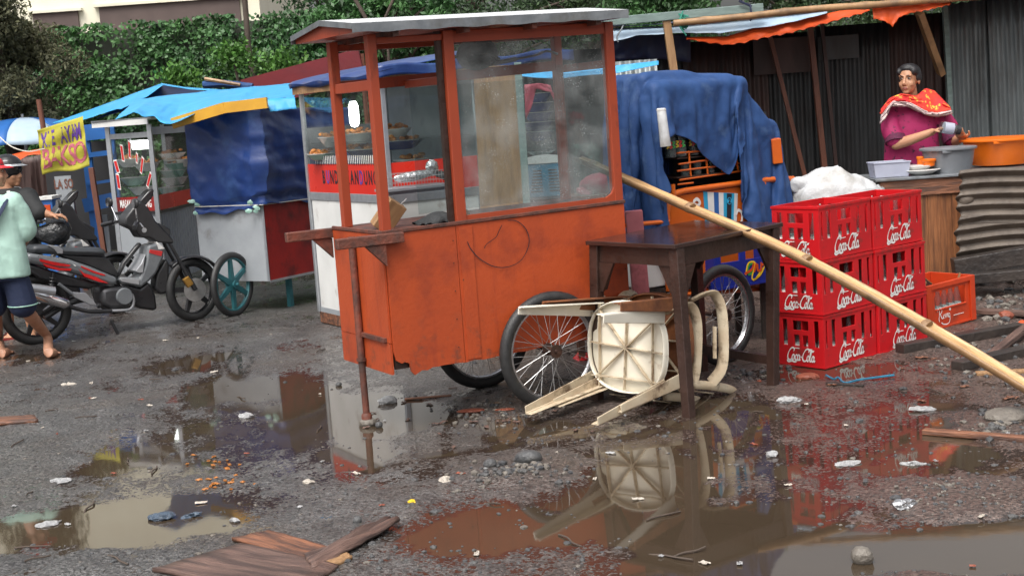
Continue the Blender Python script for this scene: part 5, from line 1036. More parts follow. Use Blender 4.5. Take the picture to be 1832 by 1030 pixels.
b = MB(); b.tube([W4 @ Vector((-.05, WL + .02, .905)), W4 @ Vector((-.045, -.03, .905)), W4 @ Vector((.6, -.05, .9)), W4 @ Vector((1.2, -.05, .91))], .004, 5); o = recenter(b.build('thin_rope', 'string')); tag(o, 'cord tied round the bottom of the dark blue wrap tarp', 'cord')
for x, y, lab in ((-.06, WL - .0, 'pale torn knot of tarp at the left corner of the wrapped cart'), (-.055, .06, 'pale torn knot of tarp at the near corner of the wrapped cart')):
    b = MB(); c_ = W4 @ Vector((x, y, .905))
    for i in range(5): b.rock(c_ + Vector((rr.uniform(-.05, .05), rr.uniform(-.01, .01), rr.uniform(-.05, .06))), (.035, .012, .022), i + 3, 1, .6)
    o = recenter(b.build('tarp_knot', 'dish_g', smooth=True)); tag(o, lab, 'knot')
# yellow fascia and roof tarps of the left stalls
t2 = thing('yellow_fascia', 'yellow gable board along the roof edge of the wrapped cart', 'board', tuple(D(400, 200, 11.0).xy) + (1.5,)); P = [D(309, 221, 11.25), D(402, 193, 11.05), D(478, 184, 10.95)]
for a, c_ in zip(P, P[1:]): b = MB(); b.bar(a, c_ + (c_ - a) * .004, .025, .085); b.build('board', 'yellow_fascia', t2, True)
cloth('light_blue_tarp', 'bright light blue tarp roof over the wrapped cart and its neighbour', 'tarp', [(238, 179), (300, 171), (420, 159), (522, 150)], [(206, 214), (240, 200), (262, 208), (312, 218), (402, 187), (478, 176), (528, 176)], 12.9, 11.1, 'tarp_light', 110, 24, .06, 4, seed=4)
cloth('tarp_corner', 'light blue tarp corner hanging down beside the yellow gable board', 'tarp', [(476, 178), (528, 174)], [(482, 201), (500, 198), (530, 196)], 11.05, 10.98, 'tarp_light', 20, 6, .015, 2)
cloth('ridge_tarp', 'blue tarp sloping up to a ridge above the yellow banner', 'tarp', [(92, 221), (215, 177), (290, 149)], [(146, 216), (215, 196), (262, 174), (292, 152)], 15.2, 14.2, 'tarp_light', 70, 16, .05, 3, seed=2)
cloth('interior_shade_sheet', 'navy sheet standing for the shaded interior under the blue ridge', 'tarp', [(288, 151), (330, 157), (365, 163)], [(170, 214), (250, 190), (362, 172)], 14.9, 14.3, 'navy', 30, 8, .01, 3, seed=8)  # dark sheet put in for the shade beneath the ridge
cloth('thin_tarp_edge', 'thin blue tarp edge running right from the ridge', 'tarp', [(288, 149), (330, 156), (430, 163)], [(290, 152), (335, 160), (430, 167)], 14.1, 13.9, 'tarp_light', 30, 4, .006, 3, seed=8)
t2 = thing('tarp_roll', 'rolled blue tarp lying on the roofs in front of the dark red board', 'tarp', tuple(D(400, 158, 13.2))); b = MB(); b.tube([D(364, 152, 13.2), D(400, 150, 13.2), D(452, 156, 13.2)], .06, 9, flat=.6); b.build('roll', 'tarp', t2, True, smooth=True)
b = MB(); b.tube([D(366, 141, 13.15), D(430, 152, 13.15)], .018, 6); b.build('stick', 'bamboo_g', t2, True)
# ================================================================== FOOD CART WITH LIT CASE (far left)
K2, L2, R2 = D(282, 375, 13.0), D(207, 372, 13.35), D(372, 352, 14.6)
mc = thing('lit_food_cart', 'food cart with grey siding, red band and lit glass case behind the motorbike', 'food cart', (K2.x, K2.y, 0))
def quad(name, m, P, Q, z0, z1, off=0., par=None, th=.012):
    d = Vector((Q.x - P.x, Q.y - P.y, 0)); n_ = Vector((d.y, -d.x, 0)).normalized(); b = MB(); b.add([(p.x + n_.x * o_, p.y + n_.y * o_, z) for o_ in (off, off - th) for z in (z0, z1) for p in (P, Q)], [(0, 1, 3, 2), (4, 6, 7, 5), (0, 4, 5, 1), (2, 3, 7, 6), (0, 2, 6, 4), (1, 5, 7, 3)]); return b.build(name, m, par or mc, True)
zb1, zt1 = K2.z, 1.62
quad('siding', 'siding', L2, K2, .12, zb1 - .04); quad('siding', 'siding', K2, R2, .12, zb1 - .04)
b = MB()
for i in range(22): p = K2.lerp(R2, (i + .5) / 22); b.bar((p.x - .002, p.y - .008, .13), (p.x - .002, p.y - .008, zb1 - .05), .012, .01, (0, 1, 0))
b.build('slat', 'greypaint', mc, True)
f1 = quad('red_band', 'redpaint', L2, K2, zb1 - .01, zb1 + .125, .004); quad('red_band', 'red', K2, R2, zb1 - .01, zb1 + .13, .004)
quad('ledge', 'black', L2, K2, zb1 - .038, zb1 - .012, .02); quad('ledge', 'black', K2, R2, zb1 - .038, zb1 - .012, .02)
quad('glass_pane', 'glass', L2, K2, zb1 + .13, zt1, .0, th=.004); quad('glass_pane', 'glass', K2, R2, zb1 + .135, zt1, 0, th=.004)
quad('top_rail', 'alu', L2, K2, 1.51, 1.56, .008); quad('fascia', 'whitepanel', L2 + Vector((-.1, -.05, 0)), K2 + Vector((.03, -.05, 0)), zt1 + .01, zt1 + .06, .04); quad('top_rail', 'greypaint', K2, R2, 1.53, 1.60, .006)
for p in (L2, K2, R2, L2 + (R2 - K2)): b = MB(); b.bar((p.x, p.y, .1), (p.x, p.y, zt1 + .01), .04, .04, (0, 1, 0)); b.build('corner_post', 'alu', mc, True)
b = MB(); q4 = L2 + (R2 - K2); b.add([(p.x, p.y, zt1 + z) for z in (.062, .075) for p in (L2 + Vector((-.12, -.1, 0)), K2 + Vector((.05, -.1, 0)), R2, q4)], [(0, 1, 2, 3), (7, 6, 5, 4), (0, 4, 5, 1), (1, 5, 6, 2), (2, 6, 7, 3), (3, 7, 4, 0)]); b.build('roof', 'galv', mc, True)
b = MB(); b.add([(p.x, p.y, zb1 + z) for z in (.0, .012) for p in (L2 + Vector((.02, .04, 0)), K2 + Vector((-.0, .05, 0)), R2 + Vector((-.03, 0, 0)), q4)], [(0, 1, 2, 3), (7, 6, 5, 4), (0, 4, 5, 1), (1, 5, 6, 2), (2, 6, 7, 3), (3, 7, 4, 0)]); b.build('deck', 'alu', mc, True)
quad('back_panel', 'corr_rust', q4, R2, zb1, zt1, .0)
d_ = (K2 - L2); d_.z = 0; Lm = lambda s, z, o_=.006: frame(L2 + d_ * s + Vector((0, -o_, z - L2.z)), d_, (0, 0, 1))
text('MASAKAN PADANG', .105, 'white', f1, Lm(.5, zb1 + .057, .008), sx=.48, bold=.002)
for px, py, h, w_, a in ((212, 325, .13, .028, .25), (209, 298, .11, .03, .5), (219, 274, .14, .024, .2), (232, 268, .15, .02, .05), (254, 296, .14, .02, -.2), (267, 322, .13, .022, -.35), (245, 283, .08, .012, 0)):
    q = onplane(px, py, L2 + Vector((0, -.01, 0)), Vector((d_.y, -d_.x, 0))); m4 = frame(q, d_, (0, 0, 1)) @ Matrix.Rotation(a, 4, 'Z')
    b = MB(); b.prism([(-w_ - .008, -h / 2), (w_ * .2, -h / 2 - .02), (w_ + .008, h / 2), (-w_ * .3, h / 2 + .02)], m4, .001); b.build('letter_outline', 'white', mc, True)
    b = MB(); b.prism([(-w_, -h / 2 + .01), (w_ * .1, -h / 2 - .005), (w_, h / 2 - .01), (-w_ * .2, h / 2 + .005)], m4 @ Matrix.Translation((0, 0, .002)), .001); b.build('letter', 'bikered', mc, True)
t2 = thing('tube_lamp', 'lit white tube lamp glowing at the top of the far left food cart', 'lamp', tuple(D(252, 258, 13.4))); b = MB(); b.tube([D(236, 260, 13.4), D(270, 258, 13.45)], .045, 10); b.build('tube', 'lamp', t2, True, smooth=True); b = MB(); b.tube([D(232, 256, 13.4), D(233, 240, 13.4)], .012, 6); b.build('holder', 'alu', t2, True)
for i, (px, py, m, f_) in enumerate(((232, 285, 'dish', 1), (262, 292, 'dish', 1), (240, 318, 'dish_g', 0), (255, 335, 'dish', 0), (308, 275, 'dish', 1), (318, 292, 'dish_g', 1), (310, 305, 'dish_g', 0), (312, 318, 'dish', 0), (305, 335, 'dish_g', 0), (335, 285, 'dish', 1))):
    bowl(('upper', 'lower')[py > 300] + ' %s bowl %s, %s side of the far left case' % ('white' if m == 'dish' else 'green', ('stacked empty', 'of fried food')[f_], ('left', 'right')[px > 290]), px, py, 13.5 if px < 290 else 13.8, .13, .075, m, bool(f_), 'bowls in the far left lit case')
# stall with blue frame, banner, board, umbrella
bs = thing('blue_stall', 'blue painted stall frame with dark shelves beside the yellow banner', 'stall', tuple(D(170, 430, 14.2).xy) + (0,))
for x0, y0, x1, y1, w_ in ((150, 225, 176, 440, .09), (196, 225, 212, 380, .07), (118, 320, 134, 430, .06)):
    p, q = D(x0, y0, 14.2), D(x1, y1, 14.2); b = MB(); b.bar((q.x, 14.2, 0), p, w_, .05, (0, 1, 0)); b.build('post', 'bluepaint', bs, True)
for x0, y0, x1, y1, h in ((152, 238, 205, 232, .16), (155, 278, 205, 272, .05), (150, 368, 210, 355, .14), (155, 330, 205, 322, .03)):
    b = MB(); b.bar(D(x0, y0, 14.17), D(x1, y1, 14.17), .04, h); b.build('rail', 'bluepaint', bs, True)
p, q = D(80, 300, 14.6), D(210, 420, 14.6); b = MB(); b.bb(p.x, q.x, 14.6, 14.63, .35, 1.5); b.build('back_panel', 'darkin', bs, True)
b = MB(); b.bb(D(120, 0, 14.3).x, q.x, 14.3, 14.32, .1, D(170, 385, 14.3).z); b.build('front_panel', 'siding', bs, True)
b = MB(); b.bb(D(182, 0, 14.1).x, D(230, 0, 14.1).x, 13.95, 14.2, .25, .75); b.build('cupboard', 'black', bs, True)
for x0, y0, x1, y1, Y, lab in ((163, 300, 186, 450, 13.7, 'reddish brown post below the right edge of the yellow banner'), (122, 322, 138, 400, 14.0, 'brown wooden post right of the white lettered board')):
    p, q = D(x0, y0, Y), D(x1, y1, Y); b = MB(); b.bar((q.x + .02, Y, 0), p, .05, .05, (0, 1, 0)); o = recenter(b.build('post', 'brownpost', bevel=.004)); tag(o, lab, 'post')
p0, p1, p2, p3 = D(66, 233, 13.9), D(148, 208, 13.75), D(161, 298, 13.75), D(76, 313, 13.9)
t2 = thing('yellow_banner', 'yellow cloth banner with dark and mauve painted letters', 'banner', tuple(p3)); b = MB()
bn = lambda u, v, o_=0.: (p0.lerp(p1, u)).lerp(p3.lerp(p2, u), v) + Vector((0, -o_ + .02 * math.sin(u * 9 + v * 4) + .012 * math.sin(v * 14 + u * 3), .012 * math.sin(u * 7) * v))
b.grid(40, 24, lambda u, v: bn(u, v)); clo = b.build('cloth', 'banner', t2, True, smooth=True, solid=.002)
for i, (ch, m, u, v, s_, k) in enumerate([(c, 'purple', .12 + .105 * i, .28, .27, .42) for i, c in enumerate('MIE AYAM')] + [(c, 'mauve', .13 + .18 * i, .70, .35, .68) for i, c in enumerate('BAKSO')] ):
    if ch == ' ': continue
    wv = lambda co_, u=u, v=v: Vector((u + co_.x / 1.25 * 2.1, v - co_.y / .55 * .95, co_.z))
    cu = text(ch, s_, m, None, Matrix.Identity(4), 'letter', sx=k, bold=.006, wave=None)
    for vx in cu.data.vertices: q = bn(max(0, min(1, u + vx.co.x * 1.5)), max(0, min(1, v - vx.co.y * 1.7)), .006 + vx.co.z); vx.co = q
    cu.data.transform(wmat(clo).inverted()); cu.parent = clo
t2 = thing('white_board', 'narrow white board lettered in brown under the yellow banner', 'sign', (D(112, 390, 13.85).x, 13.85, 0)); P = [D(97, 316, 13.85), D(126, 312, 13.85)]; b = MB(); b.bb(P[0].x, P[1].x, 13.85, 13.87, .35, P[0].z); b.build('panel', 'siding', t2, True); text('LA SO', .13, 'brownpost', t2, frame(D(114, 330, 13.845), (1, 0, 0), (0, 0, 1)), sx=.55, bold=.003)
u_ = D(45, 252, 16.2); t2 = thing('umbrella', 'big blue and white market umbrella at the left edge', 'umbrella', (u_.x, 16.2, 0)); Z0 = u_.z - .05
for k, m in enumerate(('tarp', 'tarp_pale', 'tarp', 'tarp_pale', 'tarp', 'tarp_pale', 'tarp', 'tarp_pale')):
    b = MB(); b.grid(8, 10, lambda u, v: (u_.x + .75 * math.sin(v * 1.45) * math.cos(.785 * (k + u) - 2.3), 16.2 + .75 * math.sin(v * 1.45) * math.sin(.785 * (k + u) - 2.3), Z0 + .32 * math.cos(v * 1.5) - .02 * math.sin(3.14 * u) * v)); b.build('panel', 'bluepaint' if m == 'tarp' else m, t2, True, smooth=True, solid=.002)
b = MB(); b.tube([(u_.x, 16.2, 0), (u_.x, 16.2, Z0 + .36)], .018, 8); b.build('pole', 'alu', t2, True)
cloth('orange_sheet', 'orange tarp strip sagging under the blue and white umbrella', 'tarp', [(8, 280), (40, 272), (75, 266)], [(14, 284), (30, 290), (50, 278), (76, 277)], 14.6, 14.5, 'tarp_orange', 20, 5, .01, 2)
cloth('dark_drape', 'dark brown drape behind the person in black at the left edge', 'drape', [(28, 285), (80, 276)], [(30, 400), (95, 395)], 14.9, 14.9, 'corr_rust', 30, 10, .02, 6)
b = MB(); b.tube(spline([D(-6, 240, 14), D(20, 262, 13.8), D(50, 271, 13.7), D(80, 266, 13.6)], 6), .006, 5); o = recenter(b.build('white_cable', 'string')); tag(o, 'thin white cable hanging from the umbrella to the yellow banner', 'cable')
t2 = thing('side_table', 'small stall table with blue and orange front behind the second motorbike', 'table', (D(90, 400, 13.4).x, 13.4, 0)); P = [D(68, 352, 13.4), D(98, 346, 13.4)]; b = MB(); b.bb(P[0].x, P[1].x, 13.3, 13.6, P[0].z - .03, P[0].z); b.build('tabletop', 'whitepanel', t2, True); b = MB(); b.bb(P[0].x + .01, P[1].x - .01, 13.32, 13.58, .1, P[0].z - .031); b.build('cabinet', 'bluepaint', t2, True); b = MB(); b.bb(P[0].x + .03, P[1].x - .03, 13.312, 13.319, P[0].z - .2, P[0].z - .08); b.build('panel', 'tarp_orange', t2, True)
# ================================================================== TARP COVERED ORANGE CART (behind the table)
Yp = lambda px: 8.02 + (px - 1197) * .56 / 169
Q = lambda px, py, o=0.: D(px, py, Yp(px) + o)
kc = thing('tarp_cart', 'orange framed cart with jar rack under a blue tarp behind the dark table', 'food cart', (1.3, 8.3, 0))
b = MB(); b.tube(spline([Q(1196, 520), Q(1195, 440), Q(1194, 372), Q(1204, 349), Q(1228, 341)], 6) + [Q(1300, 331), Q(1366, 322), Q(1419, 320)], .019, 10); b.build('frame_tube', 'orange_metal', kc, True, smooth=True)
b = MB(); b.tube([Q(1365, 318), Q(1366, 326), Q(1372, 430), Q(1378, 540)], .017, 10); b.build('frame_tube', 'orange_metal', kc, True, smooth=True)
b = MB(); b.add([Q(1199, 352, .012), Q(1364, 328, .012), Q(1374, 520, .012), Q(1199, 530, .012)], [(0, 1, 2, 3)]); b.build('front_panel', 'orange_metal', kc, True, solid=.006)
for (x0, y0, x1, y1, o_) in ((1212, 274, 1310, 266, .02), (1214, 294, 1335, 276, .02), (1216, 322, 1340, 304, .02), (1212, 306, 1335, 291, .02), (1213, 330, 1240, 327, .02)):
    b = MB(); b.tube([Q(x0, y0, o_), Q(x1, y1, o_)], .006, 6); b.build('rack_bar', 'orange_metal', kc, True)
for x in (1232, 1262, 1288, 1316, 1340): b = MB(); b.tube([Q(x, 270, .02), Q(x + 4, 318 - (x - 1216) * .14, .02)], .006, 6); b.build('rack_upright', 'orange_metal', kc, True)
for (x0, y0, x1, y1) in ((1112, 404, 1196, 396), (1205, 352, 1204, 330), (1240, 523, 1392, 500), (1200, 528, 1390, 515)):
    b = MB(); b.tube([Q(x0, y0, -.02), Q(x1, y1, -.02)], .013, 8); b.build('frame_bar', 'orange_metal', kc, True)
b = MB(); b.bar(Q(1387, 248, -.03), Q(1391, 292, -.03), .06, .05, (0, 1, 0)); b.build('frame_block', 'orange_metal', kc, True, bevel=.004)
b = MB(); p = Q(1212, 318, .02); q = Q(1378, 300, .02); n_ = Vector((-.66, .75, 0)) * .35; b.add([p, q, q + n_, p + n_], [(0, 1, 2, 3)]); b.build('rack_floor', 'darkwood', kc, True, solid=.008)
b = MB(); p = Q(1212, 284, .03); q = Q(1378, 268, .03); b.add([p, q, q + n_, p + n_], [(0, 1, 2, 3)]); b.build('rack_shelf', 'darkwood', kc, True, solid=.008)
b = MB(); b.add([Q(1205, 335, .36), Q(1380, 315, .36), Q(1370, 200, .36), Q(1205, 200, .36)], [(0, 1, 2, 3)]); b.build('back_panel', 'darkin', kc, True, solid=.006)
ca = G(1296, 652); wx = wheel(kc, wmat(kc).inverted() @ Vector((ca.x, ca.y, .29)), (.669, -.743, 0), .29, .03, hubm='rust'); wx.name = 'wheel'
b = MB(); a_ = Vector((ca.x, ca.y, .29)); b.tube([a_, a_ + Vector((-.46, .52, 0))], .012, 8); b.build('axle', 'rust', kc, True)
# sticker: striped, with a number and a white curl
st = MB(); c0 = [Q(1258, 343, -.004), Q(1320, 346, -.004), Q(1318, 398, -.004), Q(1262, 404, -.004)]
sm_ = lambda u, v, o_=0.: (c0[0].lerp(c0[1], u)).lerp(c0[3].lerp(c0[2], u), v) + Vector((.0, -o_, 0))
stk = None
for i, (u0, u1, m) in enumerate(((0, .12, 'lblue'), (.12, .3, 'white'), (.3, .44, 'bluepaint'), (.44, .58, 'white'), (.58, .9, 'lblue'), (.9, 1, 'whitepanel'))):
    b = MB(); b.add([sm_(u0, 0), sm_(u1, 0), sm_(u1, 1), sm_(u0, 1)], [(0, 1, 2, 3)]); b.build('sticker', m, kc, True)
b = MB(); b.add([sm_(.68, 0.02, .003), sm_(.82, 0.02, .003), sm_(.82, .98, .003), sm_(.68, .98, .003)], [(0, 1, 2, 3)]); b.build('sticker_band', 'ink', kc, True)
fx_ = frame(sm_(.75, .26, .006), c0[1] - c0[0], (0, 0, 1)); b = MB(); b.lathe([(.022, 0), (.022, .001)], n=18); b.v = [tuple(fx_ @ Vector(v)) for v in b.v]; b.build('number_disc', 'lblue', kc, True)
text('2', .042, 'ink', kc, fx_ @ Matrix.Translation((0, 0, .002)), bold=.002)
b = MB(); pen(b, [[(-.03, 0), (-.01, .03), (.02, .02), (.03, -.01), (.02, -.045), (-.01, -.06)]], frame(Q(1322, 385, -.008), c0[1] - c0[0], (0, 0, 1)), .018); b.build('white_curl', 'white', kc, True); b = MB(); pen(b, [[(-.03, .0), (0, .02), (.03, .0), (.01, -.02), (-.02, -.01)]], frame(Q(1246, 362, -.008), c0[1] - c0[0], (0, 0, 1)), .02); b.build('white_curl', 'white', kc, True)
b = MB(); b.add([Q(1262, 402, -.004), Q(1312, 398, -.004), Q(1308, 432, -.004), Q(1264, 438, -.004)], [(0, 1, 2, 3)]); b.build('sticker', 'whitepanel', kc, True)
b = MB(); pen(b, [[(-.05, 0), (-.02, .015), (.02, 0), (.05, .012)], [(-.05, -.03), (0, -.02), (.05, -.03)], [(-.04, -.05), (.03, -.05)]], frame(Q(1286, 412, -.008), c0[1] - c0[0], (0, 0, 1)), .008); b.build('sticker_marks', 'galv', kc, True)
# jars
jar = None
for i, (px, py, h, r) in enumerate(((1200, 282, .14, .035), (1217, 280, .145, .04), (1240, 277, .145, .04), (1262, 274, .145, .04), (1284, 271, .145, .04), (1226, 316, .075, .025), (1248, 313, .075, .025), (1272, 310, .075, .025), (1296, 306, .075, .025), (1320, 302, .075, .025), (1342, 299, .075, .025))):
    p = Q(px, py, .07); sm = h < .1
    t = thing('glass_jar' if not sm else 'drinking_glass', ('glass jar with small coloured print on the upper rack under the tarp' if not sm else 'small drinking glass on the lower rack under the tarp'), 'jar' if not sm else 'glass', tuple(p), 0, 'jars on the orange rack' if not sm else 'small glasses on the orange rack')
    b = MB(); b.lathe([(.001, .002), (r * .9, 0), (r, .01), (r, h * .85), (r * 1.03, h), (r * .93, h), (r * .9, .012), (.001, .01)], n=16); b.build('body', 'bottle', t, smooth=True)
    if not sm:
        b = MB(); b.lathe([(r * 1.05, h * .96), (r * 1.07, h), (r * 1.02, h * 1.02)], n=16); b.build('rim', 'bottle', t, smooth=True)
        for k, m in enumerate(('yellow', 'bikered', 'green')): b = MB(); pen(b, [[(-.008, .02), (.006, .016), (-.005, .002), (.007, -.008), (-.008, -.016)]], frame(Vector((-.018 + .018 * k, -r - .002 + .003 * abs(k - 1), h * .5)), (1, 0, 0), (0, 0, 1)), .008); b.build('print', m, t)
# tarp over everything: a sheet let fall over the cart's top
TO = D(1150, 300, 7.88); TO.z = 0; tl_ = Vector((D(1345, 300, 8.5).x - TO.x, 8.5 - 7.88, 0)); TLn = tl_.length; TM = frame(TO, tl_, Vector((-tl_.y, tl_.x, 0)))
def collider(u0, u1, v0, v1, z0, z1):
    b = MB(); b.bb(u0, u1, v0, v1, z0, z1); b.v = [tuple(TM @ Vector(v)) for v in b.v]; o = b.build('form', 'black'); x = o.modifiers.new('c', 'COLLISION'); o.collision.thickness_outer = .012; o.collision.cloth_friction = 12; return o
cols = [collider(.17, TLn * .98, .03, .40, .3, 1.60), collider(TLn * .982, TLn + .27, .04, .42, .3, 1.33), collider(.16, .55, .12, .36, 1.5, 1.66), collider(TLn * .72, TLn * .9, .08, .36, 1.5, 1.63), collider(TLn + .1, TLn + .2, .1, .3, 1.2, 1.38)]
b = MB(); NU, NV = 104, 64
def sheet0(u, v):
    U_ = -.46 + (TLn + 1.20) * u; front = -lin([(-.62, .45), (.0, .40), (.12, .28), (.3, .24), (.42, .27), (.62, .40), (.74, .46), (.84, .30), (.98, .34), (1.06, .5), (1.8, .55)], U_)
    return TM @ Vector((U_, front + (.92 - front) * v, 1.70 + .03 * fn(u * 9, v * 8, 1)))
b.grid(NU, NV, sheet0)
tp_ = b.build('cover_tarp', 'tarp', smooth=True); cm_ = tp_.modifiers.new('cloth', 'CLOTH'); cs_ = cm_.settings; cs_.quality = 6; cs_.mass = .25; cs_.tension_stiffness = 18; cs_.compression_stiffness = 18; cs_.shear_stiffness = 8; cs_.bending_stiffness = .04; cs_.shrink_min = -.2; cs_.air_damping = 2.5
cc_ = cm_.collision_settings; cc_.collision_quality = 3; cc_.distance_min = .010; cc_.friction = 12; cc_.use_self_collision = False
sc.frame_start = 1; sc.frame_end = 60; cm_.point_cache.frame_start = 1; cm_.point_cache.frame_end = 60
for fr_ in range(1, 48): sc.frame_set(fr_)
dg = bpy.context.evaluated_depsgraph_get(); me_ = bpy.data.meshes.new_from_object(tp_.evaluated_get(dg)); tp_.modifiers.clear(); old = tp_.data; tp_.data = me_; bpy.data.meshes.remove(old); me_.name = 'cover_tarp'
nr_ = [v.normal.copy() for v in me_.vertices]
for v, n_ in zip(me_.vertices, nr_):
    p = v.co * 1.0; v.co = p + n_ * (.020 * crease(p.x * 3.4 + p.z * 2.5, p.y * 3 - p.z * 1.2, p.z * 1.5) + .011 * crease(p.x * 8 - p.z * 5, p.y * 7, p.z * 3 + p.x * 3) - .006)
for o in cols: m_ = o.data; bpy.data.objects.remove(o); bpy.data.meshes.remove(m_)
sc.frame_set(1)
x = tp_.modifiers.new('solid', 'SOLIDIFY'); x.thickness = .003; x = tp_.modifiers.new('sub', 'SUBSURF'); x.levels = 1; x.render_levels = 1
recenter(tp_); tag(tp_, 'faded blue tarp thrown over the orange framed cart', 'tarp')
cloth('tarp_drape', 'long dark blue tarp drape hanging between the orange cart end and the jar rack', 'tarp', [(1112, 215), (1150, 215), (1175, 240), (1196, 262)], [(1114, 420), (1140, 425), (1170, 420), (1198, 415)], 8.45, 8.25, 'tarp_dark', 50, 22, .05, 3, seed=9)
t = thing('white_tube', 'white wrapped tube standing up from the tarp beside the jars', 'tube', tuple(D(1190, 255, 7.80))); b = MB(); P = [D(1191, 262, 7.80), D(1183, 197, 7.80)]; b.tube([P[0], P[0].lerp(P[1], .5), P[1], P[1] + Vector((0, 0, .006))], [.031, .028, .026, .02], 12); b.build('body', 'sack', t, True, smooth=True); b = MB(); b.lathe([(.027, 0), (.0275, .01), (.02, .014)], P[1] - Vector((0, 0, .004)), n=12); b.build('cap', 'white', t, True)
# blue crate, white box, pink post
t = thing('blue_crate', 'blue plastic crate with a red and yellow painted mark under the tarp cart', 'crate', tuple(D(1330, 512, 8.28)), R(33)); b = MB()
holed(b, Matrix(((1, 0, 0, -.22), (0, 0, 1, 0), (0, 1, 0, 0), (0, 0, 0, 1))), .46, .3, [(.05, .2, .16, .26), (.25, .41, .16, .26)], .012)
b.bb(-.22, .24, .28, .292, 0, .3); b.bb(-.22, -.208, .013, .279, 0, .3); b.bb(.228, .24, .013, .279, 0, .3); b.bb(-.208, .228, .013, .279, .0, .01); b.build('body', 'crate_b', t, bevel=.002)
b = MB(); b.bb(-.224, .244, -.006, -.0005, .285, .3); b.bb(-.224, .244, -.005, -.0005, 0, .014); b.build('rim', 'crate_b', t)
ML = lambda x, z: Matrix(((1, 0, 0, x), (0, 0, -1, -.002), (0, 1, 0, z), (0, 0, 0, 1)))
for m, S, w_ in (('green', [[(-.07, 0), (-.05, .05), (-.01, .055), (-.02, .01), (-.06, -.01)]], .02), ('yellow', [[(-.08, -.01), (-.055, .06), (0, .055), (-.03, -.03), (.0, -.04), (.06, .02)], [(-.02, -.05), (.04, -.02), (.08, .03)]], .011), ('tarp_orange', [[(-.09, .0), (-.03, .02), (-.01, .06)], [(-.01, .0), (.01, .055)], [(.02, .05), (.02, .01), (.045, .01), (.05, .055)], [(.05, .03), (.08, .05)]], .016)):
    b = MB(); pen(b, S, ML(.1, .075) @ Matrix.Translation((0, 0, {'green': 0, 'yellow': .001, 'tarp_orange': .002}[m])), w_); b.build('painted_mark', m, t)
t = thing('white_box', 'dull white metal box hanging low beside the pink post', 'box', tuple(D(1195, 510, 8.05)), R(32)); b = MB(); b.bb(-.17, .17, 0, .2, .0, .24); b.build('body', 'whitepanel', t, bevel=.006); b = MB(); b.bb(-.17, .17, -.006, -.0005, .225, .24); b.build('lip', 'greypaint', t)
b = MB(); p = D(1137, 440, 7.72); q = D(1152, 548, 7.72); b.bar((q.x, 7.72, 0), (p.x, 7.72, p.z + .2), .095, .06, (0, 1, 0)); o = recenter(b.build('pink_post', 'pinkpost', bevel=.004)); tag(o, 'scuffed pink painted post between the orange cart and the white box', 'post')
t = thing('box_stand', 'low dark wooden stand under the white box and blue crate', 'stand', (1.15, 8.3, 0)); b = MB(); q = D(1195, 512, 8.05); b.box((1.16, 8.38, q.z - .018), (.92, .34, .03), R(33)); b.build('shelf', 'black_wood', t, True)
for x, y in ((-.4, -.12), (.4, -.12), (-.4, .12), (.4, .12)): v = rz(R(33)) @ Vector((x, y, 0)); b = MB(); b.bar((1.16 + v.x, 8.38 + v.y, 0), (1.16 + v.x, 8.38 + v.y, q.z - .034), .04, .04, (0, 1, 0)); b.build('leg', 'black_wood', t, True)
# ================================================================== PEOPLE
def fuse(mb, name, m, parent, voxel, smooth=4, assign=None):
    """one continuous surface from overlapping closed shapes"""
    o = mb.build(name, m[0] if isinstance(m, (list, tuple)) else m, None); x = o.modifiers.new('r', 'REMESH'); x.mode = 'VOXEL'; x.voxel_size = voxel
    y = o.modifiers.new('s', 'SMOOTH'); y.iterations = smooth; y.factor = .5
    dg = bpy.context.evaluated_depsgraph_get(); dg.update(); me = bpy.data.meshes.new_from_object(o.evaluated_get(dg)); old = o.data; bpy.data.objects.remove(o); bpy.data.meshes.remove(old)
    me.name = name; me.materials.clear()
    for k in (m if isinstance(m, (list, tuple)) else [m]): me.materials.append(M[k])
    if assign:
        for p in me.polygons: p.material_index = assign(p.center)
    me.polygons.foreach_set('use_smooth', [True] * len(me.polygons)); me.transform(wmat(parent).inverted()); o = bpy.data.objects.new(name, me); col.objects.link(o); o.parent = parent; return o
def limb(b, pts, rs, n=12, flat=1.):
    P = spline(pts, 5); k = len(pts) - 1; b.tube(P, [rs[min(int(i / 5), k)] * (1 - (i % 5) / 5) + rs[min(int(i / 5) + 1, k)] * ((i % 5) / 5) for i in range(len(P))], n, flat=flat)
    for p, r in ((pts[0], rs[0]), (pts[-1], rs[-1])): ball(b, p, (r, r, r))
def ball(b, c, d, m3=None, n=14):
    vs = []; c = Vector(c)
    pr = [(math.sin(math.pi * i / 9), -math.cos(math.pi * i / 9)) for i in range(10)]
    pr[0] = (1e-5, -1); pr[-1] = (1e-5, 1); o = len(b.v)
    b.lathe(pr, (0, 0, 0), n=n)
    for i in range(o, len(b.v)):
        v = Vector(b.v[i]); v = Vector((v.x * d[0], v.y * d[1], v.z * d[2])); b.v[i] = tuple(c + (m3 @ v if m3 else v))
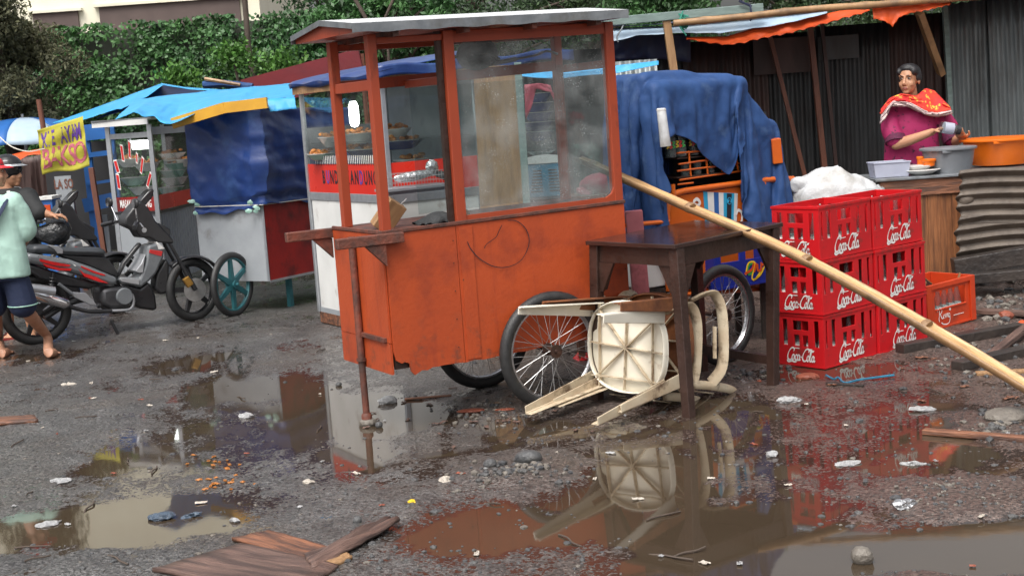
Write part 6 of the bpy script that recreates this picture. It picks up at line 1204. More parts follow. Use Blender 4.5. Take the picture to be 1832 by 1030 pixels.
def head(b, c, yaw, s=1., tilt=0.):
    """skull, face, nose, lips, chin, ears; face towards local -y"""
    m3 = rz(yaw) @ Matrix.Rotation(tilt, 3, 'X'); H = lambda x, y, z: Vector(c) + m3 @ Vector((x * s, y * s, z * s)); k = lambda *d: tuple(x * s for x in d)
    ball(b, H(0, .012, .03), k(.074, .092, .088), m3, 20); ball(b, H(0, -.022, -.035), k(.060, .066, .078), m3, 20); ball(b, H(0, -.058, -.095), k(.026, .024, .02), m3)
    for sx in (-1, 1):
        ball(b, H(sx * .036, -.052, -.035), k(.024, .026, .026), m3); ball(b, H(sx * .076, .012, -.012), k(.010, .02, .03), m3); ball(b, H(sx * .03, -.076, .028), k(.026, .012, .008), m3); ball(b, H(sx * .011, -.094, -.04), k(.009, .009, .008), m3)
    b.tube([H(0, -.082, .02), H(0, -.094, -.015), H(0, -.104, -.036)], [.008 * s, .010 * s, .012 * s], 10); ball(b, H(0, -.099, -.036), k(.013, .012, .011), m3)
    ball(b, H(0, -.082, -.063), k(.024, .012, .006), m3); ball(b, H(0, -.080, -.074), k(.021, .012, .007), m3)
    return H, m3
def face_parts(t, H, m3, s, skin_eye=True):
    for sx in (-1, 1):
        b = MB(); ball(b, H(sx * .031, -.074, .008), (.012 * s, .008 * s, .005 * s), m3); e = b.build('eye', 'eyew', t, True, smooth=True)
        b = MB(); ball(b, H(sx * .031 - .001, -.0805, .008), (.0068 * s, .003 * s, .0056 * s), m3); b.build('iris', 'ink', e, True, smooth=True)
        b = MB(); b.tube([H(sx * .014, -.088, .026), H(sx * .032, -.086, .032), H(sx * .052, -.074, .026)], [.003 * s, .0035 * s, .002 * s], 6); b.build('eyebrow', 'hair', t, True, smooth=True)
def hand(b, w, d, n, side, k=1., curl=.5, thumb=1):
    """palm and five separate fingers; d along the hand, n out of the palm, side towards the thumb"""
    d, n = Vector(d).normalized(), Vector(n); n = (n - d * n.dot(d)).normalized(); s = Vector(side); s = (s - d * s.dot(d) - n * s.dot(n)).normalized(); w = Vector(w)
    b.bar(w - d * .005, w + d * .085 * k, .062 * k, .026 * k, n, .078 * k, .022 * k)
    for i, L in enumerate((.068, .077, .07, .055)):
        p = w + d * .082 * k + s * (.030 - .020 * i) * k; dd = d; P = [p - d * .012]; c_ = curl * (1 + .12 * i)
        for j, f_ in enumerate((.45, .32, .23)): a = c_ * (.5 + .45 * j); dd = (d * math.cos(a) + n * math.sin(a)); p = p + dd * L * f_ * k; P.append(p)
        b.tube(P, [.0092 * k, .009 * k, .0082 * k, .007 * k], 8)
    p = w + d * .022 * k + s * .030 * k; q = p + (s * .8 + d * .6 + n * .25).normalized() * .035 * k; r_ = q + (d * .75 + n * .5 + s * .15 * thumb).normalized() * .032 * k; b.tube([p - s * .01, q, r_], [.013 * k, .011 * k, .0085 * k], 8)
def shirt_rings(b, rings, n=24):
    """rings: (centre, half width, half depth, yaw)"""
    vs = []; o = len(b.v); prev = None
    for c, a, d_, yw in rings:
        for j in range(n): th = 6.2832 * j / n; q = rz(yw) @ Vector((a * math.copysign(abs(math.cos(th)) ** .85, math.cos(th)), d_ * math.copysign(abs(math.sin(th)) ** .85, math.sin(th)), 0)); vs.append(Vector(c) + q)
    k = len(rings); fs = [(i * n + j, i * n + (j + 1) % n, (i + 1) * n + (j + 1) % n, (i + 1) * n + j) for i in range(k - 1) for j in range(n)] + [tuple(range(n))[::-1], tuple((k - 1) * n + j for j in range(n))]
    b.add(vs, fs)
# ---- woman at the counter
W0 = Vector((3.14, 10.62, 0)); wt = thing('person', 'woman in magenta dress and red yellow shawl holding a jar behind the counter', 'person', tuple(W0))
hc = D(1626, 143, 10.6); b = MB(); Hw, mw3 = head(b, hc, R(-38), .98, R(-3))
sL, sR = Vector((2.985, 10.62, 1.33)), Vector((3.345, 10.66, 1.32)); nk = Vector((3.155, 10.64, 1.385))
limb(b, [nk + Vector((0, .01, -.08)), nk, hc + Vector((.008, .02, -.06))], [.065, .054, .054])
shirt_rings(b, [((3.15, 10.64, z), a, d_, .12) for z, a, d_ in ((.86, .17, .12), (1.0, .155, .115), (1.15, .16, .12), (1.27, .165, .11), (1.34, .13, .085), (1.38, .06, .055))])
eL, wL = Vector((2.98, 10.47, 1.07)), D(1668, 236, 10.32); eR, wR = Vector((3.44, 10.52, 1.06)), D(1720, 247, 10.36)
limb(b, [sL, sL.lerp(eL, .5) + Vector((-.02, -.01, 0)), eL], [.056, .05, .042]); limb(b, [eL, eL.lerp(wL, .4) + Vector((0, 0, -.005)), wL], [.043, .040, .026])
limb(b, [sR, sR.lerp(eR, .5) + Vector((.02, 0, 0)), eR], [.056, .05, .042]); limb(b, [eR, eR.lerp(wR, .5), wR], [.043, .038, .027])
jc = D(1699, 230, 10.24); hand(b, wL, jc + Vector((0, .02, .02)) - wL, (.25, -.2, -1), (0, -1, .4), .95, .95); hand(b, wR + Vector((.02, 0, 0)), jc + Vector((.03, 0, -.03)) - wR, (-.2, 0, 1), (.3, -1, 0), .95, .9)
for sx in (-.09, .09): limb(b, [(3.15 + sx, 10.64, .88), (3.15 + sx, 10.62, .48), (3.15 + sx * .9, 10.66, .09)], [.09, .06, .042]); limb(b, [(3.15 + sx * .9, 10.67, .045), (3.15 + sx, 10.50, .035)], [.042, .034])
lipc = Hw(0, -.085, -.068)
fuse(b, 'body', ['skin', 'lips'], wt, .0055, 3, lambda c: 1 if (Vector(c) - lipc).length < .019 and abs(c.z - lipc.z) < .008 else 0)
face_parts(wt, Hw, mw3, .98)
b = MB(); ball(b, Hw(0, .030, .046), (.081, .092, .082), mw3, 20); ball(b, Hw(0, .105, .0), (.05, .042, .05), mw3); ball(b, Hw(0, -.012, .085), (.066, .062, .040), mw3, 18)
for sx in (-1, 1): ball(b, Hw(sx * .058, -.022, .062), (.026, .05, .036), mw3); ball(b, Hw(sx * .074, .02, .02), (.016, .045, .045), mw3)
fuse(b, 'hair', 'hair', wt, .006, 3)
b = MB(); shirt_rings(b, [((3.15, 10.64, z), a, d_, .12) for z, a, d_ in ((.20, .27, .2), (.5, .25, .19), (.82, .225, .165), (.95, .215, .16), (1.05, .205, .155), (1.18, .20, .15), (1.28, .195, .135), (1.335, .155, .10), (1.365, .085, .072))])
limb(b, [sL + Vector((.02, 0, -.01)), sL.lerp(eL, .5) + Vector((-.025, -.01, 0)), sL.lerp(eL, .86)], [.07, .072, .074]); limb(b, [sR + Vector((-.02, 0, -.01)), sR.lerp(eR, .5) + Vector((.02, 0, 0)), sR.lerp(eR, .9)], [.07, .070, .070])
dr = fuse(b, 'dress', 'magenta', wt, .009, 5)
for s_, e_ in ((sL, eL), (sR, eR)): b = MB(); a = s_.lerp(e_, .78) + Vector((0, -.005, 0)); c_ = s_.lerp(e_, .95); b.tube([a, c_], [.077, .080], 18); b.build('cuff', 'magenta_d', dr, True, smooth=True)
def strip(topp, botp, Ya, Yb, thick, f=0.): 
    def g(u, v):
        p, q = interp(topp, u), interp(botp, u); y0 = lin(Ya, u); y1 = lin(Yb, u)
        return D(p[0] + (q[0] - p[0]) * v, p[1] + (q[1] - p[1]) * v, y0 + (y1 - y0) * v + .02 * fn(u * 7, v * 4, 3) + .016 * crease(u * 5 - v * 3, v * 5, 2) - .012 * math.sin(3.14 * v))
    b = MB(); b.grid(40, 10, g); return b
tp = [(1576, 196), (1592, 176), (1612, 168), (1640, 172), (1656, 158), (1672, 163), (1690, 182), (1700, 192)]; bp = [(1577, 205), (1588, 190), (1600, 180), (1628, 184), (1658, 200), (1676, 203), (1690, 200), (1702, 197)]; bp2 = [(1574, 222), (1584, 212), (1594, 190), (1622, 190), (1656, 206), (1678, 209), (1693, 206), (1704, 203)]
ya = [(0, 10.5), (.12, 10.56), (.35, 10.5), (.6, 10.6), (.75, 10.62), (1, 10.52)]; yb_ = [(0, 10.44), (.2, 10.45), (.5, 10.46), (.75, 10.46), (1, 10.47)]
o = strip(tp, bp, ya, yb_, .01).build('shawl', 'shawl', wt, True, smooth=True, solid=.008); strip(bp, bp2, yb_, yb_, .01).build('border', 'fringe', o, True, smooth=True, solid=.01)
b = MB(); b.grid(24, 8, lambda u, v: Vector((3.15, 10.66, 1.30 + .085 * (1 - v))) + rz(.12) @ Vector(((.235 - .15 * (1 - v)) * math.cos(3.3 * u - .1), (.16 - .07 * (1 - v)) * math.sin(3.3 * u - .1), .02 * math.sin(3.14 * u)))); b.build('shawl_back', 'shawl', o, True, smooth=True, solid=.008)
jt = thing('glass_jar', 'small clear jar with dark lid held in the hands of the woman', 'jar', tuple(jc)); jx = (D(1722, 232, 10.24) - D(1682, 226, 10.24)).normalized()
b = MB(); b.lathe([(.02, -.075), (.04, -.07), (.042, -.05), (.042, .035), (.034, .05)], jc, jx, 18); b.build('body', 'bottle', jt, True, smooth=True); b = MB(); b.lathe([(.037, .05), (.037, .078), (.02, .08)], jc, jx, 18); b.build('lid', 'black', jt, True, smooth=True); b = MB(); b.lathe([(.0435, -.045), (.0435, .025)], jc, jx, 18); b.build('label', 'clearplastic', jt, True, smooth=True)
# ---- barefoot boy walking away at the left edge
bx, by = -3.64, 9.82; yw = R(12); bt0 = thing('person', 'barefoot boy in mint shirt, dark shorts and red cap walking away at the left edge', 'person', (bx, by, 0))
P_ = lambda x, y, z: Vector((bx, by, 0)) + rz(yw) @ Vector((x, y, z))     # local: +y is where he walks
b = MB(); hcb = P_(.02, .03, 1.345); Hb, mb3 = head(b, hcb, R(110), .92)
limb(b, [P_(0, .01, 1.16), P_(0, .01, 1.22), hcb + Vector((0, 0, -.05))], [.06, .05, .05])
shirt_rings(b, [(P_(0, 0, z), a, d_, yw) for z, a, d_ in ((.66, .14, .10), (.8, .13, .095), (1.0, .145, .10), (1.12, .14, .085), (1.17, .06, .05))])
for (s_, e_, w_) in ((P_(.165, 0, 1.12), P_(.20, .02, .88), P_(.14, .22, .80)), (P_(-.165, 0, 1.12), P_(-.2, .03, .88), P_(-.14, .22, .82))):
    limb(b, [s_, s_.lerp(e_, .5), e_], [.045, .04, .035]); limb(b, [e_, e_.lerp(w_, .4), w_], [.036, .034, .023]); hand(b, w_, w_ - e_, (0, 0, -1), (-1 if s_.x > bx else 1, 0, 0), .85, .6)
hr, kr, ar = P_(.085, 0, .68), P_(.125, .0, .385), G(88, 622) + Vector((0, 0, .085)); hl_, kl_, al_ = P_(-.085, .0, .68), P_(-.09, .08, .39), G(0, 622) + Vector((0, .0, .07))
limb(b, [hr, hr.lerp(kr, .5), kr], [.075, .066, .048]); limb(b, [kr, kr.lerp(ar, .35) + Vector((0, -.015, 0)), ar], [.048, .050, .030]); limb(b, [hl_, hl_.lerp(kl_, .5), kl_], [.075, .066, .048]); limb(b, [kl_, kl_.lerp(al_, .35), al_], [.048, .050, .032])
ftr = G(91, 640); limb(b, [ar + Vector((.003, -.01, -.02)), Vector((ftr.x + .0, ftr.y - .03, .045)), Vector((ftr.x - .01, ftr.y + .10, .022))], [.034, .036, .03], flat=1.)
for i in range(5): b.tube([Vector((ftr.x - .04 + .018 * i, ftr.y + .10, .018)), Vector((ftr.x - .045 + .018 * i, ftr.y + .15 - .006 * i, .013))], [.011, .009], 7)
ftl = G(4, 640); limb(b, [al_ + Vector((0, 0, -.03)), Vector((ftl.x, ftl.y + .0, .032)), Vector((ftl.x - .01, ftl.y + .13, .022))], [.036, .034, .03])
for i in range(5): b.tube([Vector((ftl.x - .045 + .018 * i, ftl.y + .13, .018)), Vector((ftl.x - .05 + .018 * i, ftl.y + .18 - .006 * (4 - i), .013))], [.011, .009], 7)
fuse(b, 'body', 'skin2', bt0, .0058, 3); face_parts(bt0, Hb, mb3, .92)
b = MB(); ball(b, Hb(0, .028, .038), (.074, .086, .076), mb3, 18); fuse(b, 'hair', 'hair', bt0, .007, 2)
b = MB(); ball(b, Hb(0, .014, .062), (.080, .096, .070), mb3, 20); cp = fuse(b, 'cap', 'capred', bt0, .007, 2)
b = MB(); b.grid(14, 5, lambda u, v: Hb((.07 + .012 * v) * math.cos(math.pi * u), -.055 - .075 * v * math.sin(math.pi * u) ** .7 - .03 * math.sin(math.pi * u), .052 - .022 * v)); b.build('brim', 'capred', cp, True, smooth=True, solid=.004)
b = MB(); b.tube([Hb(.083 * math.cos(a), .014 + .099 * math.sin(a), .055) for a in [i * .393 for i in range(16)]], .007, 6, closed=True); b.build('band', 'black', cp, True)
b = MB(); shirt_rings(b, [(P_(.0, 0, z) + Vector((.006 * math.sin(z * 30), 0, 0)), a, d_, yw) for z, a, d_ in ((.60, .20, .14), (.72, .19, .135), (.85, .178, .125), (1.0, .175, .12), (1.1, .172, .11), (1.15, .15, .09), (1.185, .08, .07))])
for s_, e_ in ((P_(.165, 0, 1.12), P_(.205, .02, .9)), (P_(-.165, 0, 1.12), P_(-.205, .02, .9))): limb(b, [s_ + (P_(0, 0, 1.12) - s_) * .2, s_.lerp(e_, .5), s_.lerp(e_, .95)], [.078, .07, .07])
sh = fuse(b, 'shirt', 'mint', bt0, .009, 5)
for v in sh.data.vertices:
    q = v.co; k = .012 * fn(q.x * 7 + q.z * 2, q.z * 3.5, 3) + .006 * crease(q.x * 9 + q.z * 5, q.z * 4 - q.x * 3, 1); n_ = v.normal; v.co = q + n_ * k
b = MB(); b.tube(spline([P_(.11, -.05, 1.17), P_(.07, -.128, 1.08), P_(-.02, -.15, .96), P_(-.14, -.15, .83), P_(-.22, -.06, .76)], 6), .018, 6, flat=.3); b.build('bag_strap', 'navycloth', bt0, True, smooth=True)
b = MB(); shirt_rings(b, [(P_(0, 0, z), a, d_, yw) for z, a, d_ in ((.58, .18, .125), (.68, .175, .12), (.74, .165, .115))]); limb(b, [hr + Vector((0, 0, -.06)), hr.lerp(kr, .6), hr.lerp(kr, .96)], [.095, .098, .102]); limb(b, [hl_ + Vector((0, 0, -.06)), hl_.lerp(kl_, .6), hl_.lerp(kl_, .96)], [.095, .098, .100]); so_ = fuse(b, 'shorts', 'navycloth', bt0, .009, 4)
b = MB(); c_ = hr.lerp(kr, .98); b.tube([c_ + Vector((.103 * math.cos(a), .103 * math.sin(a), .004 * math.sin(a))) for a in [i * .393 for i in range(16)]], .005, 6, closed=True); b.build('hem', 'dish_g', so_, True)
# ---- person in black behind the motorbike
qx, qy = D(20, 400, 10.75).x, 10.75; pt = thing('person', 'person in black jacket and dark helmet behind the boy, one hand on a motorbike', 'person', (qx, qy, 0)); b = MB()
P2_ = lambda x, y, z: Vector((qx + x, qy + y, z)); hq = D(17, 309, 10.75); Hq, mq3 = head(b, hq, R(75), .95)
limb(b, [P2_(0, 0, 1.16), P2_(0, 0, 1.24), hq + Vector((0, 0, -.05))], [.06, .05, .052]); shirt_rings(b, [(P2_(0, 0, z), a, d_, .3) for z, a, d_ in ((.7, .15, .11), (.9, .145, .10), (1.08, .16, .10), (1.16, .10, .07))])
s_, e_, w_ = P2_(.17, -.02, 1.12), D(68, 378, 10.62), D(92, 385, 10.62); limb(b, [s_, s_.lerp(e_, .5), e_], [.045, .042, .036]); limb(b, [e_, e_.lerp(w_, .5), w_], [.036, .033, .025]); hand(b, w_, (1, .1, -.1), (0, 0, -1), (0, -1, 0), .95, .9)
s_, e_, w_ = P2_(-.17, 0, 1.12), P2_(-.22, .05, .86), P2_(-.12, .2, .8); limb(b, [s_, s_.lerp(e_, .5), e_], [.045, .042, .036]); limb(b, [e_, e_.lerp(w_, .5), w_], [.036, .033, .025]); hand(b, w_, (.3, 1, 0), (0, 0, -1), (1, 0, 0), .95, .6)
for hx, px in ((.08, 58), (-.09, 20)):
    f_ = G(px, 603); kn = Vector(((qx + hx + f_.x) / 2 - .02, (qy + f_.y) / 2 + .02, .43)); limb(b, [P2_(hx, 0, .72), kn], [.08, .05]); limb(b, [kn, kn.lerp(Vector((f_.x, f_.y, .08)), .4), Vector((f_.x, f_.y, .075))], [.05, .052, .032]); limb(b, [Vector((f_.x, f_.y + .03, .035)), Vector((f_.x + .04, f_.y - .12, .028))], [.036, .03])
    for i in range(5): b.tube([Vector((f_.x + .0 + .018 * i, f_.y - .12, .028)), Vector((f_.x + .005 + .018 * i, f_.y - .165, .02))], [.011, .009], 6)
fuse(b, 'body', 'skin', pt, .0062, 3); face_parts(pt, Hq, mq3, .95)
for px in (58, 20): f_ = G(px, 603); b = MB(); b.box((f_.x + .02, f_.y - .06, .008), (.09, .27, .016), R(12)); b.tube([(f_.x - .03, f_.y - .08, .02), (f_.x + .02, f_.y - .12, .062), (f_.x + .07, f_.y - .08, .02)], .008, 6, flat=.5); b.build('sandal', 'redpaint', pt, True)
b = MB(); shirt_rings(b, [(P2_(0, 0, z), a, d_, .3) for z, a, d_ in ((.66, .20, .15), (.85, .185, .145), (1.02, .205, .145), (1.12, .205, .13), (1.175, .14, .1), (1.2, .085, .08))]); s_, e_ = P2_(.15, 0, 1.11), D(70, 380, 10.62); limb(b, [s_, s_.lerp(e_, .5), s_.lerp(e_, 1.02)], [.088, .068, .06]); limb(b, [P2_(-.14, 0, 1.11), P2_(-.2, 0, 1.0), P2_(-.22, .03, .92)], [.07, .068, .068]); sh = fuse(b, 'shirt', 'blackcloth', pt, .010, 4)
b = MB(); b.tube([P2_(.09 * math.cos(a), .085 * math.sin(a), 1.185 + .012 * math.sin(a)) for a in [i * .393 for i in range(16)]], .018, 6, closed=True, flat=.6); b.build('collar', 'whitepanel', sh, True, smooth=True)
b = MB(); shirt_rings(b, [(P2_(0, 0, z), a, d_, .3) for z, a, d_ in ((.62, .175, .13), (.75, .17, .125))]); 
for hx, px in ((.08, 58), (-.09, 20)): f_ = G(px, 603); kn = Vector(((qx + hx + f_.x) / 2 - .02, (qy + f_.y) / 2 + .02, .43)); limb(b, [P2_(hx, 0, .7), kn + Vector((0, 0, -.02))], [.1, .088])
fuse(b, 'shorts', 'navycloth', pt, .01, 3)
b = MB(); ball(b, Hq(0, .016, .045), (.105, .125, .105), mq3, 20); cp = fuse(b, 'helmet', 'blackgloss', pt, .008, 2); b = MB(); b.grid(12, 4, lambda u, v: Hq((.085 + .01 * v) * math.cos(math.pi * u), -.07 - .05 * v * math.sin(math.pi * u) ** .7 - .03 * math.sin(math.pi * u), .06 - .01 * v)); b.build('visor', 'greypaint', cp, True, smooth=True, solid=.004)
b = MB(); b.tube([Hq(.107 * math.cos(a), .016 + .127 * math.sin(a), .06) for a in [i * .393 for i in range(16)]], .008, 6, closed=True); b.build('stripe', 'silver', cp, True)
b = MB(); b.rock(D(88, 412, 10.7), (.16, .12, .13), 41, 3, .5); o = recenter(b.build('black_bag', 'bagblack', smooth=True)); tag(o, 'black plastic bag sitting on the motorbike seat beside the boy', 'bag')
# ================================================================== MOTORBIKES
RC, FC = G(72, 617), G(350, 574); fw = Vector((FC.x - RC.x, FC.y - RC.y, 0)); WBASE = fw.length; fw.normalize(); BYAW = math.atan2(fw.y, fw.x)
mk = thing('motorbike', 'black and grey motorbike with red stripes parked in front of the far left food cart', 'motorbike', (RC.x, RC.y, 0), BYAW, 'motorbikes parked by the stalls'); MKi = wmat(mk).inverted(); nrm_ = Vector((fw.y, -fw.x, 0))
def bk(px, py): q = MKi @ onplane(px, py, RC, nrm_); return q.x, q.z
c3 = lambda x, y: bk(x / 3.6775, 380 + y / 3.6775)
c2_ = lambda x, y: bk(x / 3.6775, 180 + y / 3.6775)
def slab(name, m, poly, w_, par=None, off=0., bev=.012, conv=c3):
    P = [conv(*p) for p in poly]; b = MB(); b.prism(P, Matrix(((1, 0, 0, 0), (0, 0, -1, off + w_ / 2), (0, 1, 0, 0), (0, 0, 0, 1))), w_); o = b.build(name, m, par or mk, smooth=True, bevel=bev); return o
T3 = lambda pts, r, name, m, y=0., par=None, conv=c3, n=10: (lambda b: (b.tube(spline([(conv(*p)[0], y, conv(*p)[1]) for p in pts], 5), r, n), b.build(name, m, par or mk, smooth=True))[1])(MB())
RW, FWr = .272, .262
wheel(mk, (0, 0, RW), (0, 1, 0), RW, .036, mag=5, rimm='blackgloss', hubm='engine', spoke_m='black', hubw=.1)
fa = R(16); wheel(mk, (WBASE, 0, FWr), (-math.sin(fa), math.cos(fa), 0), FWr, .034, mag=5, rimm='blackgloss', hubm='engine', spoke_m='black', hubw=.07)
seat_ = slab('seat', 'seat', [(190, 214), (290, 210), (380, 226), (520, 230), (640, 230), (686, 262), (650, 284), (380, 276), (190, 266)], .21, bev=.03)
slab('seat_trim', 'silver', [(285, 212), (350, 216), (386, 240), (384, 268), (350, 266), (330, 238)], .222, seat_, bev=.004)
side = slab('side_cover', 'bikegrey', [(150, 262), (230, 272), (420, 302), (560, 350), (744, 425), (738, 470), (690, 472), (560, 425), (380, 372), (150, 325)], .24, bev=.03)
for pl, m in (([(226, 300), (330, 322), (430, 340), (424, 352), (330, 345), (232, 318)], 'bikered'), ([(246, 330), (360, 360), (440, 362), (430, 378), (350, 376), (270, 352)], 'bikered'), ([(480, 362), (520, 395), (600, 420), (680, 462), (610, 448), (520, 415)], 'bikered'), ([(500, 345), (600, 385), (660, 404), (650, 412), (580, 392), (500, 356)], 'bikered'), ([(220, 278), (300, 290), (370, 306), (440, 326), (440, 334), (300, 316), (230, 294)], 'silver'), ([(440, 330), (470, 345), (460, 350)], 'white')): slab('stripe', m, pl, .246, side, bev=.001)
slab('side_cover', 'black', [(160, 330), (300, 372), (480, 425), (600, 452), (640, 470), (560, 500), (380, 480), (240, 430), (165, 380)], .18, bev=.02)
slab('tank_cover', 'black', [(380, 278), (650, 286), (690, 300), (720, 340), (760, 400), (740, 424), (560, 348), (420, 300)], .17, bev=.02)
slab('rear_fender', 'black', [(60, 300), (150, 268), (165, 380), (100, 470), (70, 520), (50, 500), (80, 430), (70, 360)], .12, bev=.015)
shield = slab('leg_shield', 'bikegrey', [(945, 215), (1010, 198), (1052, 232), (1050, 290), (1000, 400), (955, 446), (900, 492), (830, 470), (758, 458), (752, 424), (890, 428), (925, 340)], .20, bev=.03)
slab('shield_panel', 'silver', [(925, 270), (900, 330), (862, 380), (880, 392), (910, 392)], .206, shield, bev=.003); slab('badge', 'bikered', [(955, 240), (1040, 252), (1030, 285), (950, 262)], .207, shield, bev=.002); slab('badge', 'white', [(1000, 190), (1055, 235), (1010, 240)], .21, shield, bev=.002); slab('shield_panel', 'silver', [(762, 424), (888, 434), (884, 470), (770, 450)], .207, shield, bev=.003)
slab('lower_cowl', 'blackgloss', [(955, 450), (1000, 540), (1012, 632), (985, 640), (900, 628), (830, 590), (790, 520), (760, 462), (830, 474), (900, 496)], .17, bev=.02)
slab('frame_tube', 'black', [(760, 424), (800, 330), (880, 230), (910, 196), (930, 210), (890, 260), (820, 350), (780, 424)], .05, bev=.01)
eng = slab('engine', 'engine', [(640, 500), (700, 484), (780, 482), (840, 520), (835, 590), (780, 625), (690, 630), (640, 600)], .22, bev=.03); 
b = MB(); x, z = c3(785, 545); b.lathe([(.001, .012), (.06, .012), (.068, 0), (.068, -.02)], (x, -.118, z), (0, -1, 0), 20); b.build('clutch_cover', 'bikegrey', eng, smooth=True)
T3([(838, 530), (850, 580), (820, 630), (700, 640)], .012, 'header_pipe', 'silver', -.1); T3([(700, 640), (560, 642), (470, 624), (410, 604)], .017, 'exhaust_pipe', 'black', -.12)
b = MB(); p, q = c3(414, 590), c3(250, 545); b.tube([(p[0], -.13, p[1]), (p[0] - .03, -.13, p[1] + .005), (q[0], -.135, q[1]), (q[0] - .2, -.135, q[1] + .09), (q[0] - .22, -.135, q[1] + .1)], [.03, .048, .05, .042, .03], 16); ex_ = b.build('muffler', 'chrome', mk, smooth=True); b = MB(); b.tube([(q[0] + .08, -.14, q[1] + .025), (q[0] - .1, -.142, q[1] + .075)], .047, 14, flat=.9); b.build('heat_shield', 'silver', ex_, smooth=True)
slab('foot_bracket', 'silver', [(430, 515), (530, 522), (605, 602), (560, 600), (450, 548)], .02, off=-.12, bev=.004); T3([(350, 462), (440, 528)], .013, 'foot_rest', 'bikegrey', -.13); T3([(596, 600), (612, 604)], .02, 'foot_peg', 'black', -.16)
T3([(560, 560), (420, 600), (275, 690)], .022, 'swing_arm', 'black', -.07); T3([(560, 560), (420, 600), (275, 690)], .022, 'swing_arm', 'black', .07)
for yy in (-.1, .1):
    b = MB(); p, q = c3(325, 390), c3(300, 570); b.tube([(p[0], yy, p[1]), (q[0], yy, q[1])], .009, 8); n_ = 60; b.tube([(p[0] + (q[0] - p[0]) * i / n_ + .024 * math.cos(i * .9), yy + .024 * math.sin(i * .9), p[1] + (q[1] - p[1]) * i / n_) for i in range(8, n_ - 6)], .005, 5); b.build('shock_absorber', 'black', mk, smooth=True)
xf = WBASE; dirf = Vector((c3(1110, 225)[0] - xf, 0, c3(1110, 225)[1] - FWr)).normalized()
for yy in (-.065, .065):
    b = MB(); a = Vector((xf, yy, FWr)); m_ = a + dirf * .25; b.tube([a, m_], .019, 10); b.tube([m_, m_ + dirf * .2], .014, 10); b.build('fork_leg', 'black', mk, smooth=True)
b = MB(); b.grid(18, 7, lambda u, v: (lambda a, s_: (xf + (FWr + .02) * math.cos(a), .055 * s_, FWr + (FWr + .02) * math.sin(a) - .02 * s_ * s_))(R(35) + R(95) * u, -1 + 2 * v)); b.build('front_fender', 'black', mk, smooth=True, solid=.004)
b = MB(); b.lathe([(.04, 0), (.095, .001), (.095, .005), (.04, .005)], (xf, -.05, FWr), (0, -1, 0), 22); b.build('brake_disc', 'spoke', mk, smooth=True); b = MB(); b.box((xf - .06, -.068, FWr + .075), (.06, .035, .085), Matrix.Rotation(-.5, 3, 'Y')); b.build('brake_caliper', 'gold', mk, bevel=.008)
slab('inner_fender', 'black', [(1010, 400), (1075, 300), (1098, 330), (1092, 520), (1040, 540), (1000, 500)], .13, bev=.02)
cowl = slab('handlebar_cowl', 'black', [(800, 770), (862, 690), (900, 660), (950, 700), (1000, 790), (1090, 880), (1122, 920), (1112, 940), (1010, 930), (960, 900), (900, 900), (870, 850), (800, 818)], .17, bev=.03, conv=c2_)
slab('front_visor', 'blackgloss', [(900, 662), (955, 600), (985, 578), (998, 590), (985, 640), (930, 700)], .12, cowl, conv=c2_, bev=.015); slab('number_plate', 'black', [(1020, 800), (1100, 845), (1096, 900), (1060, 890)], .16, cowl, conv=c2_, bev=.01); b = MB(); x, z = c2_(922, 850); b.lathe([(.02, 0), (.02, .002), (.013, .002), (.013, .004)], (x, -.088, z), (0, -1, 0), 14); b.build('emblem', 'silver', cowl)
b = MB(); x, z = c2_(870, 800)
for s_ in (-1, 1): b.tube([(x, .05 * s_, z), (x - .03, .2 * s_, z + .01), (x - .09, .3 * s_, z - .01)], .011, 8)
hb = b.build('handlebar', 'black', mk, smooth=True)
for s_ in (-1, 1):
    b = MB(); b.tube([(x - .065, .25 * s_, z + .0), (x - .12, .36 * s_, z - .02)], .018, 10); b.build('grip', 'black', hb, smooth=True); b = MB(); b.tube([(x - .02, .22 * s_, z + .0), (x - .04, .34 * s_, z - .025)], .006, 6); b.build('lever', 'silver', hb, smooth=True)
    b = MB(); b.tube([(x - .04, .22 * s_, z + .01), (x - .06, .27 * s_, z + .13)], .006, 6); mr_ = b.build('mirror', 'chrome', mk, smooth=True); b = MB(); ball(b, (x - .065, .29 * s_, z + .16), (.02, .062, .04)); b.build('mirror_head', 'black', mr_, smooth=True); b = MB(); b.lathe([(.001, 0), (.036, 0)], (x - .0855, .29 * s_, z + .16), (-1, 0, 0), 14); b.build('mirror_glass', 'chrome', mr_)
T3([(690, 700), (720, 760), (742, 806)], .012, 'kick_stand', 'black', -.14); b = MB(); p = c3(70, 330); b.rock((p[0] - .05, 0, p[1]), (.05, .07, .04), 3, 2, .2); b.build('tail_light', 'bikered', mk, smooth=True); b = MB(); b.box((p[0] - .1, 0, p[1] - .18), (.008, .18, .11)); b.build('number_plate', 'black', mk)
m2 = copy_tree(mk); F2 = G(232, 562); m2.location = (F2.x - fw.x * WBASE - .12, F2.y - fw.y * WBASE + .12, 0); m2['label'] = 'second black motorbike standing mostly hidden behind the nearer one'
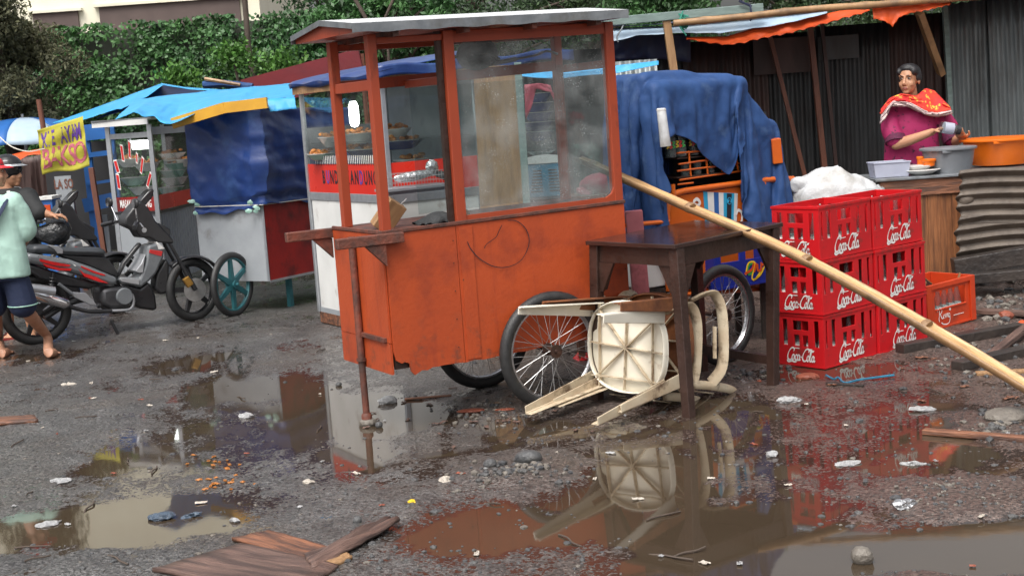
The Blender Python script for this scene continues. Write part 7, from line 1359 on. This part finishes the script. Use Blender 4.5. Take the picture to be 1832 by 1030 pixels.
# ================================================================== LITTER, BOARDS, BRICKS
def align(o, yaw):
    o.data.transform(Matrix.Rotation(-yaw, 4, 'Z')); o.rotation_euler = (0, 0, yaw); return o
def flat(name, lab, cat, px, m, th=.016, lift=0., warp=.01, group=None, seed=0):
    """a board or scrap lying on the yard, its corners at surveyed points (in order round the edge, four of them)"""
    P = [G(*p) for p in px]; z0 = max(gz(p.x, p.y) for p in P) * .6 + lift; b = MB()
    f = lambda u, v: (P[0].lerp(P[1], u)).lerp(P[3].lerp(P[2], u), v) + Vector((.006 * fn(v * 6, seed) * (u in (0, 1)), 0, z0 + th / 2 + warp * fn(u * 2 + seed, v * 2, seed) + .003 * fn(u * 3, v * 14, seed)))
    b.grid(16, 10, f); o = b.build(name, m, smooth=True, solid=th); e_ = P[1] - P[0]; o2 = P[3] - P[0]; e_ = e_ if e_.length > o2.length else o2; return tag(align(recenter(o), math.atan2(e_.y, e_.x)), lab, cat, group)
flat('wood_board', 'weathered wide board lying flat at the bottom edge left of centre', 'board', [(274, 1028), (432, 982), (606, 1022), (530, 1075)], 'plankgrey', .016, .002, .006, seed=1)
flat('wood_board', 'warmer reddish board lying under the weathered wide board', 'board', [(416, 972), (482, 958), (606, 992), (556, 1014)], 'plank', .014, .004, .004, seed=2)
flat('wood_board', 'dark twisted board strip pointing up right from the weathered board', 'board', [(545, 1004), (690, 938), (716, 944), (560, 1032)], 'plankgrey', .014, .012, .022, seed=5)
flat('wood_offcut', 'small pale offcut beside the twisted dark board strip', 'board', [(575, 1016), (622, 999), (630, 1006), (585, 1026)], 'wood', .016, .002, .002, seed=6)
flat('wood_offcut', 'reddish flat strip of wood at the left edge on the grey yard', 'board', [(-20, 756), (62, 752), (69, 760), (-20, 768)], 'plank', .02, .004, .003, seed=7)
def beam(name, lab, a, c_, wd, h, m, za=.0, zb=.0, cat='timber'):
    p, q = G(*a), G(*c_); p.z = gz(p.x, p.y) * .7 + h / 2 + za; q.z = gz(q.x, q.y) * .7 + h / 2 + zb; b = MB(); b.bar(p, q, wd, h); o = align(recenter(b.build(name, m, bevel=.005)), math.atan2(q.y - p.y, q.x - p.x)); return tag(o, lab, cat)
beam('timber_beam', 'black timber beam lying in front of the orange crate', (1610, 634), (1828, 596), .08, .055, 'black_wood')
beam('timber_beam', 'black timber beam at the right edge below the bamboo pole', (1712, 664), (1860, 630), .08, .05, 'black_wood')
beam('timber_beam', 'thin dark slat crossing the right edge beam', (1765, 648), (1850, 596), .05, .03, 'plankgrey', 0, .05)
beam('timber_beam', 'grey slat lying on the rubbish right of the orange crate', (1752, 568), (1860, 574), .09, .03, 'plankgrey', .02, .02)
beam('wood_strip', 'brown notched strip of wood lying at the right edge', (1652, 776), (1850, 794), .045, .025, 'plank', cat='strip')
beam('wood_strip', 'pale new wood strip near the foot of the bamboo pole', (1746, 674), (1850, 668), .05, .02, 'wood', cat='strip')
beam('wood_strip', 'thin dark stick in front of the red crates', (1478, 690), (1546, 694), .02, .016, 'black_wood', cat='strip')
beam('wood_strip', 'thin stick on the wet ground right of the white bag under the cart', (724, 716), (808, 711), .018, .014, 'plank', cat='strip')
def crumple(name, lab, cat, px, py, d, m, seed, lift=.3, rough=.75, group=None):
    p = G(px, py); b = MB(); b.rock((p.x, p.y, max(0, gz(p.x, p.y)) + d[2] * lift), d, seed, 3, rough); b.v = [(v[0] + .012 * fn(v[1] * 40, v[2] * 60, seed), v[1] + .012 * fn(v[0] * 40, v[2] * 60, seed + 1), v[2] + .006 * fn(v[0] * 50, v[1] * 50, seed + 2)) for v in b.v]
    o = recenter(b.build(name, m, smooth=False)); return tag(o, lab, cat, group)
for i, (px, py, dx, dy, dz, lab) in enumerate(((106, 866, .05, .045, .016, 'crumpled white plastic bag near the bottom left puddle'), (692, 720, .075, .05, .03, 'bulky clear white plastic bag right of the orange cart leg'), (444, 746, .055, .04, .018, 'thin clear plastic bag on the yard left of the cart leg'), (1410, 721, .06, .04, .022, 'white plastic bag lying in front of the table right leg'), (1648, 734, .07, .035, .016, 'long white plastic scrap in front of the red crates'), (1512, 830, .065, .04, .012, 'flat whitish tissue in the middle of the right wet ground'), (1630, 830, .07, .035, .014, 'oblong whitish tissue right of the middle of the wet ground'), (1380, 816, .03, .025, .018, 'small round white scrap below the table right leg'), (82, 938, .06, .05, .01, 'white film floating in the bottom left puddle'), (418, 933, .025, .018, .012, 'little white scrap right of the bottom left puddle'))):
    crumple('plastic_bag', lab, 'bag', px, py, (dx, dy, dz), 'bag', i + 1)
for i, (px, py, d, m, lab) in enumerate(((290, 926, (.06, .05, .02), 'baggrey', 'dark blue grey bag floating in the bottom left puddle'), (342, 924, (.05, .03, .014), 'baggrey', 'smaller blue grey bag beside the dark one in the puddle'), (1040, 646, (.07, .05, .04), 'bikered', 'crumpled bright red plastic behind the wheel spokes'), (1618, 910, (.06, .04, .025), 'foil', 'torn silvery carton on the right mud bank'), (545, 868, (.03, .022, .012), 'paper', 'pale paper lump right of the middle puddles'), (800, 862, (.035, .03, .016), 'paper', 'pale lump left of the rubble heap'), (122, 690, (.05, .03, .012), 'paper', 'pale flat wet paper on the left yard'))):
    crumple('plastic_scrap', lab, 'scrap', px, py, d, m, i + 31)
for i, (px, py, d, m, lab) in enumerate(((1447, 676, (.075, .045, .025), 'brick', 'red brick piece in front of the left crate stack'), (1802, 574, (.055, .045, .04), 'brick', 'red brick lump on the rubbish right of the orange crate'), (842, 738, (.07, .03, .010), 'brick', 'flat red tile shard in front of the bicycle wheel'), (902, 737, (.06, .03, .010), 'brick', 'second flat red tile shard nearer the bicycle wheel'), (1832, 590, (.04, .04, .04), 'tarp_orange', 'round orange red object at the right edge'))):
    p = G(px, py); b = MB(); b.rock((p.x, p.y, max(0, gz(p.x, p.y)) + d[2] * .5), d, i + 50, 2, .55); o = recenter(b.build('brick_piece', m)); tag(o, lab, 'brick')
for i, (px, py, d, m, lab) in enumerate(((948, 833, (.065, .05, .036), 'stone', 'smooth dark round stone on top of the rubble heap'), (878, 842, (.035, .03, .024), 'stone', 'smaller dark stone left of the round one on the rubble heap'), (1543, 1006, (.04, .045, .04), 'stone_l', 'brown stone standing in the bottom right puddle'), (1806, 752, (.12, .09, .035), 'stone_l', 'pale broken concrete lump at the right edge'), (606, 690, (.02, .018, .016), 'stone', 'small black stone near the orange cart leg on the left'), (640, 940, (.02, .016, .02), 'stone', 'small black stone near the bottom centre'))):
    p = G(px, py); b = MB(); b.rock((p.x, p.y, max(0, gz(p.x, p.y)) + d[2] * .45), d, i + 70, 3 if i == 0 else 2, .22); o = recenter(b.build('stone', m, smooth=i == 0)); tag(o, lab, 'stone')
b = MB(); r = random.Random(12)
for cx_, cy2, sx, sy, n, s0 in ((930, 850, 75, 16, 100, .011), (1700, 885, 95, 25, 90, .006), (1800, 560, 70, 40, 90, .02), (1760, 650, 90, 40, 70, .013), (870, 740, 90, 22, 80, .009), (1790, 765, 50, 25, 60, .012), (1330, 668, 70, 14, 60, .011)):
    for i in range(n):
        g = G(r.gauss(cx_, sx * .55), r.gauss(cy2, sy * .6)); s = s0 * r.uniform(.5, 1.7); b.cur = 0 if r.random() < .6 else 1; mm = rz(r.uniform(0, 6)); q = (s * r.uniform(.8, 1.5), s, s * r.uniform(.5, .9)); z = max(0, gz(g.x, g.y)) + s * .25
        b.add([Vector((g.x, g.y, z)) + mm @ Vector((v.x * q[0] * r.uniform(.8, 1.2), v.y * q[1] * r.uniform(.8, 1.2), v.z * q[2])) for v in IV], IF)
o = b.build('rubble', ['stone', 'stone_l']); tag(o, 'broken stone and earth lumps heaped here and there', 'rubble', kind='stuff')
# small countable litter
r = random.Random(5); first = {}
def scrap(kind, lab, grp, m, n, region, size):
    src = None
    for i in range(n):
        px, py = region(r); g = G(px, py); z = max(0.0, gz(g.x, g.y))
        if src is None:
            b = MB()
            if kind == 'twig': b.tube(spline([(-size, 0, .004), (-size * .3, size * .08, .007), (size * .4, -size * .05, .005), (size, .004, .004)], 4), [.0035] * 13, 5)
            else: b.grid(6, 5, lambda u, v: (size * (u - .5) * 2, size * 1.2 * (v - .5), .004 + .007 * fn(u * 3, v * 3, size * 90) + .002))
            src = o = b.build(kind, m, solid=0 if kind == 'twig' else .0015)
        else: o = src.copy(); col.objects.link(o)
        o.location = (g.x, g.y, z); k = r.uniform(.6, 1.5); o.scale = (k * r.uniform(.7, 1.4), k, 1); o.rotation_euler = (r.uniform(-.1, .1), r.uniform(-.1, .1), r.uniform(0, 6.28)); tag(o, lab, 'twig' if kind == 'twig' else 'scrap', grp)
wide = lambda r: (r.uniform(0, 1832), 600 + 420 * r.random() ** 1.2)
mid = lambda r: (r.gauss(900, 110), r.gauss(745, 26)); right = lambda r: (r.uniform(1480, 1832), r.uniform(600, 720))
scrap('paper_scrap', 'tiny pale paper scrap lying on the wet yard', 'pale paper scraps on the yard', 'paper', 34, wide, .013)
scrap('film_scrap', 'tiny white plastic scrap lying on the wet yard', 'white plastic scraps on the yard', 'bag', 20, wide, .010)
scrap('twig', 'thin brown twig lying on the wet yard', 'twigs on the yard', 'bark', 30, wide, .06)
scrap('leaf_scrap', 'brownish litter scrap by the cart wheel', 'brown scraps by the cart wheel', 'plankgrey', 26, mid, .016)
scrap('splinter', 'wood splinter on the rubbish near the crates', 'wood splinters near the crates', 'plank', 20, right, .02)
scrap('red_scrap', 'small red litter scrap on the yard', 'red scraps on the yard', 'brick', 12, wide, .014)
scrap('husk_crumb', 'orange brown spilled husk crumb left of the cart leg', 'spilled orange husks', 'food', 28, lambda r: (r.gauss(385, 28), r.choice((828, 866)) + r.gauss(0, 6)), .010)
crumple('yellow_scrap', 'small bright yellow scrap at the bottom centre', 'scrap', 738, 903, (.02, .012, .008), 'yellow', 3)
b = MB(); b.tube(spline([tuple(G(x, y) + Vector((0, 0, .016))) for x, y in ((1478, 676), (1492, 683), (1500, 680), (1512, 690), (1540, 684), (1600, 676))], 5), .006, 5); o = recenter(b.build('blue_string', 'machine')); tag(o, 'blue cord trailing on the ground in front of the crates', 'cord')
